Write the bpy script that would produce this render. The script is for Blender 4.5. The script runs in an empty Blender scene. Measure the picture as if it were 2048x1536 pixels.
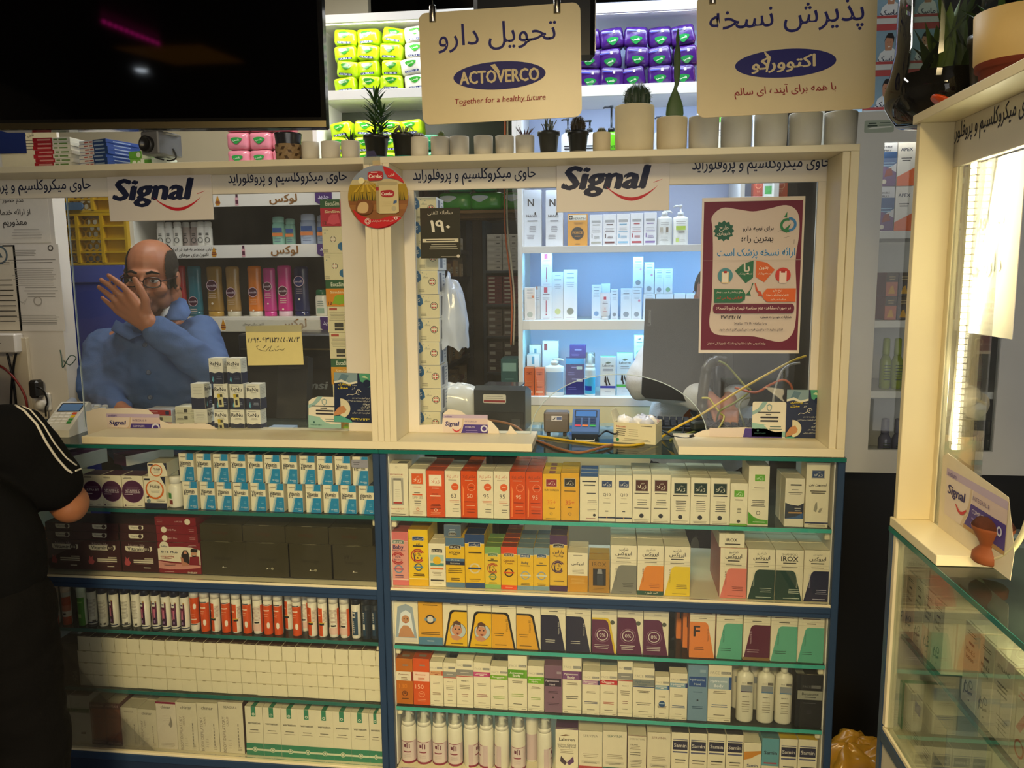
import bpy,math,random
from mathutils import Vector,Matrix,noise
from mathutils.bvhtree import BVHTree
PI=math.pi
SC=bpy.context.scene
COL=SC.collection
rnd=random.Random(7)
# ------------------------------------------------------------------ camera
FOC=1560.0
CAM_POS=Vector((0,-1.95,1.55))
_p,_y,_r=0.136154642,0.118695253,-0.008256992
_f=Vector((-math.sin(_y)*math.cos(_p),math.cos(_y)*math.cos(_p),-math.sin(_p)))
_rt=Vector((math.cos(_y),math.sin(_y),0));_up=_rt.cross(_f)
RT=math.cos(_r)*_rt+math.sin(_r)*_up
UP=-math.sin(_r)*_rt+math.cos(_r)*_up
FW=_f
cd=bpy.data.cameras.new('camera');cam=bpy.data.objects.new('camera',cd);COL.objects.link(cam)
cd.sensor_width=36;cd.lens=FOC/2048*36;cd.clip_start=.05;cd.clip_end=60
m=Matrix.Identity(4)
for i in range(3):
 m[i][0],m[i][1],m[i][2],m[i][3]=RT[i],UP[i],-FW[i],CAM_POS[i]
cam.matrix_world=m
SC.camera=cam
def ray(px,py):
 return RT*((px-1024)/FOC)-UP*((py-768)/FOC)+FW
def at(px,py,Y=None,X=None,Z=None):
 """the point where the sight line of a photo pixel meets the plane y=Y, x=X or z=Z"""
 d=ray(px,py)
 if Y is not None:t=(Y-CAM_POS.y)/d.y
 elif X is not None:t=(X-CAM_POS.x)/d.x
 else:t=(Z-CAM_POS.z)/d.z
 return CAM_POS+d*t
# ------------------------------------------------------------------ world, lights, exposure
SC.view_settings.view_transform='Standard';SC.view_settings.look='None'
SC.view_settings.exposure=0.0;SC.view_settings.gamma=1.0
SC.view_settings.use_curve_mapping=False
SC.cycles.transparent_max_bounces=32
SC.cycles.max_bounces=8
SC.cycles.sample_clamp_indirect=4
wd=bpy.data.worlds.new('world');SC.world=wd;wd.use_nodes=True
wd.node_tree.nodes['Background'].inputs[0].default_value=(.95,.9,.85,1)
wd.node_tree.nodes['Background'].inputs[1].default_value=.05
def area(name,loc,target,sx,sy,power,col,spread=PI):
 l=bpy.data.lights.new(name,'AREA');l.shape='RECTANGLE';l.size=sx;l.size_y=sy
 l.energy=power;l.color=col;l.spread=spread
 o=bpy.data.objects.new(name,l);COL.objects.link(o);o.location=loc
 o.rotation_euler=(Vector(target)-Vector(loc)).to_track_quat('-Z','Y').to_euler()
 return o
WARM=(1,.77,.40);COOL=(.62,.8,1);WHITE=(1,.95,.86)
area('shop_lamp_light',(-.25,-3.0,2.62),(-.48,0,.22),.5,.4,14.5,WARM,1.10)
area('aisle_fill_light',(-.1,-1.5,2.74),(.62,-.55,.9),.3,.3,3,WARM,1.2)  # added fill for the face of the aisle case, not a fitting
area('door_daylight',(.4,-4.2,1.35),(0,0,1.3),4.2,2.3,64,(1,.96,.9))
area('staff_lamp_light',(-1.25,.30,2.76),(-1.3,.34,1),.9,.16,13,WHITE)
area('staff_lamp_light_two',(.1,.62,2.75),(.1,.7,1),1.1,.3,16,(.85,.92,1))
area('store_lamp_light',(-.5,2.1,2.6),(-.5,2.2,1),.5,.5,5,WHITE)
# ------------------------------------------------------------------ materials
def lin(h):
 h=h.lstrip('#')
 if len(h) == 3:h=''.join(c*2 for c in h)
 out=[]
 for i in (0,2,4):
  c=int(h[i:i+2],16)/255
  out.append(c/12.92 if c <= .04045 else ((c+.055)/1.055)**2.4)
 return (*out,1)
_mats={}
KIND={  # roughness, specular, metallic, noise scale, noise amount, bump
 'card':(.42,.45,0,60,.05,.02),'gloss':(.12,.5,0,30,.03,0),'film':(.22,.6,0,26,.10,.25),
 'paint':(.38,.45,0,9,.05,.03),'plastic':(.32,.5,0,40,.04,.02),'matte':(.85,.2,0,40,.08,.08),
 'cloth':(.9,.15,0,220,.10,.25),'skin':(.48,.4,0,35,.10,.12),'metal':(.25,.5,1,60,.05,0),
 'ceramic':(.6,.35,0,14,.14,.08),'wood':(.55,.3,0,12,.25,.1),'leaf':(.45,.4,0,30,.25,.1),
 'ink':(.5,.3,0,80,.02,0),'floor':(.3,.5,0,6,.15,.03),'soil':(.95,.1,0,60,.5,.6)}
def M(hexc,kind='card',rough=None):
 k=(hexc,kind,rough)
 if k in _mats:return _mats[k]
 mt=bpy.data.materials.new(kind+'_'+hexc.lstrip('#'));mt.use_nodes=True
 nt=mt.node_tree;b=nt.nodes['Principled BSDF']
 ro,sp,me,sc,am,bu=KIND[kind]
 c=lin(hexc)
 tc=nt.nodes.new('ShaderNodeTexCoord');nz=nt.nodes.new('ShaderNodeTexNoise')
 nz.inputs['Scale'].default_value=sc;nz.inputs['Detail'].default_value=4
 nt.links.new(tc.outputs['Object'],nz.inputs['Vector'])
 mx=nt.nodes.new('ShaderNodeMix');mx.data_type='RGBA'
 mx.inputs['A'].default_value=tuple(v*(1-am) for v in c[:3])+(1,)
 mx.inputs['B'].default_value=tuple(min(1,v*(1+am)) for v in c[:3])+(1,)
 nt.links.new(nz.outputs['Fac'],mx.inputs['Factor']);nt.links.new(mx.outputs['Result'],b.inputs['Base Color'])
 b.inputs['Roughness'].default_value=ro if rough is None else rough
 b.inputs['Specular IOR Level'].default_value=sp;b.inputs['Metallic'].default_value=me
 if bu:
  bp=nt.nodes.new('ShaderNodeBump');bp.inputs['Strength'].default_value=bu;bp.inputs['Distance'].default_value=.004
  nt.links.new(nz.outputs['Fac'],bp.inputs['Height']);nt.links.new(bp.outputs['Normal'],b.inputs['Normal'])
 if kind == 'skin':
  b.inputs['Subsurface Weight'].default_value=.12;b.inputs['Subsurface Radius'].default_value=(.012,.004,.002)
 _mats[k]=mt
 return mt
def glow(name,hexc,strength):
 k=('glow',hexc,strength)
 if k in _mats:return _mats[k]
 mt=bpy.data.materials.new(name);mt.use_nodes=True;nt=mt.node_tree
 b=nt.nodes['Principled BSDF'];b.inputs['Base Color'].default_value=lin(hexc)
 b.inputs['Emission Color'].default_value=lin(hexc);b.inputs['Emission Strength'].default_value=strength
 nz=nt.nodes.new('ShaderNodeTexNoise');nz.inputs['Scale'].default_value=50
 nt.links.new(nz.outputs['Fac'],b.inputs['Roughness'])
 _mats[k]=mt;return mt
def glassy(name,tint,refl,rough=.02,haze=0.0,hazecol='#ffffff'):
 """thin clear sheet: see-through with a fresnel reflection, a tint, and a little dust"""
 mt=bpy.data.materials.new(name);mt.use_nodes=True;nt=mt.node_tree
 for n in list(nt.nodes):
  if n.type == 'BSDF_PRINCIPLED':nt.nodes.remove(n)
 out=[n for n in nt.nodes if n.type == 'OUTPUT_MATERIAL'][0]
 tr=nt.nodes.new('ShaderNodeBsdfTransparent');tr.inputs[0].default_value=lin(tint)
 gl=nt.nodes.new('ShaderNodeBsdfGlossy');gl.inputs['Roughness'].default_value=rough
 fr=nt.nodes.new('ShaderNodeFresnel');fr.inputs[0].default_value=1.45
 mu=nt.nodes.new('ShaderNodeMath');mu.operation='MULTIPLY';mu.inputs[1].default_value=refl;mu.use_clamp=True
 nt.links.new(fr.outputs[0],mu.inputs[0])
 mx=nt.nodes.new('ShaderNodeMixShader')
 nt.links.new(mu.outputs[0],mx.inputs[0]);nt.links.new(tr.outputs[0],mx.inputs[1]);nt.links.new(gl.outputs[0],mx.inputs[2])
 last=mx
 if haze:
  df=nt.nodes.new('ShaderNodeBsdfDiffuse');df.inputs[0].default_value=lin(hazecol)
  nz=nt.nodes.new('ShaderNodeTexNoise');nz.inputs['Scale'].default_value=7;nz.inputs['Detail'].default_value=8
  tc=nt.nodes.new('ShaderNodeTexCoord');nt.links.new(tc.outputs['Object'],nz.inputs['Vector'])
  m2=nt.nodes.new('ShaderNodeMath');m2.operation='MULTIPLY';m2.inputs[1].default_value=haze
  nt.links.new(nz.outputs['Fac'],m2.inputs[0])
  mx2=nt.nodes.new('ShaderNodeMixShader')
  nt.links.new(m2.outputs[0],mx2.inputs[0]);nt.links.new(last.outputs[0],mx2.inputs[1]);nt.links.new(df.outputs[0],mx2.inputs[2])
  last=mx2
 nt.links.new(last.outputs[0],out.inputs['Surface'])
 return mt
G_PANE=glassy('clear_pane','#fbfdfd',.6,.01,.035)
G_CASE=glassy('case_glass','#fcfefd',.8,.01,.02)
G_SHELF=glassy('shelf_glass','#eef8f4',1.0,.03,.04,'#b8d8cc')
G_EDGE=M('#1f6a62','gloss')
G_EDGE2=M('#3fae9f','gloss')
G_CLEAR=glassy('clear_plastic','#eef0ee',1.6,.12,.16)
G_BAG=glassy('thin_film','#d9dbe0',1.6,.25,.5)
G_BOWL=glassy('bowl_glass','#dfe6dc',1.4,.01,.03)
# ------------------------------------------------------------------ mesh collector
class MB:
 def __init__(s):s.v=[];s.f=[];s.m=[];s.sm=[];s.mats=[]
 def mi(s,m):
  if m not in s.mats:s.mats.append(m)
  return s.mats.index(m)
 def face(s,pts,m,sm=False):
  n=len(s.v);s.v += [tuple(p) for p in pts];s.f.append(tuple(range(n,n+len(pts))));s.m.append(s.mi(m));s.sm.append(sm)
 def add(s,vs,fs,m,sm=False):
  n=len(s.v);s.v += [tuple(p) for p in vs];k=s.mi(m) if not isinstance(m,list) else None
  for i,f in enumerate(fs):
   s.f.append(tuple(n+j for j in f));s.m.append(k if k is not None else s.mi(m[i]));s.sm.append(sm)
 def box(s,a,b,m,bev=0.0,top=None,front=None,xf=None):
  """an axis-aligned box, its edges bevelled by bev; top/front may have a material of their own"""
  x0,y0,z0=a;x1,y1,z1=b
  e=min(bev,(x1-x0)*.45,(y1-y0)*.45,(z1-z0)*.45)
  T=top or m;Fm=front or m
  if e <= 0:
   v=[(x0,y0,z0),(x1,y0,z0),(x1,y1,z0),(x0,y1,z0),(x0,y0,z1),(x1,y0,z1),(x1,y1,z1),(x0,y1,z1)]
   f=[(0,3,2,1),(4,5,6,7),(0,1,5,4),(1,2,6,5),(2,3,7,6),(3,0,4,7)]
   mm=[m,T,Fm,m,m,m]
  else:
   v=[];X=(x0,x1);Y=(y0,y1);Z=(z0,z1)
   idx={}
   for i in (0,1):
    for j in (0,1):
     for k in (0,1):
      sx,sy,sz=(e if i == 0 else-e),(e if j == 0 else-e),(e if k == 0 else-e)
      idx[i,j,k,0]=len(v);v.append((X[i],Y[j]+sy,Z[k]+sz))
      idx[i,j,k,1]=len(v);v.append((X[i]+sx,Y[j],Z[k]+sz))
      idx[i,j,k,2]=len(v);v.append((X[i]+sx,Y[j]+sy,Z[k]))
   f=[];mm=[]
   def q(l,mat):
    f.append(tuple(l));mm.append(mat)
   I=lambda i,j,k,a_:idx[i,j,k,a_]
   q([I(0,0,0,0),I(0,0,1,0),I(0,1,1,0),I(0,1,0,0)],m);q([I(1,0,0,0),I(1,1,0,0),I(1,1,1,0),I(1,0,1,0)],m)
   q([I(0,0,0,1),I(1,0,0,1),I(1,0,1,1),I(0,0,1,1)],Fm);q([I(0,1,0,1),I(0,1,1,1),I(1,1,1,1),I(1,1,0,1)],m)
   q([I(0,0,0,2),I(0,1,0,2),I(1,1,0,2),I(1,0,0,2)],m);q([I(0,0,1,2),I(1,0,1,2),I(1,1,1,2),I(0,1,1,2)],T)
   for i in (0,1):
    for j in (0,1):
     q([I(i,j,0,0),I(i,j,0,1),I(i,j,1,1),I(i,j,1,0)],m)
     q([I(i,0,j,0),I(i,0,j,2),I(i,1,j,2),I(i,1,j,0)],m)
     q([I(0,i,j,1),I(0,i,j,2),I(1,i,j,2),I(1,i,j,1)],m)
   for i in (0,1):
    for j in (0,1):
     for k in (0,1):
      q([I(i,j,k,0),I(i,j,k,1),I(i,j,k,2)],m)
  if xf:v=[xf @ Vector(p) for p in v]
  s.add(v,f,mm)
 def lathe(s,prof,m,n=20,c=(0,0,0),sx=1,sy=1,xf=None,cap=True):
  """prof: (radius, z[, material]) from bottom to top"""
  v=[];f=[];mm=[];N=len(prof)
  for p in prof:
   for k in range(n):
    a=2*PI*k/n
    v.append((c[0]+p[0]*sx*math.cos(a),c[1]+p[0]*sy*math.sin(a),c[2]+p[1]))
  for i in range(N-1):
   mt=prof[i][2] if len(prof[i])>2 else m
   for k in range(n):
    k2=(k+1) % n
    f.append((i*n+k,i*n+k2,(i+1)*n+k2,(i+1)*n+k));mm.append(mt)
  if cap:
   if prof[0][0]>1e-6:f.append(tuple(range(n-1,-1,-1)));mm.append(mm[0] if mm else m)
   if prof[-1][0]>1e-6:f.append(tuple((N-1)*n+k for k in range(n)));mm.append(mm[-2] if mm else m)
  if xf:v=[xf @ Vector(p) for p in v]
  s.add(v,f,mm,True)
 def tube(s,path,r,m,n=8,closed=False):
  path=[Vector(p) for p in path];N=len(path)
  rs=r if isinstance(r,(list,tuple)) else [r]*N
  v=[];f=[];prev=None
  for i,p in enumerate(path):
   if closed:t=path[(i+1) % N]-path[i-1]
   else:t=path[min(i+1,N-1)]-path[max(i-1,0)]
   if t.length<1e-9:t=Vector((0,0,1))
   t.normalize()
   if prev is None:
    a=Vector((0,0,1)) if abs(t.z)<.9 else Vector((1,0,0))
    prev=(a-t*a.dot(t)).normalized()
   else:
    prev=prev-t*prev.dot(t)
    prev=prev.normalized() if prev.length>1e-6 else t.orthogonal().normalized()
   b=t.cross(prev)
   for k in range(n):
    a=2*PI*k/n
    v.append(p+(prev*math.cos(a)+b*math.sin(a))*rs[i])
  R_=N if closed else N-1
  for i in range(R_):
   j=(i+1) % N
   for k in range(n):
    k2=(k+1) % n
    f.append((i*n+k,i*n+k2,j*n+k2,j*n+k))
  if not closed:
   f.append(tuple(range(n-1,-1,-1)));f.append(tuple((N-1)*n+k for k in range(n)))
  s.add(v,f,m,True)
 def ball(s,c,r,m,nu=16,nv=10,xf=None):
  if not isinstance(r,(tuple,list)):r=(r,r,r)
  v=[];f=[]
  for i in range(nv+1):
   th=PI*i/nv
   for k in range(nu):
    a=2*PI*k/nu
    p=Vector((r[0]*math.sin(th)*math.cos(a),r[1]*math.sin(th)*math.sin(a),r[2]*math.cos(th)))
    if xf:p=xf @ p
    v.append((c[0]+p[0],c[1]+p[1],c[2]+p[2]))
  for i in range(nv):
   for k in range(nu):
    k2=(k+1) % nu
    f.append((i*nu+k,(i+1)*nu+k,(i+1)*nu+k2,i*nu+k2))
  s.add(v,f,m,True)
 def prism(s,pts,y0,y1,m,front=None,o=(0,0,0),u=(1,0,0),w=(0,0,1),d=(0,1,0)):
  """2-D outline pts (u, w) extruded along d from y0 to y1"""
  o,u,w,d=map(Vector,(o,u,w,d));n=len(pts)
  v=[o+u*a+w*b+d*y0 for a,b in pts]+[o+u*a+w*b+d*y1 for a,b in pts]
  f=[tuple(range(n)),tuple(range(2*n-1,n-1,-1))]+[(i,i+n,(i+1) % n+n,(i+1) % n) for i in range(n)]
  s.add(v,f,[front or m]+[m]*(n+1))
 def build(s,name,parent=None,loc=None,rot=None):
  me=bpy.data.meshes.new(name);me.from_pydata(s.v,[],s.f)
  for m_ in s.mats:me.materials.append(m_)
  me.polygons.foreach_set('material_index',s.m);me.polygons.foreach_set('use_smooth',s.sm);me.update()
  o=bpy.data.objects.new(name,me);COL.objects.link(o)
  if parent:o.parent=parent
  if loc is not None:o.location=loc
  if rot is not None:o.rotation_euler=rot if isinstance(rot,(tuple,list)) else (0,0,rot)
  return o
def tag(o,label,cat,group=None,kind=None):
 o['label']=label;o['category']=cat
 if group:o['group']=group
 if kind:o['kind']=kind
 return o
def empty(name,loc,rz=0):
 o=bpy.data.objects.new(name,None);COL.objects.link(o);o.location=loc;o.rotation_euler=(0,0,rz);o.empty_display_size=.02
 return o
def struct(o):o['kind']='structure';return o
def kids(o):return [c for c in bpy.data.objects if c.parent == o]
def dup(o,loc=None,label=None,group=None,rot=None,scale=None):
 c=o.copy();COL.objects.link(c)
 if loc is not None:c.location=loc
 if rot is not None:c.rotation_euler=rot
 if scale is not None:c.scale=scale
 if label:c['label']=label
 if group:c['group']=group
 for k in kids(o):
  d=k.copy();COL.objects.link(d);d.parent=c
  for g in kids(k):
   e=g.copy();COL.objects.link(e);e.parent=d
 return c
ORD='first second third fourth fifth sixth seventh eighth ninth tenth eleventh twelfth thirteenth fourteenth fifteenth sixteenth seventeenth eighteenth nineteenth twentieth twenty-first twenty-second twenty-third twenty-fourth twenty-fifth twenty-sixth twenty-seventh twenty-eighth twenty-ninth thirtieth'.split()
# ------------------------------------------------------------------ lettering
_FA={'ا':(0xFE8D,),'آ':(0xFE81,),'د':(0xFEA9,),'ذ':(0xFEAB,),'ر':(0xFEAD,),'ز':(0xFEAF,),'ژ':(0xFB8A,),'و':(0xFEED,)}
_FA2={'ب':0xFE8F,'پ':0xFB56,'ت':0xFE95,'ث':0xFE99,'ج':0xFE9D,'چ':0xFB7A,'ح':0xFEA1,'خ':0xFEA5,'س':0xFEB1,'ش':0xFEB5,'ص':0xFEB9,'ض':0xFEBD,
  'ط':0xFEC1,'ظ':0xFEC5,'ع':0xFEC9,'غ':0xFECD,'ف':0xFED1,'ق':0xFED5,'ک':0xFB8E,'گ':0xFB92,'ل':0xFEDD,'م':0xFEE1,'ن':0xFEE5,'ه':0xFEE9,'ی':0xFBFC,'ئ':0xFE89}
def fa(t):
 """Persian text as joined letter forms in the order they are set from left to right"""
 out=[];n=len(t);i=0;pj=False
 while i<n:
  c=t[i];nx=t[i+1] if i+1<n else ' '
  if c == 'ل' and nx == 'ا':
   out.append(chr(0xFEFC if pj else 0xFEFB));pj=False;i += 2;continue
  if c in _FA:out.append(chr(_FA[c][0]+(1 if pj else 0)));pj=False
  elif c in _FA2:
   b=_FA2[c];j=nx in _FA or nx in _FA2
   out.append(chr(b+(3 if pj and j else 1 if pj else 2 if j else 0)));pj=j
  else:out.append(c);pj=False
  i += 1
 s=''.join(reversed(out));res='';run=''
 for c in s:
  if c in '۰۱۲۳۴۵۶۷۸۹0123456789-.':run=c+run
  else:res += run+c;run=''
 return res+run
_txt={}
def glyphs(s,bold=0.0,shear=0.0):
 k=(s,bold,shear)
 if k in _txt:return _txt[k]
 c=bpy.data.curves.new('lettering','FONT');c.body=s;c.resolution_u=2;c.offset=bold;c.shear=shear
 o=bpy.data.objects.new('lettering',c);COL.objects.link(o)
 me=bpy.data.meshes.new_from_object(o.evaluated_get(bpy.context.evaluated_depsgraph_get()))
 v=[(p.co.x,p.co.y) for p in me.vertices];f=[tuple(p.vertices) for p in me.polygons]
 bpy.data.objects.remove(o);bpy.data.curves.remove(c);bpy.data.meshes.remove(me)
 x0=min(p[0] for p in v);x1=max(p[0] for p in v);y0=min(p[1] for p in v);y1=max(p[1] for p in v)
 v=[(p[0]-(x0+x1)/2,p[1]-(y0+y1)/2) for p in v]
 _txt[k]=(v,f,x1-x0,y1-y0);return _txt[k]
class Face:
 """a flat printed face: 2-D marks (u across, v up, in metres) laid a hair above it, each later mark above the one before"""
 def __init__(s,mb,o,u=(1,0,0),v=(0,0,1),n=(0,-1,0),w=1.0,h=1.0,lift=.0003,step=.00012):
  s.mb=mb;s.o,s.u,s.v,s.n=Vector(o),Vector(u),Vector(v),Vector(n);s.w,s.h=w,h;s.l=lift;s.st=step
 def pt(s,a,b):return s.o+s.u*(a*s.w)+s.v*(b*s.h)+s.n*s.l
 def poly(s,pts,col,kind='ink'):
  s.mb.face([s.pt(a,b) for a,b in pts],M(col,kind) if isinstance(col,str) else col);s.l += s.st
 def rect(s,a0,b0,a1,b1,col,kind='ink'):s.poly([(a0,b0),(a1,b0),(a1,b1),(a0,b1)],col,kind)
 def circ(s,a,b,r,col,n=20,asp=None,r0=0.0,t0=0.0,t1=2*PI):
  """disc, ring (r0) or arc; r in units of width"""
  ry=r*s.w/s.h*(asp or 1);k=r0/r if r else 0
  full=abs(t1-t0-2*PI)<1e-6
  ang=[t0+(t1-t0)*i/n for i in range(n if full else n+1)]
  P=[(a+r*math.cos(t),b+ry*math.sin(t)) for t in ang]
  if r0 <= 0:
   s.poly(P if full else P+[(a,b)],col);return
  Q=[(a+r*k*math.cos(t),b+ry*k*math.sin(t)) for t in ang]
  N=len(ang);vs=[s.pt(*p) for p in P+Q]
  s.mb.add(vs,[(i,(i+1) % N,N+(i+1) % N,N+i) for i in range(N if full else N-1)],M(col,'ink'));s.l += s.st
 def text(s,t,a,b,w=None,h=None,col='#1d1b20',bold=0.0,shear=0.0,rot=0.0):
  """w, h: size as shares of the face; one alone keeps the letters' proportions; bold lays shifted copies of the strokes"""
  v,f,tw,th=glyphs(t,0.0,shear)
  W=w*s.w if w else None;Hh=h*s.h if h else None
  if rot:W,Hh=(w*s.h if w else None),(h*s.w if h else None)
  sx=W/(tw+2*bold) if W else Hh/(th+bold);sy=Hh/(th+bold) if Hh else sx
  ca,sa=math.cos(rot),math.sin(rot)
  offs=[(0,0)] if not bold else [(-bold,0),(bold,0),(0,bold*.5),(0,-bold*.5)] if bold<.04 else [(-bold,0),(-bold*.33,bold*.5),(bold*.33,-bold*.5),(bold,0)]
  for ox,oy in offs:
   pts=[]
   for x,y in v:
    x=(x+ox)*sx;y=(y+oy)*sy
    pts.append(s.o+s.u*(a*s.w+x*ca-y*sa)+s.v*(b*s.h+x*sa+y*ca)+s.n*s.l)
   s.mb.add(pts,f,M(col,'ink'));s.l += s.st*.3
  s.l += s.st
 def lines(s,a0,a1,b,n,db,col,th=.012,rag=.25):
  """small print too small to read in the photo: bars of uneven length"""
  for i in range(n):
   k=rag*rnd.random()*(a1-a0)
   s.mb.face([s.pt(x,y) for x,y in ((a0+k/2,b-i*db),(a1-k/2,b-i*db),(a1-k/2,b-i*db+th),(a0+k/2,b-i*db+th))],M(col,'ink'))
  s.l += s.st
 def stroke(s,pts,wd,col):
  """a pen line of width wd (metres)"""
  Q=[Vector((a*s.w,b*s.h)) for a,b in pts];L=[];R_=[]
  for i,q in enumerate(Q):
   t=Q[min(i+1,len(Q)-1)]-Q[max(i-1,0)]
   t=t.normalized() if t.length>1e-9 else Vector((1,0));nn=Vector((-t.y,t.x))*wd/2
   L.append(q+nn);R_.append(q-nn)
  vs=[s.o+s.u*p.x+s.v*p.y+s.n*s.l for p in L+R_];N=len(Q)
  s.mb.add(vs,[(i,i+1,N+i+1,N+i) for i in range(N-1)],M(col,'ink'));s.l += s.st
def rrect(w,h,r,n=5,o=(0,0)):
 """rounded rectangle outline, counter-clockwise from the lower left"""
 P=[]
 for cx,cy,a0 in ((w-r,r,-PI/2),(w-r,h-r,0),(r,h-r,PI/2),(r,r,PI)):
  for i in range(n+1):
   a=a0+PI/2*i/n;P.append((o[0]+cx+r*math.cos(a),o[1]+cy+r*math.sin(a)))
 return P
def arc3(a,b,sag,n=10,down=(0,0,-1)):
 a,b,d=Vector(a),Vector(b),Vector(down)
 return [a.lerp(b,i/n)+d*(sag*4*(i/n)*(1-i/n)) for i in range(n+1)]
def spline(pts,k=6):
 pts=[Vector(p) for p in pts];out=[]
 for i in range(len(pts)-1):
  p0,p1,p2,p3=pts[max(i-1,0)],pts[i],pts[i+1],pts[min(i+2,len(pts)-1)]
  for j in range(k):
   t=j/k
   out.append(.5*((2*p1)+(p2-p0)*t+(2*p0-5*p1+4*p2-p3)*t*t+(3*p1-p0-3*p2+p3)*t**3))
 out.append(pts[-1]);return out
# ------------------------------------------------------------------ the room
def slab(name,a,b,m,kind='structure'):
 q=MB();q.box(a,b,m);o=q.build(name);o['kind']=kind;return o
slab('floor',(-3.2,-4.4,-.1),(2.6,3.6,0),M('#6b5f4c','floor'))
slab('ceiling',(-3.2,-4.4,2.8),(2.6,3.6,2.9),M('#191713','paint'))
slab('wall_back',(-3.2,3.5,0),(2.6,3.6,2.8),M('#4b4640','paint'))
slab('wall_left',(-3.2,-4.4,0),(-3.1,3.5,2.8),M('#8d8270','paint'))
slab('wall_right',(2.5,-4.4,0),(2.6,3.5,2.8),M('#6b6251','paint'))
slab('wall_front',(-3.1,-4.4,0),(2.5,-4.3,2.8),M('#54493a','paint'))
# white partition with notices beside the staff area, and the black panel under the white cabinet
WY=.42
xl=at(104,400,Y=WY).x
slab('wall_notice',(-3.1,WY,0),(xl,WY+.06,2.25),M('#d9d3c8','paint'))
slab('wall_black',(.66,.60,0),(2.5,.64,.93),M('#14130f','paint'))
slab('wall_store',(-.72,2.72,0),(.5,2.78,2.75),M('#33302b','paint'))
# ------------------------------------------------------------------ the two display cases
BLUE=M('#2b4160','paint');CREAM=M('#e6dcba','paint');WHT=M('#e4dfd2','paint')
ZT=1.095        # underside of the glass top
ZR0,ZR1=.689,.717
def px_z(px,py,Y=0):return at(px,py,Y=Y).z
ZS=dict(r1=px_z(1200,1044,.02),r2=.724,r3=px_z(1200,1307.5,.02),r4=px_z(1200,1433,.02),r5=.187+.006,
    l1=px_z(550,1024.5,.02),l2=.724,l3=px_z(430,1267,.02),l4=px_z(450,1389,.02),l5=.193)
XR0,XR1=at(758,905,Y=0).x,.590
XL0,XL1=-1.80,XR0-.001
def display_case(x0,x1,name,label,zs,zlow):
 t=empty(name,((x0+x1)/2,.24,0));ox,oy=(x0+x1)/2,.24
 tag(t,label,'display case','blue framed glass display cases')
 L=lambda x,y,z:(x-ox,y-oy,z)
 q=MB()
 pw=.018
 for a in (x0,x1-pw):
  for b in (0,.38):q.box(L(a,b,0),L(a+pw,b+.02,ZT),BLUE,.002)
 for b in (0,.38):
  q.box(L(x0+pw,b,ZR0),L(x1-pw,b+.02,ZR1),BLUE,.002)
  q.box(L(x0+pw,b,.165),L(x1-pw,b+.02,.187),BLUE,.002)
 q.box(L(x0+pw,0,ZR0+.012),L(x1-pw,-.0015,ZR0+.0135),M('#22344f','paint'))
 q.build('frame',t)
 for z,nm in ((ZR1,'shelf_board'),(.187,'base_board')):
  q=MB();q.box(L(x0+pw,.004,z-.004),L(x1-pw,.40,z+.006),CREAM,.001);q.build('shelf_board',t)
 q=MB();q.box(L(x0+pw,.006,0),L(x1-pw,.02,.165),M('#26344d','paint'));q.build('plinth',t)
 for a in (x0+pw,x1-pw-.003):
  q=MB();q.box(L(a,.02,.2),L(a+.003,.40,ZT),WHT);q.build('end_panel',t)
 q=MB();q.box(L(x0,-.004,ZT),L(x1,.42,ZT+.01),G_SHELF)
 q.box(L(x0,-.0055,ZT),L(x1,-.004,ZT+.01),G_EDGE);q.build('glass_top',t)
 for z in zs:
  q=MB();q.box(L(x0+pw+.004,.014,z-.010),L(x1-pw-.004,.38,z),G_SHELF)
  q.box(L(x0+pw+.004,.0125,z-.010),L(x1-pw-.004,.014,z),G_EDGE2 if x0>-1 else G_EDGE);q.build('glass_shelf',t)
  for a in (x0+pw+.003,x1-pw-.015):
   q=MB();q.box(L(a,.03,z-.034),L(a+.012,.046,z-.0105),CREAM,.002);q.build('shelf_bracket',t)
 for z0,z1 in ((ZR1+.008,ZT-.001),(.2,ZR0)):
  q=MB();q.box(L(x0+pw,.004,z0),L(x1-pw,.008,z1),G_CASE);q.build('front_pane',t)
 return t
display_case(XR0,XR1,'display_case','blue framed glass display case of skin creams and baby shampoos under the computer window',[ZS['r1'],ZS['r3'],ZS['r4']],0)
display_case(XL0,XL1,'display_case','blue framed glass display case of vitamins and white cartons behind the customer in black',[ZS['l1'],ZS['l3'],ZS['l4']],0)
# ------------------------------------------------------------------ the service screen on the counter
SW=M('#ddd6c6','paint');SWF=M('#e3d9b9','paint')
ZL0,ZL1,ZP0,ZP1=1.1055,1.126,1.834,1.850
YH=.13
scr=empty('service_screen',(-.4,.07,ZL0))
tag(scr,'white service screen with two glazed windows standing on the display cases','counter screen')
So=Vector((-.4,.07,ZL0))
def sbox(name,a,b,m,bev=.001,front=None,parent=scr):
 q=MB();q.box(Vector(a)-So,Vector(b)-So,m,bev,front=front);return q.build(name,parent)
XE=.586
xa=at(163,880,Y=0).x;xb=at(1064,890,Y=0).x;xc=at(1357,895,Y=0).x
XD0,XD1=at(731,480,Y=0).x,at(782,480,Y=0).x
sbox('ledge',(xa,0,ZL0),(xb,.17,ZL1),SWF);sbox('ledge',(xc,0,ZL0),(XE,.17,ZL1),SWF)
sbox('top_plank',(-1.95,0,ZP0),(XE,.18,ZP1),SWF)
dm=(XD0+XD1)/2
for a,b in ((XD0,XD0+.016),(XD0+.0165,XD0+.0325),(XD0+.033,XD0+.049),(XD0+.0495,XD1)):
 sbox('divider_panel',(a,.0,ZL1),(b,.17,ZP0),SWF)
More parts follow.
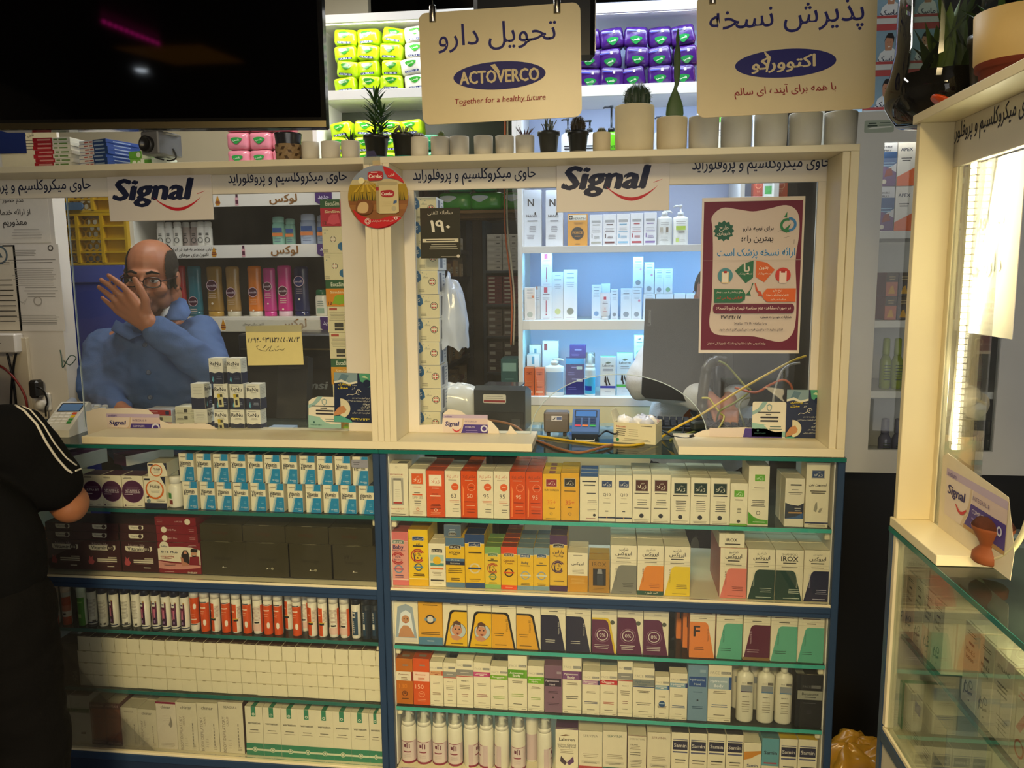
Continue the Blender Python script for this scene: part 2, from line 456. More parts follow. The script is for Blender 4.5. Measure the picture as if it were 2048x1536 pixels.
sbox('end_panel',(XE-.020,0,ZL1),(XE,.18,ZP0),SWF);sbox('end_panel',(XE-.037,.004,ZL1),(XE-.0205,.18,ZP0),SWF)
zhl=at(550,386,Y=YH).z;zhr=at(960,378,Y=YH).z
sbox('header_board',(-1.95,YH,zhl),(XD0,YH+.012,ZP0),SW);sbox('header_board',(XD1,YH,zhr),(XE-.037,YH+.012,ZP0),SW)
xs=[at(688,600,Y=YH).x,at(833,600,Y=YH).x,at(1626,600,Y=YH).x]
sbox('stile',(xs[0],YH,ZL1),(XD0,YH+.014,zhl),SW);sbox('stile',(XD1,YH,ZL1),(xs[1],YH+.014,zhr),SW);sbox('stile',(xs[2],YH,ZL1),(XE-.037,YH+.014,zhr),SW)
# panes
q=MB();xg=at(158,700,Y=YH).x
q.box(Vector((xg,YH+.001,ZL1))-So,Vector((xs[0]+.01,YH+.005,zhl))-So,G_PANE);o=q.build('window_pane',scr)
q=MB();q.box(Vector((xg-.0015,YH+.0005,ZL1))-So,Vector((xg,YH+.0055,zhl))-So,M('#c3d2d6','gloss'));q.build('pane_edge',o)
cx=at(1235,870,Y=YH).x;hw=.235;hh=.165
P=[(xs[1],ZL1),(cx-hw,ZL1)]+[(cx-hw*math.cos(a),ZL1+hh*math.sin(a)) for a in [PI*i/24 for i in range(1,24)]]+[(cx+hw,ZL1),(xs[2],ZL1),(xs[2],zhr),(xs[1],zhr)]
q=MB();q.prism([(a-So.x,b-So.z) for a,b in P],YH+.001-So.y,YH+.005-So.y,G_PANE);o=q.build('window_pane',scr)
q=MB();q.tube([(cx-hw*math.cos(a)-So.x,YH+.003-So.y,ZL1+hh*math.sin(a)-So.z) for a in [PI*i/30 for i in range(0,31)]],.0012,M('#cfdcdc','gloss'),6);q.build('pane_edge',o)
# header lettering
HEAD=fa('حاوی میکروکلسیم و پروفلوراید')
NAVY='#1c2340'
def header_text(xl,yl,xr,yr,nm='header_lettering'):
 a=at(xl,(yl+yr)/2,Y=YH);b=at(xr,(yl+yr)/2,Y=YH)
 q=MB();f=Face(q,Vector((a.x,YH,a.z))-So,w=b.x-a.x,h=.05);f.text(HEAD,.5,0,w=1,h=.9,col=NAVY,bold=.015);q.build(nm,scr)
header_text(456,361,694,361);header_text(826,355,1072,355);header_text(1384,334,1661,334);header_text(-60,378,182,378)
def brand_panel(x0,y0,x1,y1,label):
 """panel on the header with the big italic word and a red smile under it"""
 a=at(x0,y1,Y=YH-.004);b=at(x1,y0,Y=YH-.004)
 w,h=b.x-a.x,b.z-a.z;t=empty('brand_panel',(a.x+w/2,YH-.0004,a.z));tag(t,label,'sign','toothpaste brand panels on the screen header')
 q=MB();q.box((-w/2,-.006,0),(w/2,-.0003,h),M('#ded6cb','paint'),.0008);q.build('board',t)
 q=MB();f=Face(q,(-w/2,-.006,0),w=w,h=h);f.text('Signal',.44,.60,w=.80,h=.62,col=NAVY,bold=.05,shear=.22)
 f.poly([(.855,.545),(.925,.60),(.94,.62),(.865,.565)],'#c3222f')
 N=16;P=[];Q=[]
 for i in range(N+1):
  k=i/N;u=.44+.46*k;P.append((u,.50-.30*math.sin(PI*k)**.9*(1)))
  Q.append((u,.50-.23*math.sin(PI*k)**.9))
 vs=[f.pt(*p) for p in P+Q];q.add(vs,[(i,i+1,N+2+i,N+1+i) for i in range(N)],M('#c3222f','ink'))
 q.build('lettering',t)
brand_panel(221,345,422,443,'white header panel with navy italic word and red smile above the man in blue')
brand_panel(1113,318,1340,425,'white header panel with navy italic word and red smile above the computer monitor')
# ------------------------------------------------------------------ cartons
EMB={}
def design(f,ops):
 """printed marks on a carton face, one short word per mark; shares of the face's width and height"""
 for op in ops.split(';'):
  a=op.split()
  if not a:continue
  k=a[0];F_=lambda i:float(a[i])
  if k == 'r':f.rect(F_(1),F_(2),F_(3),F_(4),a[5])
  elif k == 'p':P=[float(x) for x in a[2:]];f.poly(list(zip(P[::2],P[1::2])),a[1])
  elif k in 'tbv':
   s=a[1].replace('_',' ');s=fa(s) if any('\u0600'<c<'\u06ff' for c in s) else s
   f.text(s,F_(2),F_(3),w=F_(4),h=(F_(6) if len(a)>6 else None),col=a[5],bold=.02 if k == 'b' else 0,rot=PI/2 if k == 'v' else 0)
  elif k == 'c':f.circ(F_(1),F_(2),F_(3),a[4])
  elif k == 'o':f.circ(F_(1),F_(2),F_(3),a[5],r0=F_(4),n=24)
  elif k == 'l':f.lines(F_(1),F_(2),F_(3),int(a[4]),F_(5),a[6],float(a[7]) if len(a)>7 else .011)
  elif k == 'E':   # framed emblem with a two-line word in it
   x0,y0,x1,y1=map(float,a[1:5]);c,w=a[5],a[6]
   f.rect(x0-.03,y0-.012,x1+.03,y1+.012,a[7] if len(a)>7 else '#b9b3a0');f.rect(x0,y0,x1,y1,c)
   f.text(fa('دکتر'),(x0+x1)/2+.03,y1-.3*(y1-y0),w=.3*(x1-x0),col=w);f.text(fa('ژیلا'),(x0+x1)/2,y0+.36*(y1-y0),w=.72*(x1-x0),h=.4*(y1-y0),col=w)
  elif k == 'T':   # trapezoid panel with a rounded shoulder, slanting towards the given side; second colour a border
   c=a[2];b=a[3] if len(a)>3 else None;vt=float(a[4]) if len(a)>4 else .60
   def panel(e,col):
    P=[(1,0),(1,vt-e*.45),(.42+e,vt-e*.45),(.35+e,vt-.012-e*.5),(.28+e,vt-.05-e*.5),(.02+e,.0)]
    if a[1] == 'L':P=[(1-x,y) for x,y in P][::-1]
    f.poly(P,col)
   if b:panel(0,b);panel(.075,c)
   else:panel(0,c)
  elif k == 'B':   # logo plate with a word
   x,y,w,c,wc=F_(1),F_(2),F_(3),a[4],a[5];s=a[6];s=fa(s) if any('\u0600'<q<'\u06ff' for q in s) else s
   hh=w*f.w*.36/f.h
   f.poly([(x-w/2,y-hh/2),(x,y-hh*.40),(x+w/2,y-hh/2),(x+w/2,y+hh/2),(x,y+hh*.6),(x-w/2,y+hh/2)],'#d8d2c0')
   f.poly([(x-w*.47,y-hh*.42),(x,y-hh*.33),(x+w*.47,y-hh*.42),(x+w*.47,y+hh*.42),(x,y+hh*.52),(x-w*.47,y+hh*.42)],c)
   f.text(s,x,y,w=w*.78,h=hh*.5,col=wc)
  elif k == 'S':   # round seal with a band
   x,y,r,c,b=F_(1),F_(2),F_(3),a[4],a[5]
   f.circ(x,y,r,c,r0=r*.72,n=24);f.rect(x-r*1.2,y-r*.18*f.w/f.h,x+r*1.2,y+r*.18*f.w/f.h,b)
  elif k == 'U':   # open swoosh ring with two lines of writing
   x,y,r,c,b=F_(1),F_(2),F_(3),a[4],a[5]
   f.circ(x,y,r,c,r0=r*.86,t0=.5,t1=5.6,n=22);f.circ(x,y,r*.8,c,t0=.6,t1=2.5,n=10,r0=r*.6);f.circ(x,y,r*.8,c,t0=3.8,t1=5.6,n=10,r0=r*.6)
   f.text(a[6] if len(a)>6 else '10%',x,y+r*.22*f.w/f.h,w=r*.8,col=b);f.text(a[7].replace('_',' ') if len(a)>7 else 'Zinc Oxide',x,y-r*.22*f.w/f.h,w=r*1.35,col=b)
def carton(name,w,h,d,base,ops,top=None,topops='',side=None,kind='card',bev=.0007,sideops=''):
 q=MB();bm_=M(base,kind)
 q.box((-w/2,0,0),(w/2,d,h),M(side,kind) if side else bm_,bev,top=M(top,kind) if top else bm_,front=bm_)
 design(Face(q,(-w/2,0,0),w=w,h=h),ops)
 tp=Face(q,(-w/2,0,h),v=(0,1,0),n=(0,0,1),w=w,h=d)
 if h>.03:   # the tuck flap's slit and thumb notch
  tp.rect(.04,.05,.96,.07,'#8d8570');tp.rect(.38,.02,.62,.06,'#a59c85')
 if topops:design(tp,topops)
 if sideops:
  design(Face(q,(w/2,0,0),u=(0,1,0),n=(1,0,0),w=d,h=h),sideops);design(Face(q,(-w/2,d,0),u=(0,-1,0),n=(-1,0,0),w=d,h=h),sideops)
 return q.build(name)
def fit16(*c):
 for x in c:
  if len(x.split()) <= 16:return x
 return c[-1]
def row(name,cat,group,phrase,z,yb,items,y0=.024,gap=.0006,ztop=None):
 """items: (left px, right px, top px, depth, base colour, marks, description, extras). yb: (y at x=1000, slope) of the base line in the photo"""
 for i,it in enumerate(items):
  xl_,xr_,yt,d,base,ops,desc=it[:7];ex=it[7] if len(it)>7 else {}
  yy=y0+ex.get('back',0);by=yb[0]+yb[1]*((xl_+xr_)/2-1000)
  a=at(xl_,by,Y=yy).x;b=at(xr_,by,Y=yy).x;h=at((xl_+xr_)/2,yt,Y=yy).z-z
  ca=dict(ex.get('c',{}))
  o=carton(ex.get('name',name),b-a-gap,h,d,base,ops,**ca)
  lab=fit16(f"{desc}, {ORD[i]} {phrase}",f"{desc}, {phrase}",desc)
  tag(o,lab,ex.get('cat',cat),ex.get('group',group));o.location=((a+b)/2,yy+rnd.uniform(-.001,.001),z+.0002)
  if ex.get('rz'):o.rotation_euler=(0,0,ex['rz'])
  for n in range(ex.get('n',0)):
   dup(o,(o.location.x+rnd.uniform(-.0006,.0006)+ex.get('dx',0)*(n+1),yy+(n+1)*(d+.0025),o.location.z),fit16(f"{desc}, {ORD[n+1]} deep, {ORD[i]} {phrase}",f"{desc}, {ORD[n+1]} deep, {phrase}",f"{desc}, {ORD[n+1]} deep"))
W_='#e9dfc2';INK='#2a2623'
# ---- right case, top shelf: sun creams and creams
def zl(c,u0=.18,v0=.68,u1=.82,v1=.90):return f"E {u0} {v0} {u1} {v1} {c} #efe7cf;"
SM="l .2 .8 .30 4 .05 #5d564a;"
def sun(n,bg):return (f"t دکتر_ژیلا .5 .88 .75 "+('#c0502a' if bg == W_ else '#3b1c10')+";l .2 .8 .80 1 .05 "+('#8a7f66' if bg == W_ else '#c9a58a')+" .01;"+
 (f"c .65 .66 .24 #dd5a1c;l .5 .8 .66 1 .04 #f3d8bd .01;" if bg == W_ else "o .65 .66 .24 .22 #f0b07c;l .48 .82 .65 1 .04 #2b1710 .012;")+
 f"t {n} .55 .47 .34 "+('#3f3c38' if bg == W_ else '#e9c39f')+";"+("l .3 .92 .36 2 .03 #d2703f .008;l .55 .95 .28 1 .1 #39352f;l .45 .9 .18 2 .05 #39352f;" if bg == W_ else "l .2 .92 .34 1 .03 #7e1f10 .012;l .3 .9 .26 1 .1 #f1c59d;l .3 .92 .18 2 .06 #571a0c;p #ef8b45 .10 .05 .16 .05 .20 .6 .12 .7;"))
OR='#d8511b';YE='#e9b512'
Q10="E .2 .74 .8 .88 #27406e #e8e4d8 #e9dfc2;t Q10 .5 .58 .45 #2a2b33;l .3 .7 .50 1 .1 #b3a88e .008;l .25 .75 .40 1 .05 #a59c86;l .4 .6 .22 1 .1 #4c4a4a .02;r 0 .075 1 .105 #1d2747;c .5 .09 .03 #d38b43;"
def cream(c):return "E .18 .66 .82 .88 %s #efe7cf;l .1 .9 .60 1 .1 #4a443a .02;l .25 .8 .47 3 .05 #2e2a25 .013;l .1 .9 .30 1 .1 #2e2a25 .014;c .5 .15 .12 #1d1b1a;l .1 .9 .06 2 .03 #857a63 .008;" % c
def cream2(c):return "E .18 .66 .82 .88 %s #efe7cf;l .05 .95 .605 1 .1 #3c372f .022;l .25 .8 .49 6 .042 #2e2a25 .013;c .5 .15 .12 #1d1b1a;l .1 .9 .06 2 .03 #857a63 .008;" % c
R1=[
 (777,818,927,.05,W_,"o .45 .93 .05 .04 #9b927b;b EYE_CONTOUR .42 .79 .68 #a23d2c;l .2 .75 .745 1 .1 #8a7f66 .006;r .19 .21 .78 .73 #bdb8ae;r .22 .215 .76 .70 #a59f92;p #e4dcc6 .27 .27 .7 .27 .66 .68 .3 .68;r .28 .24 .69 .27 #ab2f2a;r .3 .68 .67 .72 #7f7b74;l .36 .6 .5 4 .04 #8d8674 .006;t Retinol_&_Q10 .48 .14 .6 #b8502f;l .35 .6 .09 1 .1 #39352f .008;l .15 .85 .035 1 .1 #39352f .008;",'white carton with a cut-out window showing an eye cream tube',{'name':'eye_cream_carton','c':{'topops':'r .5 .05 .98 .5 #77746c;l .6 .9 .3 1 .2 #222 .1'}}),
 (818.8,853.5,938,.045,W_,zl('#dd5a1c')+"l .25 .75 .615 1 .1 #c0502a .014;l .3 .65 .49 1 .1 #4a443a .013;r .2 .445 .78 .47 #dd5a1c;t SPF_30 .5 .40 .6 #a39881;l .3 .7 .32 3 .045 #39352f .01;o .5 .15 .09 .06 #c96b3d;l .2 .8 .10 3 .025 #a2795c .006;",'white carton with an orange emblem square and orange bar',{'n':2}),
 (853.8,890.3,941.5,.045,OR,"E .18 .68 .82 .90 #efe7cf #c96b3d #f2c9a4;l .25 .75 .615 1 .1 #f2d9b8 .014;l .3 .65 .49 1 .1 #5b2112 .013;r .2 .445 .78 .47 #f2d9b8;t SPF_40 .5 .40 .5 #c46a36;l .2 .8 .27 4 .03 #4a1a0e .01;o .5 .15 .09 .06 #f5dfc4;l .2 .8 .10 3 .025 #f0b48a .006;",'bright orange carton with a white emblem square',{'n':2,'c':{'top':'#b8441a'}}),
 (890.7,922,942,.04,W_,sun('63',W_),'white carton with an orange disc over a faint 63',{'n':2}),
 (922.4,955,942.5,.04,OR,sun('50',OR),'glossy orange carton with an outlined ring',{'n':3,'c':{'kind':'gloss'}}),
 (955.3,987.3,942.5,.04,W_,sun('95',W_),'white carton with an orange disc beside the glossy orange one',{'n':1}),
 (987.6,1019.6,943,.04,W_,sun('95',W_),'white carton with an orange disc before two orange cartons',{'n':1}),
 (1019.9,1051.8,943.5,.035,OR,sun('95',OR),'glossy orange carton at the start of the orange pair',{'n':4,'c':{'kind':'gloss'}}),
 (1052.1,1085,944.5,.035,OR,sun('95',OR),'glossy orange carton beside the yellow ones',{'n':4,'c':{'kind':'gloss'}}),
 (1085.2,1121.3,948,.04,YE,"E .2 .73 .78 .88 #8f1f33 #efe7cf #d9c37e;b SUN_SCREEN .5 .65 .8 #4a3a12;t 35+ .5 .39 .5 #dd7f1f;b Tinted .5 .26 .36 #43330f;o .48 .14 .08 .055 #a5863a;l .1 .85 .03 1 .1 #4a3a12 .008;",'yellow carton with a maroon emblem',{'n':2,'c':{'topops':'r .35 .15 .7 .4 #8f4a62;r .35 .55 .7 .75 #8f4a62'}}),
 (1121.6,1158,946.5,.04,'#e2a80f',zl('#2b2724',.2,.72,.78,.88)+"l .15 .85 .615 1 .1 #5b4a1a .018;t 35+ .5 .38 .5 #cf5d1d;l .35 .65 .265 1 .1 #5b4a1a .02;o .5 .14 .09 .055 #8d7638;",'golden yellow carton with a black emblem',{'n':2}),
 (1159.3,1196,954,.04,W_,"l .1 .9 .88 1 .1 #33363f .03;l .2 .85 .80 1 .1 #33363f .026;l .35 .9 .62 1 .1 #33363f .022;l .4 .95 .46 3 .035 #777062 .009;l .4 .9 .26 2 .03 #777062 .008;c .8 .14 .08 #3a3733;l .3 .9 .06 1 .04 #9b6b5b .012;",'cream carton with handwriting-like print and a blue top',{'n':2,'c':{'top':'#2e5d94'}}),
 (1196.4,1230,950.7,.035,W_,Q10,'white carton with a small navy emblem and navy base stripe',{'n':2}),
 (1230.4,1263.6,950.7,.035,W_,Q10,'white carton with a navy emblem beside the brown ones',{'n':2}),
 (1264,1301.3,948.8,.04,W_,cream('#4a1d15'),'white carton with a brown emblem square',{'n':2}),
 (1301.7,1340.2,949.6,.04,W_,cream('#4a1d15'),'white carton with a brown emblem beside the green ones',{'n':2}),
 (1340.6,1379.3,955.6,.03,W_,cream2('#0d2e28'),'white carton with a dark green emblem beside the brown ones',{'n':4}),
 (1379.7,1418.9,955.6,.03,W_,cream2('#0d2e28'),'white carton with a dark green emblem between two alike',{'n':4}),
 (1419.3,1458.3,956.4,.03,W_,cream2('#0d2e28'),'white carton with a dark green emblem beside the short one',{'n':4}),
 (1458.7,1493.8,966.6,.04,W_,"E .22 .68 .8 .83 #5ea51c #eef3dd #e9dfc2;l .2 .8 .60 1 .1 #5b5348 .018;l .4 .65 .40 4 .03 #4a443a .012;c .5 .10 .1 #45423b;r 0 .0 1 .045 #6fa833;",'short white carton with a lime emblem and lime base stripe',{'n':2}),
 (1494.2,1536,932.4,.05,W_,"E .3 .75 .78 .86 #5ea51c #eef3dd #e9dfc2;l .2 .85 .63 1 .1 #5b5348 .012;l .1 .95 .60 1 .1 #a29a84 .005;l .15 .85 .42 4 .03 #4a443a .01;p #4f9a20 .02 .03 .98 .03 .98 .10 .6 .11 .3 .15 .02 .24;l .2 .9 .06 1 .05 #dbe7c4 .012;o .5 .22 .1 .07 #6b6757;",'tall white carton with a lime emblem and curved lime base',{'n':1}),
 (1567.5,1606.6,957,.05,'#e6dcc3',"l .2 .9 .85 1 .1 #37312e .03;l .3 .7 .76 1 .1 #5d564a .012;l .15 .9 .70 2 .03 #5d564a .012;p #232a3d .02 .17 .98 .17 .98 .5 .7 .44 .3 .46 .02 .50;p #2e5687 .02 .17 .98 .17 .98 .30 .6 .22;r .2 .28 .9 .31 #b98a4c;l .5 .85 .38 2 .05 #c8c3b5 .014;",'cream carton with a dark wave, apart past the gap',{'n':1}),
 (1608,1655,925.5,.055,W_,"E .25 .77 .75 .88 #20406f #e8e4d8 #b9b3a0;b لوسیون_بدن .5 .66 .75 #33302c;l .15 .9 .56 2 .03 #4a443a .014;l .15 .9 .06 3 .02 #857a63 .006;r 0 .065 1 .085 #1d2a5a;p #9b9582 .36 .27 .42 .38 .5 .40 .52 .3 .46 .24;p #9b9582 .55 .24 .62 .3 .74 .31 .66 .24;",'tall white body lotion carton with a navy emblem',{'c':{}}),
]
row('sunscreen_carton','carton','cream cartons on the top glass shelf','in the sunscreen row',ZS['r1'],(1038.5,.0277),R1)
# ---- right case, second shelf: baby creams and shampoos
def iro(tp,plate,body='',pl='#1f1d1c',bot=None,wc='#eee8d8',word='IROX'):
 return (f"r 0 .83 1 1 {tp};r 0 .822 1 .832 #e7dcb6;" if tp else '')+(f"r 0 0 1 .10 {bot};" if bot else '')+f"B .5 .81 .62 {plate} {wc} {word};"+body
FAW='ایروکس'
YB='#e6b91b'
def shm(c,extra='',lat=False,kindw='شامپو',L_='R',vc='#e9dfc2',side='Vitamins_E_&_B5'):
 return (f"t {kindw} .5 .915 .34 #3c372f;" if not lat else "t SHAMPOO .5 .915 .55 #6a6455;")+(f"b {FAW} .5 .83 .62 {INK};r .22 .785 .75 .79 #6a6455;" if not lat else f"b IROX .5 .83 .62 {INK};r .22 .785 .75 .79 #6a6455;")+ \
  "l .25 .75 .735 1 .1 #37312e .02;r 0 .695 1 .699 #b8ad92;l .2 .8 .66 1 .1 #6a6455 .012;r 0 .635 1 .639 #b8ad92;"+f"T {L_} {c};v {side} {'.22' if L_ == 'R' else '.78'} .40 .28 {vc};l .45 .9 .22 3 .035 {vc} .010;l .3 .9 .04 1 .1 {vc} .012;"+extra
R2=[
 (780,818.6,1063.6,.05,'#e09a8c',"r 0 .83 1 1 #d5706f;r 0 0 1 .10 #d5706f;r 0 .10 1 .12 #ecc9bb;r 0 .822 1 .83 #ecc9bb;B .5 .81 .6 #5d7570 #eee8d8 IROX;b Baby .5 .71 .55 #2a2b66;t Nappy_Cream .5 .655 .7 #4d3a6a;U .48 .51 .34 #b02a2c #2e2b6b;S .5 .31 .22 #6f8fa8 #b5516a;l .25 .8 .18 2 .03 #4d3a6a .012;",'pink baby cream carton with a red swoosh ring',{'n':1,'c':{'top':'#a85556'}}),
 (819,858,1059.5,.06,'#ecc312',"r 0 0 1 .12 #e2b013;r 0 .12 1 .135 #e9d58a;r 0 .83 1 .838 #d8a710;B .5 .84 .6 #1e3d72 #e9e3d0 "+FAW+";b کرم .5 .745 .2 #2a2623;l .15 .85 .70 1 .1 #2a2623 .024;U .48 .54 .36 #b02a2c #2e2b4b ۱۰% ۱۰۰;S .5 .34 .2 #2f4f78 #5a89a3;l .2 .85 .21 2 .03 #4a3a12 .013;",'yellow cream carton with a red swoosh ring beside the pink one',{'n':1,'c':{'top':'#b4880f'}}),
 (858.4,892.3,1087.8,.04,'#e9e0c6',"B .5 .83 .66 #1f1d1c #eee8d8 IROX;r .1 .48 .9 .74 #a8c4bd;r .1 .48 .9 .55 #4b8d8a;r .1 .55 .9 .6 #d9d1a8;c .5 .61 .24 #e3b51f;r .1 .40 .88 .44 #d4722c;l .2 .8 .33 3 .035 #8a7f66 .009;r .1 .13 .9 .165 #3f3e3c;l .2 .8 .08 1 .1 #6a6455 .01;",'short white sun block carton with a yellow sun picture',{'n':1}),
 (892.7,930.6,1075.7,.045,YB,iro('#51708f','#1f1d1c',bot='#5c7a94')+"b ATOPIX .48 .70 .62 #2c2a33;l .35 .65 .655 1 .1 #4a3a12 .01;r 0 .53 1 .585 #4a6c92;r 0 .455 1 .53 #1b2545;t 2%_Urea .5 .557 .45 #d6cfb4;t Eucerine .5 .492 .5 #d6cfb4;l .1 .9 .38 3 .04 #4a3a12 .011;l .25 .75 .18 2 .035 #4a3a12 .013;",'yellow cream carton with slate bands',{'n':1}),
 (931,970,1068.6,.05,YB,iro('#1f3f6e','#1f3f6e',bot='#284672',word=FAW)+"l .15 .9 .65 1 .1 #4a3a12 .024;S .5 .37 .28 #d9c9a0 #27406e;l .2 .8 .16 2 .03 #8a6d1c .012;",'yellow baby lotion carton with a navy top band',{'n':2,'c':{'top':'#1d3358'}}),
 (970.4,1002.3,1093.8,.035,'#e4c137',iro('#7aa45a','#44774a',bot='#86ad63',word=FAW)+"l .35 .6 .70 1 .1 #3b3a1b .02;l .15 .85 .66 1 .1 #3b3a1b .02;U .5 .49 .36 #b04a2c #3b3a2b ۱۰% ۱۰۰;S .5 .29 .22 #3f6b4a #7fa263;l .2 .8 .15 2 .03 #8a8a2c .01;",'yellow cream carton with a light green top band',{'n':2,'c':{'top':'#6d8c4c'}}),
 (1002.7,1034.4,1093.8,.035,YB,iro('#d8441a','#1f1d1c',bot='#dc4a1c')+"b Calendula .5 .68 .7 #6d3212;b Cream .5 .62 .45 #6d3212;S .5 .40 .28 #3c2b22 #d8511b;l .25 .75 .05 1 .1 #e9b08a .012;",'yellow cream carton with a bright orange top band',{'n':4,'dx':0,'c':{'top':'#8d2d18'}}),
 (1034.8,1067.3,1095.8,.035,YB,iro('#6f8a97','#2f5480',bot='#7894a3')+"b Baby .48 .64 .44 #33404f;l .15 .85 .57 1 .1 #4a4a3b .016;S .5 .35 .28 #9aa7a6 #cdd3c8;l .2 .8 .15 2 .03 #5d5a32 .012;",'yellow baby cream carton with a grey blue top and latin print',{'n':3,'c':{'top':'#6c8794'}}),
 (1067.7,1099,1095.8,.035,YB,iro('#6f8a97','#2f5480',bot='#7894a3',word=FAW)+"l .35 .6 .64 1 .1 #4a4a3b .014;l .15 .85 .585 1 .1 #4a4a3b .02;S .5 .35 .28 #8e9ca5 #cdd3c8;l .2 .8 .15 2 .03 #5d5a32 .012;",'yellow baby cream carton with a grey blue top beside the purple one',{'n':3,'c':{'top':'#6c8794'}}),
 (1099.4,1134.3,1070.6,.045,'#e0b530',iro('#4a2850','#1f1d1c',bot='#43244a',word=FAW)+"b وازلین .5 .70 .65 #332b33;b ویتامینه .5 .635 .55 #332b33;U .48 .44 .38 #47284f #332b33 ۱۰% ۱۰۰;l .2 .85 .18 1 .1 #4a3a22 .014;",'yellow vaseline carton with a purple top band',{'n':1,'c':{'top':'#3c2143'}}),
 (1134.9,1175.5,1106,.045,W_,"r 0 0 1 .42 #c8901d;l .25 .75 .93 1 .1 #777062 .015;b "+FAW+" .5 .72 .6 #2a2623;l .2 .85 .58 4 .035 #857a63 .009;l .1 .9 .34 5 .03 #dab45f .008;",'white and gold carton beside the purple topped one',{'n':1}),
 (1177,1219,1119.7,.045,'#a87b22',"t IROX .5 .87 .66 #5b4518;r .2 .22 .82 .74 #3a2a14;r .24 .24 .78 .72 #26282b;p #8d8f92 .4 .58 .66 .58 .62 .73 .44 .73;r .4 .24 .68 .56 #3b3f45;l .2 .8 .13 2 .04 #6d5219 .012;",'gold oil carton with a window showing a dark bottle',{'n':1,'c':{'top':'#c9a12c'}}),
 (1220,1272.6,1091,.06,W_,shm('#7e7d72',vc='#4c4b46'),'shampoo carton with a grey slanted panel',{'n':2}),
 (1273.6,1326,1092,.06,W_,shm('#dc8420','r 0 0 1 .085 #1f4a36;t ضد_شوره .55 .045 .5 #e9dfc2;',vc='#7a3f14'),'shampoo carton with an orange slanted panel',{'n':2}),
 (1327,1379,1093.7,.06,W_,shm('#e3c40f',vc='#6d5c14'),'shampoo carton with a bright yellow slanted panel',{'n':2}),
 (1437.6,1491.5,1096.5,.06,W_,shm('#dc7b6c',vc='#7c2f2b'),'shampoo carton with a salmon slanted panel',{'n':2,'c':{'side':'#b86a60'}}),
 (1493,1547,1099,.06,W_,shm('#143a31',vc='#c7ceba'),'shampoo carton with a dark green panel beside the salmon one',{'n':2}),
 (1547.6,1603.4,1100.5,.06,W_,shm('#143a31',lat=True,L_='L',vc='#c7ceba'),'shampoo carton with latin print over a dark green panel',{'n':2}),
 (1604,1657.5,1101,.06,W_,shm('#1d1d40',kindw='شامپو_بدن',vc='#c3bfd0'),'body shampoo carton with a midnight blue panel',{'n':2}),
]
row('shampoo_carton','carton','cream and shampoo cartons on the rail shelf','in the second row',ZS['r2'],(1188,.0435),R2)
def lying(name,xl_,xr_,y0_,y1_,Y,base,ops,label,d=.1,group=None,c=None,cat='carton'):
 a=at(xl_,y1_,Y=Y);b=at(xr_,y0_,Y=Y)
 o=carton(name,b.x-a.x,b.z-a.z,d,base,ops,**(c or {}));o.location=((a.x+b.x)/2,Y,a.z);tag(o,label,cat,group);return o
zc=at(1464,1096.5,Y=.026).z
o=carton('shampoo_carton',.064,.036,.13,W_,"b IROX .5 .55 .42 #2a2623 .24;l .2 .85 .2 1 .1 #37312e .08;");o.location=(at(1464,1096,Y=.026).x,.03,zc+.001);tag(o,'white shampoo carton lying across the salmon panelled one','carton','cream and shampoo cartons on the rail shelf')
zc=at(911,1075.7,Y=.026).z
o=carton('cream_carton',.046,.034,.11,'#53677c',"B .5 .25 .45 #1f1d1c #eee8d8 IROX;l .3 .7 .6 2 .15 #9aa7b3 .06;",side='#8f9a9d');o.location=(at(909,1076,Y=.026).x-.006,.028,zc+.001);tag(o,'slate carton lying on top of the yellow one with slate bands','carton','cream and shampoo cartons on the rail shelf')
# ---- right case, third shelf
def irx(c,b=None,L_='R',txt='#33302c',extra='',vt=.70):
 return "b IROX .5 1.0 .5 #26231f;l .1 .9 .90 1 .1 #6d3f33 .014;r 0 .845 1 .85 #b8ad92;l .3 .7 .81 1 .1 #4a443a .014;r 0 .785 1 .79 #b8ad92;"+f"T {L_} {c} {b or ''} {vt if b else ''};"+extra
# a plain panel takes its height from the marks; see T
def irp(c,L_='R',vc='#d6cfc0',extra=''):
 return "t IROX .5 1.0 .5 #26231f;l .1 .9 .86 1 .1 #6d3f33 .014;r 0 .80 1 .804 #b8ad92;l .3 .7 .765 1 .1 #4a443a .014;r 0 .735 1 .739 #b8ad92;"+f"T {L_} {c} {c} .70;"+f"l .15 .6 .2 2 .04 {vc} .011;"+(f"v Vitamins_E_&_B5 .72 .45 .25 {vc};" if L_ == 'L' else f"v Vitamins_E_&_B5 .28 .45 .25 {vc};")+extra
FACE="c .62 .30 .34 #2a211d;c .62 .30 .325 #b8c6cc;c .58 .31 .22 #c98d6c;p #5a3a2a .40 .33 .44 .47 .58 .50 .74 .46 .76 .34 .7 .41 .5 .42;c .52 .33 .03 #2a1d18;c .68 .33 .03 #2a1d18;p #7c2f2b .53 .26 .68 .26 .61 .22;p #c98d6c .3 .19 .5 .22 .66 .2 .8 .16 .6 .11 .42 .12;"
swt="t 0% .42 .36 .24 #e6dcd0;o .42 .36 .23 .20 #d9cfc8;o .42 .36 .30 .29 #b58aa0;l .1 .7 .16 3 .035 #d9cfc8 .011;b SWEET_SLEEP .5 .90 .8 #8b8578;r 0 .77 1 .83 #cfc8b4;l .4 .7 .80 1 .1 #8b8578 .014;c .82 .62 .09 #55584a;"
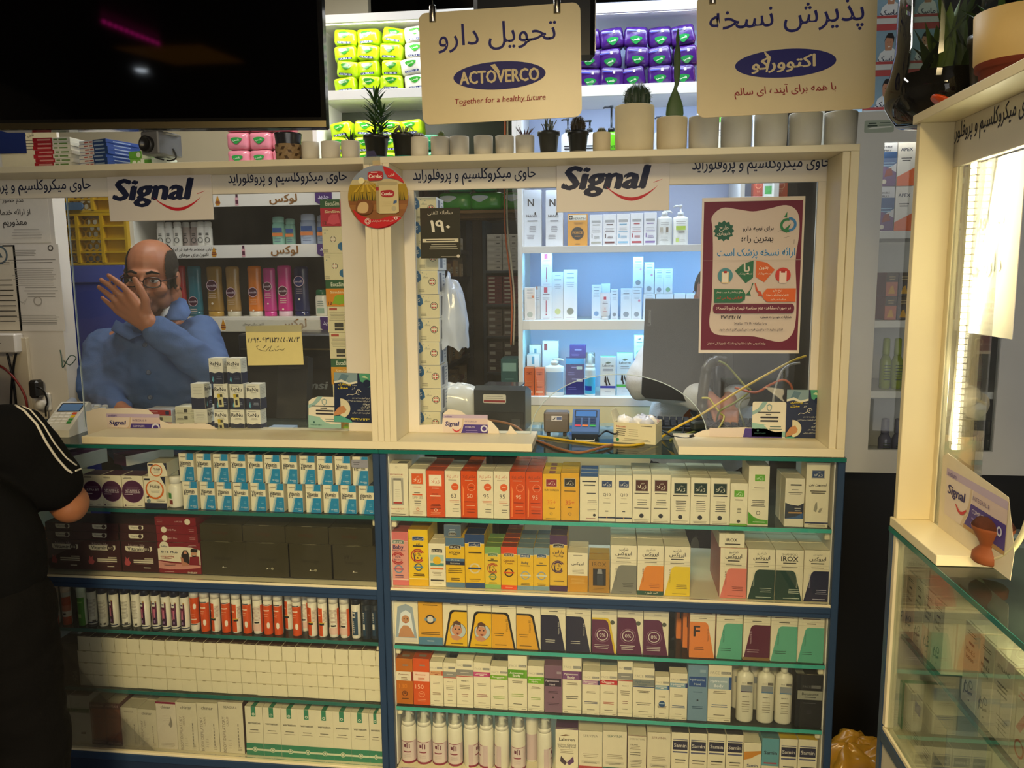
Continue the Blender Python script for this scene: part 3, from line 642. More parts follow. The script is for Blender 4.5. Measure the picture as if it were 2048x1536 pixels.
R3=[
 (790,837.6,1185,.05,W_,"t IROX .5 1.0 .5 #26231f;b Baby_Shampoo .5 .90 .75 #37312e;l .1 .9 .83 1 .1 #37312e .016;p #9aa8b4 .02 .04 .97 .04 .78 .72 .5 .78 .15 .72;p #dfe4e6 .16 .2 .82 .2 .7 .6 .5 .66 .28 .6;c .48 .48 .17 #c08a62;p #c08a62 .16 .13 .86 .13 .7 .3 .56 .36 .38 .36 .24 .28;c .42 .49 .022 #33231c;c .55 .49 .022 #33231c;p #a04a3c .43 .42 .54 .42 .48 .40;p #d9cfc0 .02 .04 .97 .04 .95 .12 .05 .12;",'baby shampoo carton with a photo of a smiling baby under a towel'),
 (838,886.3,1187,.05,'#dfa42c',"t IROX .5 1.0 .5 #26231f;b Baby_Antidandruff .5 .92 .84 #33302c;b Shampoo .5 .84 .42 #33302c;l .15 .85 .77 1 .1 #4a3a12 .013;r 0 0 1 .15 #4f7f9c;l .35 .65 .07 1 .1 #cfd8d8 .014;o .5 .5 .2 .14 #3a3a38;c .5 .5 .13 #d9cfc0;r .27 .47 .38 .53 #6c8fa8;r .62 .47 .73 .53 #6c8fa8;l .1 .9 .24 2 .035 #5d4413 .013;",'amber baby shampoo carton with a slate blue base'),
 (886.7,935,1189,.05,W_,irx('#e4b41a','#1d1b1c')+FACE+"l .3 .85 .04 1 .1 #3a2a14 .014;",'yellow panelled carton with a round photo of a laughing baby beside the amber one'),
 (935.5,983.6,1192,.05,W_,irx('#e4b41a','#1d1b1c')+FACE+"l .3 .85 .04 1 .1 #3a2a14 .014;",'yellow panelled carton with a round baby photo nearer the middle'),
 (984,1032.6,1194,.05,W_,irx('#e0a528','#1d1b1c','L')+"v Vitamin_B5 .62 .45 .25 #5d4413;l .1 .5 .28 2 .04 #5d4413 .012;l .1 .65 .06 1 .1 #5d4413 .013;",'amber panelled carton with a black border slanting from its neighbour'),
 (1033,1081.6,1197,.05,W_,irx('#e0a528','#1d1b1c','L')+"v Vitamin_B5 .55 .45 .25 #5d4413;l .1 .5 .28 2 .04 #5d4413 .012;l .1 .65 .06 1 .1 #5d4413 .013;",'amber panelled carton beside the navy ones'),
 (1082,1131.2,1200,.05,W_,irp('#22223a','L'),'navy panelled carton beside the amber ones'),
 (1132,1181.6,1203,.05,W_,irp('#22223a','L'),'navy panelled carton beside the plum ones'),
 (1183.3,1233.4,1205,.05,W_,irx('#5d2146','#e0bd2a','L')+swt,'plum sleep shampoo carton with a yellow border'),
 (1234,1285.2,1207,.05,W_,"T L #5d2146 #5d2146 .72;"+swt,'plum sleep shampoo carton in the middle of the three'),
 (1286,1336.5,1210,.05,W_,"T L #5d2146 #5d2146 .70;"+swt,'plum sleep shampoo carton beside the gap'),
 (1377.5,1429,1213,.05,W_,irp('#e5853a','L','#4a2a14')+"b F .28 .52 .26 #3a2a20;",'orange panelled carton with a big letter',{'n':2,'dx':-.012,'c':{'side':'#d2763a'}}),
 (1431,1482.8,1216,.05,W_,irp('#5fae92','R','#1f4a3c'),'sea green panelled carton beside the orange one'),
 (1484.3,1538.2,1219,.05,W_,irp('#5d1c3a','R','#e0c8cc','r 0 0 1 .06 #8a6a3a;'),'wine panelled carton between two sea green ones'),
 (1539,1592.2,1222,.05,W_,irp('#5fae92','R','#1f4a3c'),'sea green panelled carton beside the wine one'),
 (1593,1645.5,1225,.05,W_,irp('#5fae92','R','#1f4a3c'),'sea green panelled carton at the blue end post'),
]
row('shampoo_carton','carton','shampoo cartons on the shelf under the blue rail','under the rail',ZS['r3'],(1298,.0505),[(r[0],r[1],max(r[2]-4,1160),*r[3:]) if 0 else r for r in R3],y0=.026)
# ---- right case, fourth shelf: face creams
def fd(band,word,w2='',vb=.70,bh=.10,edge=None,ink='#efe7dc',bot='#4a443a',logo='#8b8984',mark=None,base_line=True):
 s=f"r .55 {vb+bh+.045} .96 {vb+bh+.09} {logo};t FACE .28 {vb+bh+.067} .40 #b3ab97;t DOUX .75 {vb+bh+.067} .34 #d8d0bc;"
 s += f"r 0 {vb} 1 {vb+bh} {band};"+(f"r .88 {vb} 1 {vb+bh} {edge};" if edge else '')+f"b {word} .45 {vb+bh*.62} .72 {ink};"+(f"l .35 .65 {vb+bh*.2} 1 .1 {ink} .014;" if w2 == '' else f"b {w2} .45 {vb+bh*.25} .4 {ink};")
 s += f"l .2 .8 .54 2 .03 #857a63 .01;l .12 .88 .30 2 .035 {bot} .012;l .25 .75 .12 1 .1 #6a6455 .012;"+("r 0 .07 1 .075 #b8ad92;l .05 .3 .03 1 .1 #8a7f66 .01;l .7 .95 .03 1 .1 #8a7f66 .01;" if base_line else '')
 if mark:s += mark
 return s
def fdv():return "r .4 .86 .9 .91 #8b8984;t FACE .25 .885 .35 #b3ab97;r 0 .68 1 .80 #8d8b86;l .2 .8 .735 1 .1 #c9c3b4 .014;r 0 .655 1 .672 #b03a3a;b vitamin_C .5 .57 .45 #3c3a38;l .15 .85 .47 3 .035 #857a63 .01;l .3 .7 .28 2 .035 #8c5a50 .011;l .3 .7 .14 1 .1 #6a6455 .011;r 0 .07 1 .075 #b8ad92;"
R4=[
 (794,827.2,1318,.04,'#c06a16',"r 0 .52 1 .72 #e6dcc3;r .9 .52 1 .72 #8c2a1a;b Photosome .45 .66 .6 #8c4a1a;l .25 .7 .58 2 .03 #7a5a2a .012;t 130 .4 .40 .5 #e08a2a;o .5 .24 .17 .13 #5a2a10;l .4 .6 .24 1 .1 #5a2a10 .02;l .25 .8 .12 1 .1 #4a2a10 .016;l .4 .75 .85 1 .1 #8c8377 .03;",'burnt orange sunscreen carton with a white band',{'n':2,'c':{'top':'#96501a','topops':'r .3 .3 .75 .6 #8c8377'}}),
 (827.7,860.6,1318,.04,'#d8541a',"r 0 .52 1 .72 #f0d2bd;b Photosome .45 .66 .6 #c0502a;l .25 .75 .58 2 .03 #c96b3d .012;t 150 .38 .40 .5 #f2c9a4;o .5 .24 .19 .16 #f0a87c;l .38 .62 .24 1 .1 #f0a87c .02;l .2 .8 .12 2 .03 #f0a87c .01;l .4 .75 .85 1 .1 #8c8377 .03;",'vivid orange sunscreen carton with a pale band',{'n':2,'c':{'top':'#b8481a','topops':'r .3 .3 .75 .6 #8c8377'}}),
 (861,887.6,1324,.03,W_,fd('#d9a070','Activsome',edge='#c8502a',ink='#8c3a1a',bot='#8c6a4a'),'slim white carton with a peach band',{'n':2}),
 (888,913.6,1326,.03,W_,fdv(),'slim white carton with a grey band over a red line'),
 (914,947.6,1320,.04,W_,fdv(),'wide white carton with a grey band over a red line',{'n':1}),
 (948,981.3,1326,.035,W_,fd('#c2457e','Lactosome',bot='#8c3a4a',edge='#a83268'),'white carton with a magenta band',{'n':1}),
 (981.7,1016.2,1333,.035,W_,fd('#6fa80f','Acnesome',bot='#8aa84a',edge='#86b83a'),'white carton with a lime band beside the magenta one'),
 (1016.6,1054.6,1312,.04,W_,fd('#5a9a10','Acnesome','Body',vb=.60,bh=.15,bot='#8aa84a',edge='#6fa82a'),'tall white carton with a broad lime band',{'n':1}),
 (1055,1088.3,1333,.035,W_,fd('#6fb010','Acnesome','Hydra',vb=.62,bh=.15,bot='#8aa84a'),'white carton with a lime band beside the mauve one'),
 (1088.7,1124.3,1331,.035,'#7d5a70',"r .02 .56 .95 .73 #2a1d33;b Pigmensome .45 .67 .75 #c8bcc8;b Hand .45 .60 .3 #c8bcc8;r .7 .83 .95 .88 #a08f9c;l .2 .8 .45 2 .03 #4a3242 .011;c .5 .33 .05 #241820;l .15 .85 .20 2 .03 #4a3242 .012;",'mauve hand cream carton with a dark band'),
 (1124.7,1163,1314,.04,W_,fd('#7a4a7c','Pigmensome','Body',vb=.60,bh=.15,edge='#5a2a5c'),'tall white carton with a purple band',{'n':1}),
 (1164,1199,1343,.035,W_,fd('#b488a8','Pigmensome',edge='#3a2a5c',bot='#3a3a6a'),'white carton with a pale mauve band',{'n':1}),
 (1199.7,1234.2,1343,.035,W_,fd('#c2242c','Clasome',bot='#b04a3a',edge='#c2242c'),'white carton with a scarlet band'),
 (1234.7,1264.5,1324,.035,W_,fdv(),'slim tall carton with a grey band beside the scarlet one',{'n':1}),
 (1265,1308,1336,.04,W_,fd('#7f8480','Hydrasome','Booster',vb=.64,bh=.13,ink='#5a6a78',mark='r 0 .62 1 .64 #2a4a7a;b vitamin_C .5 .53 .4 #3c3a38;'),'wide white carton with a grey band over a blue line',{'n':1}),
 (1309,1337.5,1354,.03,W_,fd('#7fa2b4','Hydrasome',edge='#1d4a8c',mark='c .5 .36 .24 #1d4a7c;l .3 .7 .36 1 .1 #a8c0d0 .02;'),'short white carton with a round blue seal'),
 (1338,1373.5,1347,.035,W_,fd('#8aa8b8','Hydrasome',edge='#1d3a7c',bot='#3a5a8a'),'white carton with a grey blue band beside the blue one'),
 (1374,1413.4,1331,.04,'#7393ab',"r .05 .62 .92 .80 #1f4a8c;b Hydrasome .48 .74 .75 #b8cbdc;b Hand .48 .67 .35 #b8cbdc;r .6 .88 .9 .93 #94adc0;l .25 .75 .52 1 .1 #4a6a84 .014;c .5 .38 .05 #24303c;l .15 .85 .26 2 .03 #3a5a74 .012;",'pale blue hand cream carton with a royal blue band'),
 (1414,1461,1331,.045,W_,fd('#a3b6c0','Hydrasome','Body',vb=.58,bh=.22,edge='#1d4a8c',ink='#e6eaec',bot='#3a5a8a'),'broad white carton with a silver blue band',{'n':1}),
 (1589,1643,1350,.06,'#17181c',"r .05 .53 .97 .70 #9a9a8c;b Botusome .52 .64 .62 #3a3a38;l .3 .75 .57 1 .1 #4a4a48 .016;r .55 .75 .9 .81 #6a6a68;t FACE .38 .78 .3 #6a6a68;l .2 .8 .46 1 .1 #55565a .014;l .4 .6 .32 3 .03 #55565a .008;",'black face cream carton with a silver band at the blue end post',{'c':{'topops':'r .0 .1 .3 .5 #8c8c80'}}),
]
row('face_cream_carton','carton','face cream cartons on the fourth glass shelf','in the fourth row',ZS['r4'],(1421.5,.0585),R4,y0=.026)
# ---- right case, bottom shelf cartons
def srv(word,u='#8b8574',band=None):return f"t {word} .5 .90 .62 {u};l .15 .85 .50 3 .035 #8a7f66 .009;r .12 .30 .88 .36 #cfc6ac;l .18 .8 .32 2 .02 #6a6455 .009;"+(f"r 0 .14 1 .24 {band};" if band else '')
def smn(c='#20203f'):return f"r .08 .60 .92 .63 #57597a;r .08 .66 .92 .84 {c};b Samin .5 .75 .72 #cfc8c0;r .08 .86 .92 .875 #57597a;l .15 .9 .45 1 .1 #33302c .022;l .15 .85 .40 1 .1 #8a7f66 .012;"
R5=[
 (1111,1156.4,1457,.06,W_,"r 0 .98 1 1 #4d1d52;b Laboren .5 .77 .68 #2b2522;p #7a5a3a .2 .84 .45 .88 .65 .86 .4 .84;t Intimo_Genital .5 .66 .8 #3c3a38;t Cleansing_Gel .5 .61 .78 #3c3a38;l .2 .8 .55 3 .035 #8a7f66 .009;p #5a2f68 .5 .28 .78 .42 .82 .3 .6 .22;p #3a2430 .5 .28 .24 .42 .2 .3 .42 .22;",'cleansing gel carton with a purple top and a butterfly',{'c':{'top':'#4d2352'}}),
 (1157,1204.5,1463,.055,'#e2d8bd',srv('SERVINA',band='#b03238'),'cream coloured carton with a red band beside the purple topped one',{'n':1}),
 (1205,1253,1463,.055,'#e2d8bd',srv('SERVINA','#4a6a5a','#2e6a5c'),'cream coloured carton with a green band',{'n':1}),
 (1254,1292,1471.6,.045,'#dfd5ba',"t DERMATOPE .5 .93 .8 #8b8574;b MELAFIX .35 .80 .4 #5d564a;l .1 .7 .76 3 .03 #8a7f66 .009;l .1 .7 .62 2 .05 #4a443a .012;l .1 .8 .45 5 .035 #6a6455 .01;",'cream carton with left aligned small print',{'n':1,'c':{'side':'#7a4436'}}),
 (1293,1340,1466,.055,'#e2d8bd',srv('SERVINA','#8a6a5a','#8c3a4a'),'cream coloured carton beside the navy logo cartons',{'n':1}),
 (1341,1376.4,1466,.045,W_,smn(),'white carton with a navy logo plate at the start of four',{'c':{'top':'#3a3a40'}}),
 (1377,1412.4,1467,.045,W_,smn(),'white carton with a navy logo plate, next to the start of four',{'c':{'top':'#3a3a40'}}),
 (1413,1449,1468.5,.045,W_,smn(),'white carton with a navy logo plate, next to the end of four',{'c':{'top':'#3a3a40'}}),
 (1449.6,1484.6,1470,.045,W_,smn(),'white carton with a navy logo plate at the end of four',{'c':{'top':'#3a3a40'}}),
 (1485,1520,1486,.045,W_,"p #d28a2a 0 .62 .4 .66 .75 .74 1 .78 1 .84 0 .80;b Samin .5 .5 .62 #27406e;l .2 .8 .40 2 .04 #8a7f66 .01;",'white carton with an orange wave',{'n':1}),
 (1520.6,1555.4,1477,.045,'#5f9fae',"b Samin .5 .72 .75 #1d2a3a;l .1 .9 .5 1 .04 #a34a5a .03;r 0 .0 1 .46 #e2d8bd;l .2 .8 .36 4 .04 #6a6455 .011;",'sky blue carton with dark script',{'c':{'top':'#4f7f88'}}),
 (1556,1591.6,1478,.045,W_,smn(),'white carton with a navy plate and yellow top beside the blue one',{'c':{'top':'#d9b41a'}}),
 (1592.4,1631,1480,.045,W_,smn(),'white carton with a navy plate and yellow top at the end post',{'c':{'top':'#d9b41a'}}),
]
row('cream_carton','carton','cream cartons on the lowest shelf','in the lowest row',ZS['r5'],(1545,.065),R5,y0=.03)
# ------------------------------------------------------------------ left case: vitamins
VIT="p #1583b4 .60 1 .80 1 .80 .76 .54 .76;r .80 .76 1 1 #1583b4;p #1583b4 1 .52 .52 .52 .30 0 1 0;"+ \
 "p #3f9cc4 .56 1 .585 1 .525 .76 .50 .76;p #6ab4d2 .52 1 .54 1 .48 .76 .46 .76;p #3f9cc4 .48 .52 .50 .52 .27 0 .24 0;p #6ab4d2 .44 .52 .455 .52 .215 0 .195 0;p #93c8dc .40 .52 .41 .52 .17 0 .155 0;"+ \
 "b HealthAid .30 .88 .38 #5a4a34;b Vitamin .46 .66 .74 #2b2a33 .13;b B12 .24 .565 .27 #2b2a33 .09;l .55 .85 .575 1 .1 #4a4a50 .014;l .68 .88 .33 2 .05 #8cc4de .012;b 50_tablets .72 .13 .42 #cfe2e6;l .72 .92 .07 1 .1 #cfe2e6 .012;"
U0=[360,394.5,428.5,462.5,496.7,531,565.6,600.8,636,671,706.6]
B0=[368,402,435.5,469,503,539.6,576.8,613,648,683,718.8]
zv=ZS['l1']
vw=.0425;vh=at(545,967.5,Y=.024).z-zv
vit=carton('vitamin_carton',vw,vh,.05,W_,VIT,top='#1d3a5a')
first=[True]
def put(proto,first,loc,label,cat,group,rz=0):
 o=proto if first[0] else dup(proto)
 first[0]=False
 o.location=loc;o.rotation_euler=(0,0,rz);tag(o,label,cat,group);return o
for tier,xs_,bx,zz,ph in ((0,B0,0,zv,'lower'),(1,U0,0,zv+vh+.0006,'upper')):
 for i,x in enumerate(xs_):
  yb_=(1021.6+(x-368)*.0222) if tier == 0 else 963+(x-360)*.0175
  a=at(x,yb_,Y=.026).x
  nm=f"white and blue vitamin B12 carton, {ORD[i]} in the {ph} tier counted towards the blue post"
  put(vit,first,(a+vw/2,.026+rnd.uniform(-.0015,.0015),zz+.0002),nm,'carton','vitamin B12 cartons in two tiers',rnd.uniform(-.012,.012))
# grey price tag stuck over the last upper carton
a=at(703,935,Y=.0225);b=at(736,920,Y=.0225)
q=MB();q.prism(rrect(b.x-a.x,b.z-a.z,.003),0,.0006,M('#9a97a3','plastic'));f=Face(q,(0,0,0),w=b.x-a.x,h=b.z-a.z);f.lines(.08,.5,.62,2,.25,'#55535c',.1)
o=q.build('price_tag',loc=(a.x,.0228,a.z));tag(o,'small grey price tag stuck on the last upper vitamin carton','price tag')
PUR='#4b1740'
def pbx(w2,w3=''):return "l .08 .5 .94 2 .03 #4a3a3c .014;c .5 .50 .52 #7a4a72;"+f"c .5 .50 .50 {PUR};b {w2} .5 .53 .72 #d9c9cf;"+(f"b {w3} .5 .47 .72 #d9c9cf;" if w3 else '')+"l .15 .85 .64 3 .03 #8c6a84 .008;l .1 .5 .40 1 .1 #d9c9cf .02;c .12 .06 .04 #4b1740;l .2 .5 .055 1 .1 #5d4a4a .01;l .7 .92 .055 1 .1 #5d4a4a .01;"
L1=[
 (92,128,945,.06,W_,pbx('MULTI_C'),'cream vitamin carton with a purple oval behind the customer'),
 (129,168,948,.06,W_,pbx('CAL_BIT'),'cream vitamin carton with a purple oval beside the elbow'),
 (169.8,206.5,950,.06,W_,pbx('ULTRA_BIT'),'cream vitamin carton with a purple oval beside its twins',{'c':{'top':'#5a2a4a'}}),
 (207,246,951,.06,W_,pbx('VITAMIN_C','WITH_ROSE_HIPS'),'cream rose hip vitamin carton in the middle of the purple ones',{'c':{'top':'#5a2a4a'}}),
 (247,289,952,.06,W_,pbx('VITAMIN_C','WITH_ROSE_HIPS'),'cream rose hip vitamin carton beside the flu remedy',{'c':{'top':'#5a2a4a'}}),
 (290,334,953.5,.07,'#e9dfc2',"r 0 0 1 .16 #1d2238;p #1d2238 .78 1 1 1 1 .70 .88 .86;r .05 .88 .3 .94 #1d2238;o .5 .58 .42 .34 #d2691e;c .5 .60 .35 #e9dfc2;b FluSip .52 .68 .45 #2b2422;l .3 .75 .56 3 .035 #777 .008;c .2 .22 .09 #7a8a8a;p #4a3a2a .1 .34 .2 .3 .24 .36 .2 .4;l .55 .95 .26 2 .04 #4a443a .012;",'cream flu remedy carton with an orange ring, standing upright',{'name':'flu_remedy_carton'}),
]
row('vitamin_carton','carton','purple and cream vitamin cartons','in the vitamin row',ZS['l1'],(1033,.0222),L1,y0=.028)
zf=at(312,953.5,Y=.03).z
o=carton('flu_remedy_carton',.054,.038,.075,'#e9dfc2',"p #1d2238 .8 1 1 1 1 .3 .9 .75;r .05 .82 .3 .92 #1d2238;o .45 .45 .32 .27 #d2691e;b FluSip .48 .55 .38 #2b2422;l .3 .66 .42 3 .08 #777 .02;",top='#d9cfb8');o.location=(at(315,950,Y=.03).x,.03,zf+.001);o.rotation_euler=(0,0,.1)
tag(o,'flu remedy carton with an orange ring lying on the upright one','carton')
o=carton('vitamin_carton',.085,.042,.12,'#d9cfc0',f"r 0 0 .78 .95 {PUR};l .2 .6 .8 2 .1 #8c6a84 .03;",top='#6a4260',topops=f"c .3 .5 .28 {PUR};c .75 .5 .24 {PUR};",side='#d6d0c8');o.location=(at(128,950,Y=.09).x,.085,at(170,951,Y=.03).z+.001);o.rotation_euler=(0,0,-.25)
tag(o,'large purple vitamin carton lying on the row behind the sleeve','carton')
o=carton('vitamin_carton',.07,.03,.15,'#c9c2bc',f"r 0 0 1 1 {PUR};",top=PUR,topops="l .1 .7 .8 4 .15 #7a4a72 .03;",side='#cfcac2');o.location=(at(240,950,Y=.14).x,.145,at(240,951,Y=.03).z+.001);o.rotation_euler=(0,0,-.5)
tag(o,'purple vitamin carton lying slanted behind the rose hip cartons','carton')
# white pill bottle
q=MB();q.lathe([(.0185,0),(.0195,.003),(.0195,.058),(.016,.066),(.0135,.068)],M('#e9e4d2','plastic'),28)
f=Face(q,(-.012,-.0197,.006),w=.02,h=.05)
a=PI
for c_,z0,z1,t0,t1 in (('#3f8a3f',.026,.042,-2.5,-1.75),('#7a2a20',.010,.022,-2.2,-1.6)):
 P=[(t0+(t1-t0)*i/6) for i in range(7)]
 q.add([(.0198*math.cos(t),.0198*math.sin(t),z) for z in (z0,z1) for t in P],[(i,i+1,8+i,7+i) for i in range(6)],M(c_,'ink'),True)
o=q.build('pill_bottle',loc=(at(355,1019,Y=.052).x,.052,ZS['l1']+.0002));tag(o,'white pill bottle with a green label between the flu remedy and vitamin cartons','bottle')
q=MB();q.lathe([(.0155,.067),(.0155,.084),(.0145,.086)],M('#ece8da','plastic'),28);q.build('lid',o)
# ---- left case second shelf: dark red vitamin, red energy and olive cartons
MAR='#3a0f12'
def nv(w):return "t Norm_life .44 .88 .42 #b09a92;"+"p #e2d8bd .14 .85 .84 .85 .84 .73 .79 .68 .19 .68 .14 .73;"+"b Vitamin .40 .765 .40 #1f1b1c;c .71 .765 .09 #3a1a1a;t B12 .71 .765 .12 #e2d8bd;r .34 .36 .86 .41 #cbbfa4;r .34 .30 .86 .34 #d9ceb4;r .63 .43 .86 .47 #b0a38c;l .35 .8 .26 1 .1 #8c6a62 .008;p #b0464a .12 .22 .22 .2 .27 .3 .22 .40 .24 .5 .18 .42 .14 .50 .13 .38 .1 .3;r .60 .14 .78 .17 #cbbfa4;"
FLAT="p #e2d8bd .28 .82 .66 .82 .66 .45 .62 .3 .32 .3 .28 .45;t Vitamin .43 .58 .2 #1f1b1c;c .58 .57 .05 #3a1a1a;"
zb=ZS['l2']+.0065
MX=[(99,173.5,1079),(174.5,245.5,1081),(246.5,318.5,1083)]
for i,(xa_,xb_,yt) in enumerate(MX):
 yy=.03;by=1150+i*3.2
 a=at(xa_,by,Y=yy).x;b=at(xb_,by,Y=yy).x;h=at((xa_+xb_)/2,yt,Y=yy).z-zb
 where=['nearest the customer','in the middle','beside the red energy carton'][i]
 if i == 0:
  mp=carton('supplement_carton',b-a-.001,h,.05,MAR,nv(0));fl=carton('supplement_carton',b-a-.001,.0245,h,MAR,FLAT);o=mp;g=fl
 else:o=dup(mp);g=dup(fl)
 o.location=((a+b)/2,yy,zb);tag(o,f"upright dark red vitamin carton with a white name plate, {where}",'carton','dark red vitamin cartons')
 for k in range(2):
  g2=g if k == 0 else dup(g)
  g2.location=((a+b)/2-.004+.002*k,yy+.002,zb+h+.0004+k*.025);tag(g2,f"{['lower','upper'][k]} flat dark red vitamin carton lying on the upright one {where}",'carton','dark red vitamin cartons')
ENG="r 0 .88 1 1 #7c1420;p #e2d8bd 0 .42 0 .80 .2 .86 .5 .88 .8 .86 1 .78 1 .30 .6 .36 .2 .40;p #c98a7c 0 .16 0 .40 .3 .33 .7 .33 1 .27 1 .22 .6 .14 .25 .12;c .16 .88 .11 #e2d8bd;b EuRho .16 .88 .15 #22304a;b B12_Plus .28 .70 .38 #1f2a44 .075;l .08 .4 .62 1 .1 #8a7f66 .008;b energy_yielding .22 .55 .32 #a8423a;b metabolism .2 .50 .24 #a8423a;l .12 .42 .30 2 .04 #4a2a28 .014;b ENERGY .80 .045 .22 #e2d8bd;l .1 .4 .05 1 .1 #d9b8b0 .01;l .72 .95 .93 2 .03 #d9b8b0 .009;"+ \
 "p #2a1d1b .56 .30 .56 .62 .62 .78 .70 .78 .74 .66 .74 .34;p #c98d70 .62 .66 .70 .66 .69 .74 .63 .74;p #b87a60 .54 .56 .60 .52 .62 .40 .7 .36 .74 .28 .56 .26;p #7c1420 .74 .30 .98 .30 .98 .58 .88 .6 .76 .56;p #c08a68 .80 .60 .92 .60 .93 .74 .80 .74;p #1f1816 .79 .72 .94 .72 .95 .82 .82 .84 .79 .79;p #2a201c .81 .62 .92 .62 .9 .57 .83 .57;r .83 .62 .9 .632 #e6dcd0;"
a=at(320,1160,Y=.03).x;b=at(404,1163,Y=.03).x;h=at(362,1086,Y=.03).z-zb
o=carton('energy_carton',b-a,h,.055,'#7c1420',ENG);o.location=((a+b)/2,.03,zb);tag(o,'upright red vitamin carton with a photo of a laughing couple','carton','red energy cartons')
for k,(ops,nm) in enumerate((("c .2 .5 .07 #e2d8bd;t B12_Plus .40 .5 .2 #d9b8b0;l .8 .95 .6 2 .2 #d9b8b0 .03;",'lowest'),("c .2 .5 .07 #e2d8bd;t B12_Plus .40 .5 .2 #d9b8b0;l .8 .95 .6 2 .2 #d9b8b0 .03;",'middle'),("c .8 .5 .07 #e2d8bd;t suIP_21B .58 .5 .18 #d9b8b0;l .05 .2 .6 2 .2 #d9b8b0 .03;",'topmost'))):
 o=carton('energy_carton',b-a-.004,.0238,h,'#7c1420',ops);o.location=((a+b)/2-.004-.0015*k,.032,zb+h+.0005+k*.0243);tag(o,f"{nm} of three flat red vitamin cartons on the couple photo carton",'carton','red energy cartons')
OLV='#35301a'
OB=[(405,494.5,1083.5),(496.5,579,1085),(581,666.5,1086),(668,752,1087)]
olab=['beside the red energy cartons','second from the energy cartons','second from the blue post','beside the blue post']
for i,(xa_,xb_,yt) in enumerate(OB):
 by=1163+i*3.2;a=at(xa_,by,Y=.03).x;b=at(xb_,by,Y=.03).x;h=at((xa_+xb_)/2,yt,Y=.03).z-zb
 if i == 0:h0,w0=h,b-a-.003
 o=carton('olive_carton',w0,h0,.055,OLV,"t levelage .5 .50 .4 #26220f;p #d9d2bc .46 .22 .49 .28 .50 .24 .57 .24 .57 .235 .49 .23;l .3 .7 .99 1 .1 #8a8468 .006;"+("c .60 .25 .03 #8a8468;" if i == 1 else '')+("t ۷۴۵۰ .4 .66 .25 #1f1b0c;" if i == 3 else '')) if i in (0,1,3) else dup(o)
 o.location=((a+b)/2,.03,zb);tag(o,f"square dark olive carton with a small white arrow, {olab[i]}",'carton','dark olive cartons')
OB2=[(401,485),(486,570.5),(571,657),(658,744.7)]
ot=None
for i,(xa_,xb_) in enumerate(OB2):
 a=at(xa_,1082,Y=.034).x;b=at(xb_,1084,Y=.034).x
 if i == 0:ot=carton('olive_carton',b-a-.001,.047,.09,OLV,"t levelage .48 .5 .36 #4a2a18;",topops='')
 o=ot if i == 0 else dup(ot)
 o.location=((a+b)/2,.034,zb+h0+.0004);tag(o,f"low dark olive carton lying across the square ones, {olab[i]}",'carton','dark olive cartons')
o=carton('medicine_carton',.06,.10,.05,'#d9541e',"v LEVOFIT .6 .6 .7 #f0d9c4;p #3a2a1d .2 .0 .8 0 .9 .2 .5 .3;r 0 .92 1 1 #2a2a2a;");a=at(79,1150,Y=.05)
o.location=(a.x,.05,zb);tag(o,'orange medicine carton half hidden behind the customer','carton')
# ---- tubes of fizzy tablets
def tube(cap,body,ops,name='tablet_tube',foot=None,hh=.098):
 """a tablet tube: printed wrap in arcs (angle0, angle1, z0, z1, colour), 0 facing the viewer"""
 q=MB();r=.0125
 q.lathe([(r*.95,0,M(foot or body,'plastic')),(r,.002,M(foot or body,'plastic')),(r,.012,M(body,'plastic')),(r,hh-.0,M(body,'plastic'))],M(body,'plastic'),22)
 L_=1
 for t0,t1,z0,z1,c in ops:
  n=max(2,int(abs(t1-t0)/.25));rr=r+.00015*L_;L_ += 1
  A=[-PI/2+t0+(t1-t0)*i/n for i in range(n+1)]
  q.add([(rr*math.cos(t),rr*math.sin(t),z*hh) for z in (z0,z1) for t in A],[(i,i+1,n+2+i,n+1+i) for i in range(n)],M(c,'gloss'),True)
 o=q.build(name)
 q=MB();q.lathe([(r*1.06,hh),(r*1.06,hh+.014),(r*.98,hh+.017)],M(cap,'plastic'),22);q.build('cap',o)
 return o
def dots(c,z0,z1,t0,t1,n):return [(t0,t1-.2*rnd.random(),z0+(z1-z0)*i/n,z0+(z1-z0)*i/n+.018,c) for i in range(n)]
ORW=[(-1.6,1.6,.0,.86,'#d4501a'),(-.7,.6,.70,.735,'#efd3b5'),(-.7,.3,.60,.615,'#f0b48a'),(-.7,.2,.54,.55,'#f0b48a'),(.0,.62,.22,.34,'#f1e3cd'),(.12,.5,.19,.22,'#f1e3cd'),(.12,.5,.34,.37,'#f1e3cd'),(-.8,.8,.875,.90,'#3a3a48')]
ORS=[(-1.7,.2,.03,.86,'#d4501a'),(-1.2,-.2,.62,.66,'#f0b48a'),(.3,1.3,.2,.8,'#e7dcc8')]+dots('#b09c8c',.45,.8,.35,1.2,9)+[(-.4,.5,.36,.42,'#2c2826'),(-.5,.6,.42,.44,'#d9b83a')]
ORK=dots('#b59c90',.4,.85,-1.0,.9,11)+[(-.4,.6,.33,.38,'#2c2826'),(-1.0,1.0,.1,.3,'#e4bfae'),(.9,1.6,.05,.86,'#d4501a')]
MUL=[(-.8,.5,.12,.82,'#3c1836'),(-.8,.5,.5,.82,'#5d1c3a'),(-.75,.45,.80,.84,'#b08a4a'),(-.5,.15,.68,.84,'#e2dccf'),(-.4,.05,.74,.78,'#3c3a48'),(-.45,-.3,.3,.62,'#c46a84'),(-.2,.1,.34,.6,'#c46a84'),(-.25,.05,.18,.26,'#8c6a94'),(-1.3,1.3,.055,.085,'#1f2f50')]
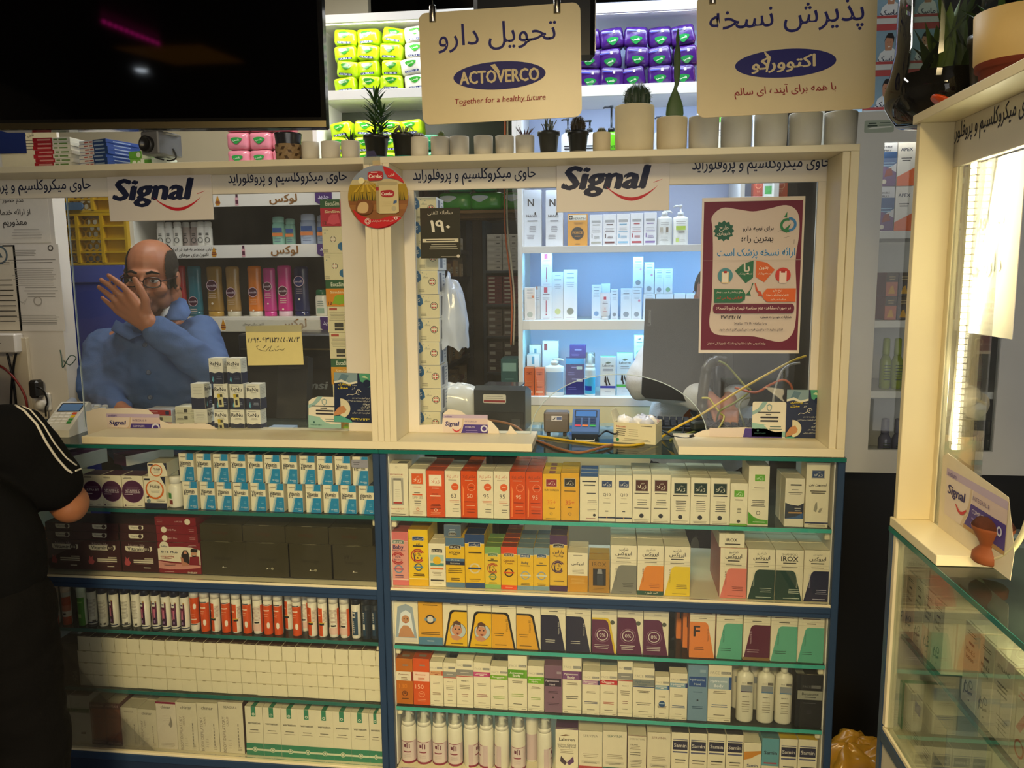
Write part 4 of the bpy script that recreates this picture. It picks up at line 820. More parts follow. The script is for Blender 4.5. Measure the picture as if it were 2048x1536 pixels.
MUB=[(-1.6,-.5,.12,.8,'#3c1836')]+dots('#a8a294',.25,.8,-.3,1.1,14)+[(-1.3,1.3,.055,.085,'#1f2f50'),(.3,.9,.06,.14,'#4a4640')]
WBK=dots('#b0a99a',.25,.82,-1.0,.9,15)+[(-.4,-.1,.06,.12,'#4a4640'),(.3,.7,.06,.12,'#4a4640')]
GRN=[(-1.4,.9,.0,.86,'#3f8a1c'),(-.6,.1,.24,.36,'#a8cc7a'),(-.6,.4,.70,.74,'#8cbc5a')]
ORP=[(-1.6,1.6,.0,.25,'#cc4a18'),(-1.6,1.6,.25,.42,'#e8d9c4'),(-.3,.4,.31,.36,'#2c2422'),(-1.6,1.6,.42,.6,'#c9694a'),(-1.6,1.6,.6,.86,'#b8461f')]
NAV=[(-.4,.9,.1,.8,'#24445c'),(-.35,.35,.62,.78,'#d9d4c4'),(-.25,.25,.66,.74,'#2c3a50')]+[(-.1,.1,.16+.055*i,.19+.055*i,'#d9d4c4') for i in range(7)]
NAD=[(-1.4,1.4,.0,.86,'#1b2836'),(-.5,.2,.1,.8,'#1f3c54'),(-.45,.0,.28,.44,'#d9d4c4')]+[(-.35,-.15,.5+.05*i,.52+.05*i,'#c9c4b4') for i in range(6)]
WC='#e4ddca'
PRO={'o':tube(WC,WC,ORW),'s':tube(WC,WC,ORS),'k':tube(WC,WC,ORK),'m':tube('#1d1f33',WC,MUL),'b':tube('#1d1f33',WC,MUB),'w':tube('#26263a',WC,WBK),'g':tube('#dce8cf','#d9e2c8',GRN),'p':tube('#e2cdb8',WC,ORP),'n':tube('#14202c',WC,NAV),'d':tube('#14202c','#1b2836',NAD),'u':tube(WC,WC,[(t0,t1,1-z1*.9,1-z0*.9,c) for t0,t1,z0,z1,c in ORW])}
TN={'o':'orange tablet tube with a white tablet picture','s':'orange and white tablet tube turned to its seam','k':'tablet tube turned to its small print','m':'plum multivitamin tube with a round badge','b':'plum vitamin tube turned sideways','w':'white backed vitamin tube with a dark cap','g':'green tablet tube','p':'peach and orange banded tablet tube','n':'white and navy mineral tube','d':'dark navy mineral tube','u':'orange tablet tube standing upside down'}
SEQ=[('p',112.7,0),('p',137,0),('g',168,0),('b',188,.01),('w',209.4,0),('m',232,0),('b',254.6,.006),('w',276,.008),('m',294,0),('m',315,.004),('m',335,0),('m',353.5,0),('m',373,0),('u',392.5,0),('o',413,0),('s',434,0),('o',454.5,0),('s',475.5,0),('o',497,0),('k',517.8,0),('o',538.5,0),('o',559,0),('o',596,0),('s',581,.035),('k',612,.03),('s',627,0),('s',647.5,0),('k',669.6,0),('k',691,0),('n',714,0),('d',734.5,0),('d',752,.002)]
fst={k:[True] for k in PRO}
for i,(k,x,bk) in enumerate(SEQ):
 Y_=.04+bk;by=1266+(x-411)*.0505
 a=at(x,by,Y=Y_).x
 put(PRO[k],fst[k],(a,Y_,ZS['l3']+.0002),f"{TN[k]}, {ORD[i] if i < 30 else ['thirty-first','thirty-second'][i-30]} along the tube row",'tube','tubes of fizzy tablets',rnd.uniform(-.25,.25))
# ---- wall of white cartons seen end on
z4=ZS['l4'];H3=[(1350,1372),(1326,1348),(1301.5,1324)]
cw=at(160+28.6,1372,Y=.026).x-at(160,1372,Y=.026).x
ch=(at(162,1301,Y=.026).z-z4)/3
ENDO="r .0 .965 1 1 #c6b892;r .40 .93 .62 1 #a0936e;"
wp=carton('white_carton',cw-.0008,ch-.0006,.11,'#e2d8b8',ENDO);wf=[True]
xw0=at(161,1372,Y=.026).x
for r_ in range(3):
 for i in range(21):
  put(wp,wf,(xw0+cw*(i+.5)+r_*-.0006,.026+rnd.uniform(-.0012,.0012),z4+.0002+r_*ch),f"end of a plain white carton, {ORD[i]} in the {['lowest','second lowest','second highest'][r_]} course of the white stack",'carton','plain white cartons stacked end on',rnd.uniform(-.006,.006))
cw2=at(156+24.65,1300,Y=.026).x-at(156,1300,Y=.026).x;ch2=at(160,1271,Y=.026).z-at(160,1299.5,Y=.026).z
wp2=carton('white_carton',cw2-.0008,ch2-.001,.11,'#e4dabb',"r .97 .0 1 1 #c6b892;r .955 .35 1 .6 #a0936e;",top='#4a2a22');wf=[True]
xw1=at(156,1300,Y=.026).x
for i in range(24):
 put(wp2,wf,(xw1+cw2*(i+.5),.026+rnd.uniform(-.0012,.0012),z4+.0002+3*ch),f"end of a plain white carton, {ORD[i]} in the topmost course of the white stack",'carton','plain white cartons stacked end on',rnd.uniform(-.012,.012))
a=at(119,1374,Y=.03).x
o=carton('dark_carton',xw0-a-.002,.125,.06,'#2a2616',"v 924 .78 .2 .25 #8a8468;l .3 .7 .9 2 .04 #55503a .012;");o.location=((a+xw0)/2-.001,.03,z4+.0002);tag(o,'tall dark carton standing beside the white stack','carton')
# ---- bottom shelf of the left case
def dep(w,logo='SEAGULL',c='#8a7c70'):return f"b {logo} .5 .90 .55 #7a7468;v {w}_DEPILATORY .20 .36 .70 {c};v CREAM .36 .62 .18 {c};v ------- .78 .36 .45 #8f8778;l .72 .9 .12 3 .03 #9b927f .01;l .35 .5 .25 4 .05 #b0a694 .01;"
VER="p #2c8060 .36 1 .62 1 .62 .80 .36 .80;o .49 .85 .08 .04 #cfd8c0;b vernaton .5 .665 .72 #33302a;l .2 .8 .52 1 .1 #5d564a .014;l .12 .88 .47 1 .1 #857a63 .008;r 0 .0 1 .25 #2c8060;r 0 .10 1 .14 #cfd3b4;c .5 .125 .14 #d6d6b8;o .5 .125 .1 .07 #2c8060;"
DEPC='#d9cfb2'
L5=[
 (125,147,1391,.05,'#dcd5bd',"r 0 .64 1 .73 #1f6a38;l .2 .8 .82 1 .1 #a79f88 .012;",'white carton with a green belt, partly behind the customer',{'c':{'top':'#3a342a'}}),
 (148,185,1392,.05,'#dcd5bd',"r 0 .64 1 .73 #1f6a38;l .2 .6 .82 1 .1 #a79f88 .012;r .45 .2 .7 .24 #6a6448;",'white carton with a green belt beside the brown pair',{'c':{'top':'#3a342a'}}),
 (179+6,215,1406,.06,'#8a3d12',"r 0 .86 1 1 #52141a;r 0 0 1 .12 #52141a;b PARISAN .5 .93 .8 #c9a594;b PARISAN .5 .06 .8 #c9a594;l .2 .8 .66 1 .1 #5d1f10 .02;l .2 .8 .5 2 .1 #5d1f10 .014;l .3 .7 .25 2 .1 #5d1f10 .014;",'brown and amber carton beside the green belted one',{'n':1,'c':{'top':'#cfc3a4','side':'#52141a'}}),
 (215.5,245.5,1407,.06,'#8a3d12',"r 0 .86 1 1 #52141a;r 0 0 1 .12 #52141a;b PARISAN .5 .93 .8 #c9a594;b PARISAN .5 .06 .8 #c9a594;l .2 .8 .66 1 .1 #5d1f10 .02;l .2 .8 .5 2 .1 #5d1f10 .014;l .3 .7 .25 2 .1 #5d1f10 .014;",'brown and amber carton beside the hair removal creams',{'n':1,'c':{'top':'#cfc3a4','side':'#52141a'}}),
 (246,279.5,1416,.05,DEPC,dep('FACE'),'slim cream carton of face hair remover',{'n':1}),
 (280,317,1420,.05,DEPC,dep('FACE','chinar'),'slim cream carton of face hair remover with a script logo',{'n':1}),
 (317.5,357,1404,.055,'#ddd2ba',"r 0 .955 1 1 #8a2040;b chinar .5 .89 .5 #6a6058;p #8f8778 .6 .52 .68 .6 .72 .72 .78 .6 .8 .5 .7 .46;l .15 .85 .12 3 .03 #b0a694 .01;l .3 .7 .7 3 .05 #c6bba6 .008;",'pale carton with a raspberry top edge',{'c':{'top':'#b8ad94'}}),
 (357.6,398,1406,.05,DEPC,dep('BODY','chinar'),'cream carton of body hair remover beside the raspberry edged one',{'n':1}),
 (398.5,440.5,1407,.05,DEPC,dep('BODY','chinar'),'cream carton of body hair remover in the middle of three',{'n':1}),
 (441,490.5,1405,.05,DEPC,dep('BODY'),'cream carton of body hair remover beside the green banded ones',{'n':1,'c':{'side':'#4a2a2c'}}),
]
row('depilatory_carton','carton','hair remover and other cartons on the lowest shelf','on the lowest shelf',ZS['l5'],(1541,.064),L5,y0=.028)
vz=ZS['l5'];VX=[494,529,564.6,599.7,633.7,668.8,704.5,740.5,775.5]
for i in range(8):
 by=1508+(VX[i]-494)*.064;a=at(VX[i],by,Y=.028).x;b=at(min(VX[i+1],765.5),by,Y=.028).x;h=at(VX[i]+17,1414+i*1.5,Y=.028).z-vz
 if i == 0:vp=carton('massage_cream_carton',b-a-.001,h,.05,'#e0d7ba',VER,topops="p #2c8060 .36 0 .62 0 .62 1 .36 1");w1=b-a-.001
 for n in range(2):
  o=vp if (i == 0 and n == 0) else dup(vp)
  if i == 7:o.scale=((b-a-.001)/w1,1,1)
  o.location=((a+b)/2,.028+n*.053,vz+.0002);tag(o,f"white massage cream carton with a green base band, {ORD[i]} towards the blue post{', back row' if n else ''}",'carton','white and green massage cream cartons')
# ------------------------------------------------------------------ papers, stickers and signs
def sheet(name,label,cat,tl,br,Y,base,ops,group=None,th=.0006,kind='card',outline=None,rot=0.0,w=None,face=True,child=None):
 """a thin printed sheet whose back touches the plane y=Y; corners in photo pixels; outline: shares of width and height"""
 a=at(tl[0],br[1],Y=Y-th);b=at(br[0],tl[1],Y=Y-th)
 w,h=b.x-a.x,b.z-a.z
 q=MB();P=outline or [(0,0),(1,0),(1,1),(0,1)]
 q.prism([(x*w,y*h) for x,y in P],-th,-.0001,M(base,kind) if isinstance(base,str) else base)
 f=Face(q,(0,-th,0),w=w,h=h);f.l=.0002
 if callable(ops):ops(f)
 else:design(f,ops)
 o=q.build(name,loc=(a.x,Y,a.z),rot=(0,rot,0));tag(o,label,cat,group);return o
YG=YH+.0008   # outer face of the panes
def wavy(u0,v0,u1,v1,n=10,amp=.02,ph=0):
 P=[]
 for k,(p,q_) in enumerate((((u0,v0),(u1,v0)),((u1,v0),(u1,v1)),((u1,v1),(u0,v1)),((u0,v1),(u0,v0)))):
  for i in range(n):
   t=i/n;s_=amp*math.sin(PI*2*t+ph+k)
   x=p[0]+(q_[0]-p[0])*t;y=p[1]+(q_[1]-p[1])*t
   P.append((x+(s_ if k % 2 else 0),y+(s_ if k % 2 == 0 else 0)))
 return P
def blob(P,k=5):
 """smooth closed outline through points"""
 n=len(P);out=[]
 for i in range(n):
  p0,p1,p2,p3=(Vector(P[j % n]) for j in (i-1,i,i+1,i+2))
  for j in range(k):
   t=j/k;q=.5*((2*p1)+(p2-p0)*t+(2*p0-5*p1+4*p2-p3)*t*t+(3*p1-p0-3*p2+p3)*t**3);out.append((q.x,q.y))
 return out
def poster(f):
 T=lambda s,u,v,w,col,h=None,b=.02:f.text(fa(s),u,v,w=w,h=h,col=col,bold=b)
 MR='#6b1f36'
 f.rect(.02,.02,.98,.975,MR)
 f.poly(blob([(.12,.62),(.11,.80),(.10,.88),(.2,.935),(.35,.925),(.5,.91),(.65,.925),(.82,.945),(.93,.90),(.955,.78),(.93,.6),(.95,.40),(.955,.22),(.92,.12),(.8,.075),(.55,.11),(.3,.115),(.15,.13),(.10,.2),(.12,.35)]),'#cfc0b4')
 P=[]
 for i in range(24):
  r=.105 if i % 2 == 0 else .085;a=2*PI*i/24;P.append((.22+r*math.cos(a),.79+r*f.w/f.h*math.sin(a)))
 f.poly(P,'#1f5a48')
 T('طرح',.22,.805,.09,'#d9cfc0');T('داروباری',.22,.772,.13,'#d9cfc0')
 T('برای تهیه دارو',.555,.80,.30,'#2a2327');T('بهترین راه؛',.55,.735,.31,'#2a2327',.05)
 T('ارائه نسخه پزشک است',.54,.645,.76,'#dbe4ea',.072,.04);T('ارائه نسخه پزشک است',.54,.645,.76,'#2a78b0',.072,.015)
 f.circ(.835,.82,.07,'#2f7a4a',r0=.045,t0=1.2,t1=5.2);f.circ(.855,.825,.07,'#3f7fb4',r0=.045,t0=-1.6,t1=1.7);f.poly([(.80,.87),(.83,.905),(.83,.87)],'#2f7a4a');f.poly([(.80,.79),(.87,.83),(.83,.77)],'#2f7a4a')
 f.poly([(.52,.60),(.52,.49),(.45,.455),(.34,.535),(.42,.58)],'#2a6a48');f.poly([(.545,.60),(.545,.495),(.63,.46),(.73,.54),(.65,.585)],'#d2632a')
 T('با',.455,.55,.06,'#d9cfc0');T('نسخه پزشک',.445,.515,.13,'#d9cfc0');T('بدون',.62,.55,.09,'#e6d9c4');T('نسخه پزشک',.63,.515,.13,'#e6d9c4')
 f.circ(.245,.505,.075,'#4a8a94');f.rect(.21,.455,.28,.53,'#d9bf8a');f.rect(.217,.462,.273,.525,'#e6dccb');f.rect(.23,.52,.26,.535,'#a8322a')
 f.circ(.81,.505,.075,'#c83a32');f.rect(.775,.455,.845,.53,'#e6d0c4');f.rect(.79,.52,.83,.535,'#a8322a')
 f.poly([(.515,.455),(.525,.455),(.50,.41),(.49,.395),(.47,.38),(.48,.40),(.50,.42)],'#2a6a48');f.poly([(.45,.378),(.485,.405),(.505,.375)],'#2a6a48')
 f.poly([(.535,.455),(.545,.455),(.57,.41),(.60,.395),(.575,.39),(.55,.41)],'#c8502a');f.poly([(.57,.375),(.595,.405),(.62,.37)],'#c8502a')
 f.poly([(.14,.33),(.40,.33),(.445,.35),(.45,.385),(.42,.415),(.14,.42)],'#2a6a48');f.poly([(.94,.335),(.66,.335),(.62,.36),(.62,.39),(.66,.42),(.94,.42)],'#d8642a')
 T('مبلغ پرداختی از جیب بیمار',.29,.397,.26,'#d9cfc0');T('افزایش پیدا می کند',.29,.36,.25,'#c8322a');T('نرخ دارو',.76,.405,.09,'#e6d9c4');T('بدون پوشش بیمه',.76,.378,.22,'#efe4d2');T('محاسبه می شود',.77,.35,.15,'#e6d9c4')
 f.poly([(x,y) for x,y in rrect(.80,.055,.03)] and [(.13+x,.262+y) for x,y in rrect(.80,.06,.028)],'#6a2038')
 T('در صورت مشاهده عدم محاسبه قیمت دارو با نسخه؛',.53,.292,.73,'#dccabd',.034)
 T('شکایات خود را به شماره:',.75,.235,.31,'#2c2540');f.text(fa('۳۷۹۳۴۸۱۷'),.31,.237,w=.20,col='#1f1b2a',bold=.03);T('و یا سامانه ۱۹۰ (۲۴ ساعته)',.505,.195,.32,'#33304a',b=.01);T('اعلام نمایید تا در اولین فرصت پیگیری لازم انجام شود.',.51,.155,.63,'#2c2a44',.026,.01)
 T('روابط عمومی معاونت غذا و دارو دانشگاه علوم پزشکی اصفهان',.37,.065,.58,'#dccabd',.022,.01)
 f.rect(.02,.60,.98,.602,'#b9aca0');f.stroke([(.74,.78),(.78,.79),(.82,.78)],.0006,'#33302c');f.stroke([(.80,.74),(.86,.75)],.0006,'#33302c');f.stroke([(.90,.73),(.90,.70)],.0008,'#33302c')
sheet('poster','maroon framed prescription poster taped on the window before the computer monitor','poster',(1397,392),(1611,706),YG,'#d8cdbd',poster,kind='gloss',rot=0)
def p190(f):
 f.text(fa('سامانه تلفنی'),.5,.90,w=.62,col='#cfc9b8',bold=.01);f.text(fa('۱۹۰'),.5,.64,w=.50,h=.24,col='#e0dccb',bold=.03)
 f.rect(.05,.32,.95,.39,'#cfc9b0');f.lines(.1,.9,.345,1,.1,'#45433a',.022);f.lines(.2,.95,.27,3,.045,'#b5b09c',.014);f.rect(.12,.45,.75,.94,'#55544c') if 0 else None;f.lines(.5,.95,.03,1,.1,'#8a8676',.012);f.circ(.94,.04,.04,'#cfc9b8')
sheet('poster','dark grey telephone hotline notice with large white numerals','poster',(842,415),(920,517),YG,'#45443c',p190,kind='gloss')
def note(f):
 for i,(s,u) in enumerate((('۵۸۹۴',.13),('۶۳۱۱',.38),('۳۸۵۵',.61),('۷۵۸۳',.86))):f.text(s,u,.64,w=.20,h=.13,col='#22243a',bold=.02,shear=.15)
 for u in (.255,.495,.735):f.rect(u-.012,.60,u+.012,.615,'#22243a')
 f.stroke([(.68,.42),(.66,.38),(.62,.38),(.58,.40),(.55,.37),(.52,.36),(.50,.42)],.0011,'#22243a');f.stroke([(.58,.48),(.54,.45)],.0011,'#22243a')
 f.stroke([(.48,.38),(.44,.36),(.40,.36),(.46,.50),(.38,.42),(.35,.36),(.28,.37),(.20,.42),(.18,.48),(.22,.50)],.0011,'#22243a');f.stroke([(.36,.52),(.30,.44)],.0011,'#22243a')
sheet('handwritten_note','pale yellow handwritten note taped on the window before the black tower','note',(496,652),(604,731),YG,'#dcd08e',note,rot=-.02)
q=MB();a=at(452,664,Y=YG);b=at(642,640,Y=YG);q.box((0,-.0003,0),(b.x-a.x,-.0001,b.z-a.z),G_CLEAR);o=q.build('tape_strip',loc=(a.x,YG-.0008,a.z));tag(o,'clear tape strip holding the yellow note','tape')
def nurse(f):
 f.rect(0,.80,.62,1,'#7f98a0');f.poly([(.1,.84),(.3,.82),(.4,.95),(.2,.98)],'#5d7a88');f.poly([(0,.82),(.2,.86),(.4,.80),(.62,.84),(.62,.80),(.4,.76),(.2,.81),(0,.78)],'#d8d6c2')
 f.poly([(.66,1),(1,1),(1,.74),(.9,.72),(.82,.80),(.70,.84)],'#4f9a7a');f.circ(.88,.80,.10,'#1c2846');f.poly([(.72,.92),(.82,.96),(.92,.90)],'#b8d0a8')
 f.text(fa('خدمات'),.55,.755,w=.12,col='#d8d6c2');f.text(fa('پرستاری'),.28,.765,w=.34,h=.06,col='#d9c41f',bold=.03);f.text(fa('منزل'),.24,.695,w=.26,h=.055,col='#d9c41f',bold=.03);f.text(fa('در'),.52,.69,w=.08,col='#d8d6c2')
 f.circ(.66,.62,.07,'#d8d6c2',r0=.055,t0=0,t1=5);f.stroke([(.6,.6),(.5,.56),(.4,.57),(.34,.54)],.0012,'#d8d6c2');f.text('+',.66,.62,w=.05,col='#d8d6c2')
 for i,s in enumerate(('تزریق آمپول و وصل سرم','انجام کلیه آزمایشات و نمونه گیری','سوند','گچ گیری','تعویض پانسمان','انجام بخیه های سرپایی')):f.text(fa(s),0.96-.5*(.12+.0165*len(s)),.50-.06*i,w=.12+.0165*len(s),col='#cfd0c4',bold=.01)
 f.circ(.18,.28,.26,'#cfc9a8',t0=-1.6,t1=1.6);f.poly([(0,.18),(.12,.30),(.26,.34),(.34,.26),(.3,.2),(.15,.15),(0,.12)],'#b88458');f.poly([(0,0),(0,.12),(.2,.13),(.45,.05),(.5,0)],'#4f9a8a')
 f.text(fa('۰۹۱۳۲۸۸۱۳۴۶'),.70,.075,w=.52,h=.045,col='#e0cf3a',bold=.03)
NO=[(0,0),(1,0),(1,.72),(.98,.76),(.985,.95),(.94,1),(0,1)]
sheet('leaflet','navy home nursing leaflet stuck beside the divider post','leaflet',(669,745),(740,843),YH-.0008,'#1c2846',nurse,'navy home nursing leaflets',outline=NO,rot=.03)
sheet('leaflet','navy home nursing leaflet stuck at the end post above the cables','leaflet',(1570,780),(1645,886),YH-.0008,'#1c2846',nurse,'navy home nursing leaflets',outline=NO)
def card(f):
 f.poly([(0,.62),(.2,.70),(.36,.86),(.45,1),(.3,1),(.16,.80),(0,.72)],'#8fb0ac');f.poly([(0,0),(1,0),(1,.28),(.7,.22),(.45,.34),(0,.40)],'#8fb8ac');f.poly([(.35,.34),(1,.36),(1,.16),(.7,.14),(.5,.2)],'#dcd6c0')
 f.poly([(.5,.94),(.58,.90),(.57,.78),(.5,.72),(.43,.78),(.42,.90)],'#7f9a98');f.poly([(.5,.91),(.555,.88),(.545,.79),(.5,.75),(.455,.79),(.445,.88)],'#dcd6c0')
 f.lines(.1,.9,.68,1,.1,'#4a4a48',.035);f.lines(.38,.58,.62,1,.1,'#4a4a48',.03)
 for v in (.53,.43):f.poly([(x+.24,y+v) for x,y in rrect(.54,.05,.02)],'#33333a')
 f.lines(.5,.9,.28,2,.07,'#4a6a66',.022);f.text('0903 877 6831',.24,.10,w=.34,col='#33605c');f.circ(.18,.18,.03,'#33605c')
CO=[(0,.04),(.03,0),(.97,0),(1,.04),(.985,.7),(.99,.95),(.95,1),(.3,.99),(.12,.93),(.02,.84)]
sheet('business_card','die cut cream and teal visiting card before the dark panel','card',(617,793),(680,855),YG,'#dcd6c0',card,'cream and teal visiting cards',outline=CO,rot=.02)
sheet('business_card','die cut cream and teal visiting card stuck above the cables','card',(1503,804),(1573,873),YG,'#dcd6c0',card,'cream and teal visiting cards',outline=[(1-x,y) for x,y in CO][::-1] if 0 else rrect(1,1,.06,3))
# torn white vinyl strips with a toothpaste picture
def paste(u0,v0,u1,v1,cut=None):
 def g(f):
  X=lambda u:u0+(u1-u0)*u;Yv=lambda v:v0+(v1-v0)*v
  R_=lambda a,b,c,d,col:f.rect(X(a),Yv(b),X(c),Yv(d),col)
  R_(0,0,1,1,'#d9cbc0');R_(0,.84,1,1,'#b9a8c0');R_(.48,.56,1,.84,'#cdb9b4')
  f.poly([(X(a),Yv(b)) for a,b in ((.44,.84),(.47,.84),(.45,.5),(.40,.25),(.34,.0),(.30,0),(.36,.25),(.42,.5))],'#c9b49a')
  f.poly([(X(a),Yv(b)) for a,b in ((.46,.56),(1,.56),(1,.08),(.37,.08),(.43,.3))],'#4a3a86');R_(.36,0,1,.08,'#b08a5a')
  f.text('Signal',X(.205),Yv(.56),w=.32*(u1-u0),h=.26*(v1-v0),col='#2a2466',bold=.035,shear=.12)
  f.poly([(X(a),Yv(b)) for a,b in ((.2,.36),(.25,.24),(.3,.21),(.35,.24),(.4,.36),(.385,.37),(.34,.30),(.3,.27),(.26,.30),(.215,.37))],'#c23a42')
  f.text('INTEGRAL 8',X(.62),Yv(.70),w=.26*(u1-u0),col='#6a5a86');f.text('COMPLETE',X(.60),Yv(.44),w=.22*(u1-u0),col='#d0c6d8',bold=.02);f.lines(X(.48),X(.8),Yv(.28),2,.1*(v1-v0),'#8f80b8',.02)
  f.circ(X(.92),Yv(.38),.03,'#cfd0e0',r0=.018);f.text('sodium',X(.12),Yv(.92),w=.16*(u1-u0),col='#4a3a86')
 return g
sheet('vinyl_sticker','torn white vinyl strip with a toothpaste carton picture under the man','sticker',(176,818),(446,874),YG,'#ddd3c2',paste(.15,.08,.54,.80),'torn toothpaste vinyl strips',
   outline=[(0,0),(1,0),(.99,.12),(.97,.28),(.93,.4),(.90,.48),(.86,.52),(.6,.50),(.55,.58),(.50,.78),(.46,.95),(.3,1),(.16,.96),(.11,1),(.05,.92),(0,.85)],kind='paint')
sheet('vinyl_sticker','torn white vinyl strip with a toothpaste picture before the label printer','sticker',(834,820),(1068,878),YG,'#ddd3c2',paste(.23,.10,.61,.82),'torn toothpaste vinyl strips',
   outline=[(0,0),(1,0),(1,.16),(.90,.20),(.86,.22),(.80,.50),(.78,.30),(.72,.06),(.70,.36),(.64,.62),(.52,.80),(.44,.78),(.38,.95),(.28,1),(.23,.85),(.22,.5),(.1,.48),(0,.46)],kind='paint')
sheet('vinyl_sticker','torn white vinyl strip with a purple toothpaste picture under the cables','sticker',(1358,848),(1624,886),YG,'#ddd3c2',"r .23 .1 .78 .75 #d9cbc0;p #4a3a86 .48 .1 .78 .1 .78 .75 .5 .75;r .45 .02 .78 .1 #b08a5a;",'torn toothpaste vinyl strips',
   outline=[(0,0),(1,0),(1,.55),(.9,.6),(.7,.72),(.5,.8),(.3,.76),(.18,.62),(.1,.4),(.04,.3)],kind='paint')
# round cereal sign on the divider
def cereal():
 c=at(756,394,Y=-.004);R=.0775
 t=empty('round_sign',c);tag(t,'round red and gold baby cereal sign hanging on the divider','sign')
 q=MB();q.prism([(R*math.cos(a),R*math.sin(a)) for a in [2*PI*i/48 for i in range(48)]],0,.0025,M('#c21a22','gloss'));
 f=Face(q,(-R,0,-R),w=2*R,h=2*R);f.l=.0002
 def ch(v0,v1,col,n=14):
  """the disc's part between two heights"""
  L=[];S=[]
  for i in range(n+1):
   v=v0+(v1-v0)*i/n;d=math.sqrt(max(0,.25-(v-.5)**2));L.append((.5-d,v));S.append((.5+d,v))
  f.poly(S+L[::-1],col)
 ch(.78,.995,'#8d97a6');ch(.70,.78,'#c9b98a');ch(.45,.70,'#a8881a');ch(.12,.45,'#8a5526');ch(.30,.38,'#9a6530')
 for i in range(24):
  u=.06+.88*i/23
  if abs(u-.5)<.46:f.poly([(u-.012,.44),(u+.016,.44),(u+.02*math.sin(i*7),.58+.05*math.sin(i*3))],'#3f3a14' if i % 2 else '#6d6318')
 for i in range(7):f.poly([(.30,.77),(.10+.12*i,.58),(.15+.12*i,.58)],'#c9a42a')
 f.circ(.24,.76,.05,'#f0e2a8')
 f.poly(blob([(.08,.31),(.2,.22),(.45,.14),(.7,.19),(.88,.17),(.80,.10),(.5,.003),(.22,.09)],4),'#c21a22')
 f.poly([(.60,.985),(.76,.92),(.92,.77),(.95,.70),(.84,.76),(.68,.80),(.63,.88)],'#c21a22');f.text(fa('فرنی'),.74,.84,w=.10,col='#e8dcc8',bold=.02)
 f.poly(blob([(.35,.83),(.36,.76),(.45,.755),(.56,.76),(.60,.80),(.60,.87),(.57,.90),(.42,.90),(.36,.88)],3),'#b81c26');f.text('Cerelac',.475,.825,w=.22,h=.06,col='#f0e6d4',bold=.03);f.lines(.4,.52,.878,1,.1,'#e8d0c0',.012)
 f.poly([(.48,.26),(.48,.70),(.50,.715),(.83,.715),(.85,.70),(.85,.26),(.80,.235),(.53,.235)],'#cfbe8c');f.poly([(.48,.69),(.50,.725),(.665,.735),(.83,.725),(.85,.69),(.80,.675),(.53,.675)],'#b0a27a');f.poly([(.48,.26),(.48,.68),(.53,.68),(.53,.25)],'#a8966a')
 f.poly(blob([(.56,.58),(.57,.51),(.66,.49),(.76,.50),(.78,.56),(.74,.60),(.62,.60)],3),'#a81c26');f.text('Cerelac',.665,.545,w=.19,h=.05,col='#f0e6d4',bold=.03)
 f.poly([(.76,.38),(.82,.40),(.82,.44),(.77,.43)],'#3a5a8a');f.circ(.77,.31,.04,'#b9ae8c');f.lines(.57,.74,.41,3,.03,'#b3a26e',.005);f.poly([(.48,.60),(.53,.60),(.53,.65),(.48,.65)],'#a8322a')
 f.poly(blob([(.14,.28),(.16,.43),(.24,.46),(.36,.45),(.42,.40),(.40,.26),(.26,.22)],3),'#7a4a22');f.poly(blob([(.16,.29),(.2,.40),(.30,.42),(.35,.36),(.32,.26),(.22,.25)],3),'#cfae7a')
 f.circ(.33,.115,.05,'#e8d8cc',r0=.042);f.circ(.33,.115,.03,'#e8d8cc',r0=.022);f.text(fa('فرنی، تهیه شده از برنج ایرانی'),.575,.115,w=.36,col='#e8d8cc',bold=.01);f.circ(.80,.155,.025,'#efe6da',r0=.014);f.stroke([(.75,.17),(.82,.175),(.88,.17)],.0012,'#efe6da')
 q.build('disc',t)
 q=MB();q.box((-.012,-.0006,R-.002),(.008,.0,R+.012),M('#d8c088'));q.build('paper_tab',t,loc=(0,.0025,0))
 a=at(744,327,Y=-.002);q=MB();q.box((-.021,-.0008,.0),(.021,0,.020),G_CLEAR);q.box((-.021,0,.019),(.019,.05,.0198),G_CLEAR)
 q.prism([(-.020,.0198),(.012,.0198),(.004,.036),(-.018,.034)],.01,.0106,glassy('tape_film','#b8b4d8',1.5,.1,.3,'#a8a4d0'))
 q.build('tape',t,loc=Vector((a.x,-.002,ZP1-.0192))-c)
cereal()
# hanging signs
def hang(name,tl,bl,br,Y,label,fn):
 A,B,C=at(*tl,Y=Y),at(*bl,Y=Y),at(*br,Y=Y)
 u=(C-B);w=u.length;u.normalize();v=Vector((-u.z,0,u.x));h=(A-B).dot(v)
 t=empty(name,B);tag(t,label,'sign','hanging pharmacy signs')
 q=MB();P=rrect(w,h,.018,6);q.prism(P,0,.004,M('#e0cb98','gloss',.3),o=(0,0,0),u=u,w=v);q.build('plate',t)
 q=MB();f=Face(q,(0,0,0),u=u,v=v,w=w,h=h);fn(f);q.build('lettering',t)
 for k in (.09,.86) if name == 'hanging_sign' else ():
  p=u*(w*k)+v*h
  q=MB();q.lathe([(.0075,-.022),(.0085,-.020),(.0085,.012),(.006,.016)],M('#b9b2a4','metal'),16,c=p+Vector((0,.002,0)))
  q.build('clip',t);q=MB();q.tube([p+Vector((0,.002,.014)),Vector((p.x,.002,2.8-B.z))],.0012,M('#6a665e','metal'),6);q.build('hanging_wire',t)
 return t
SNV='#201d66'
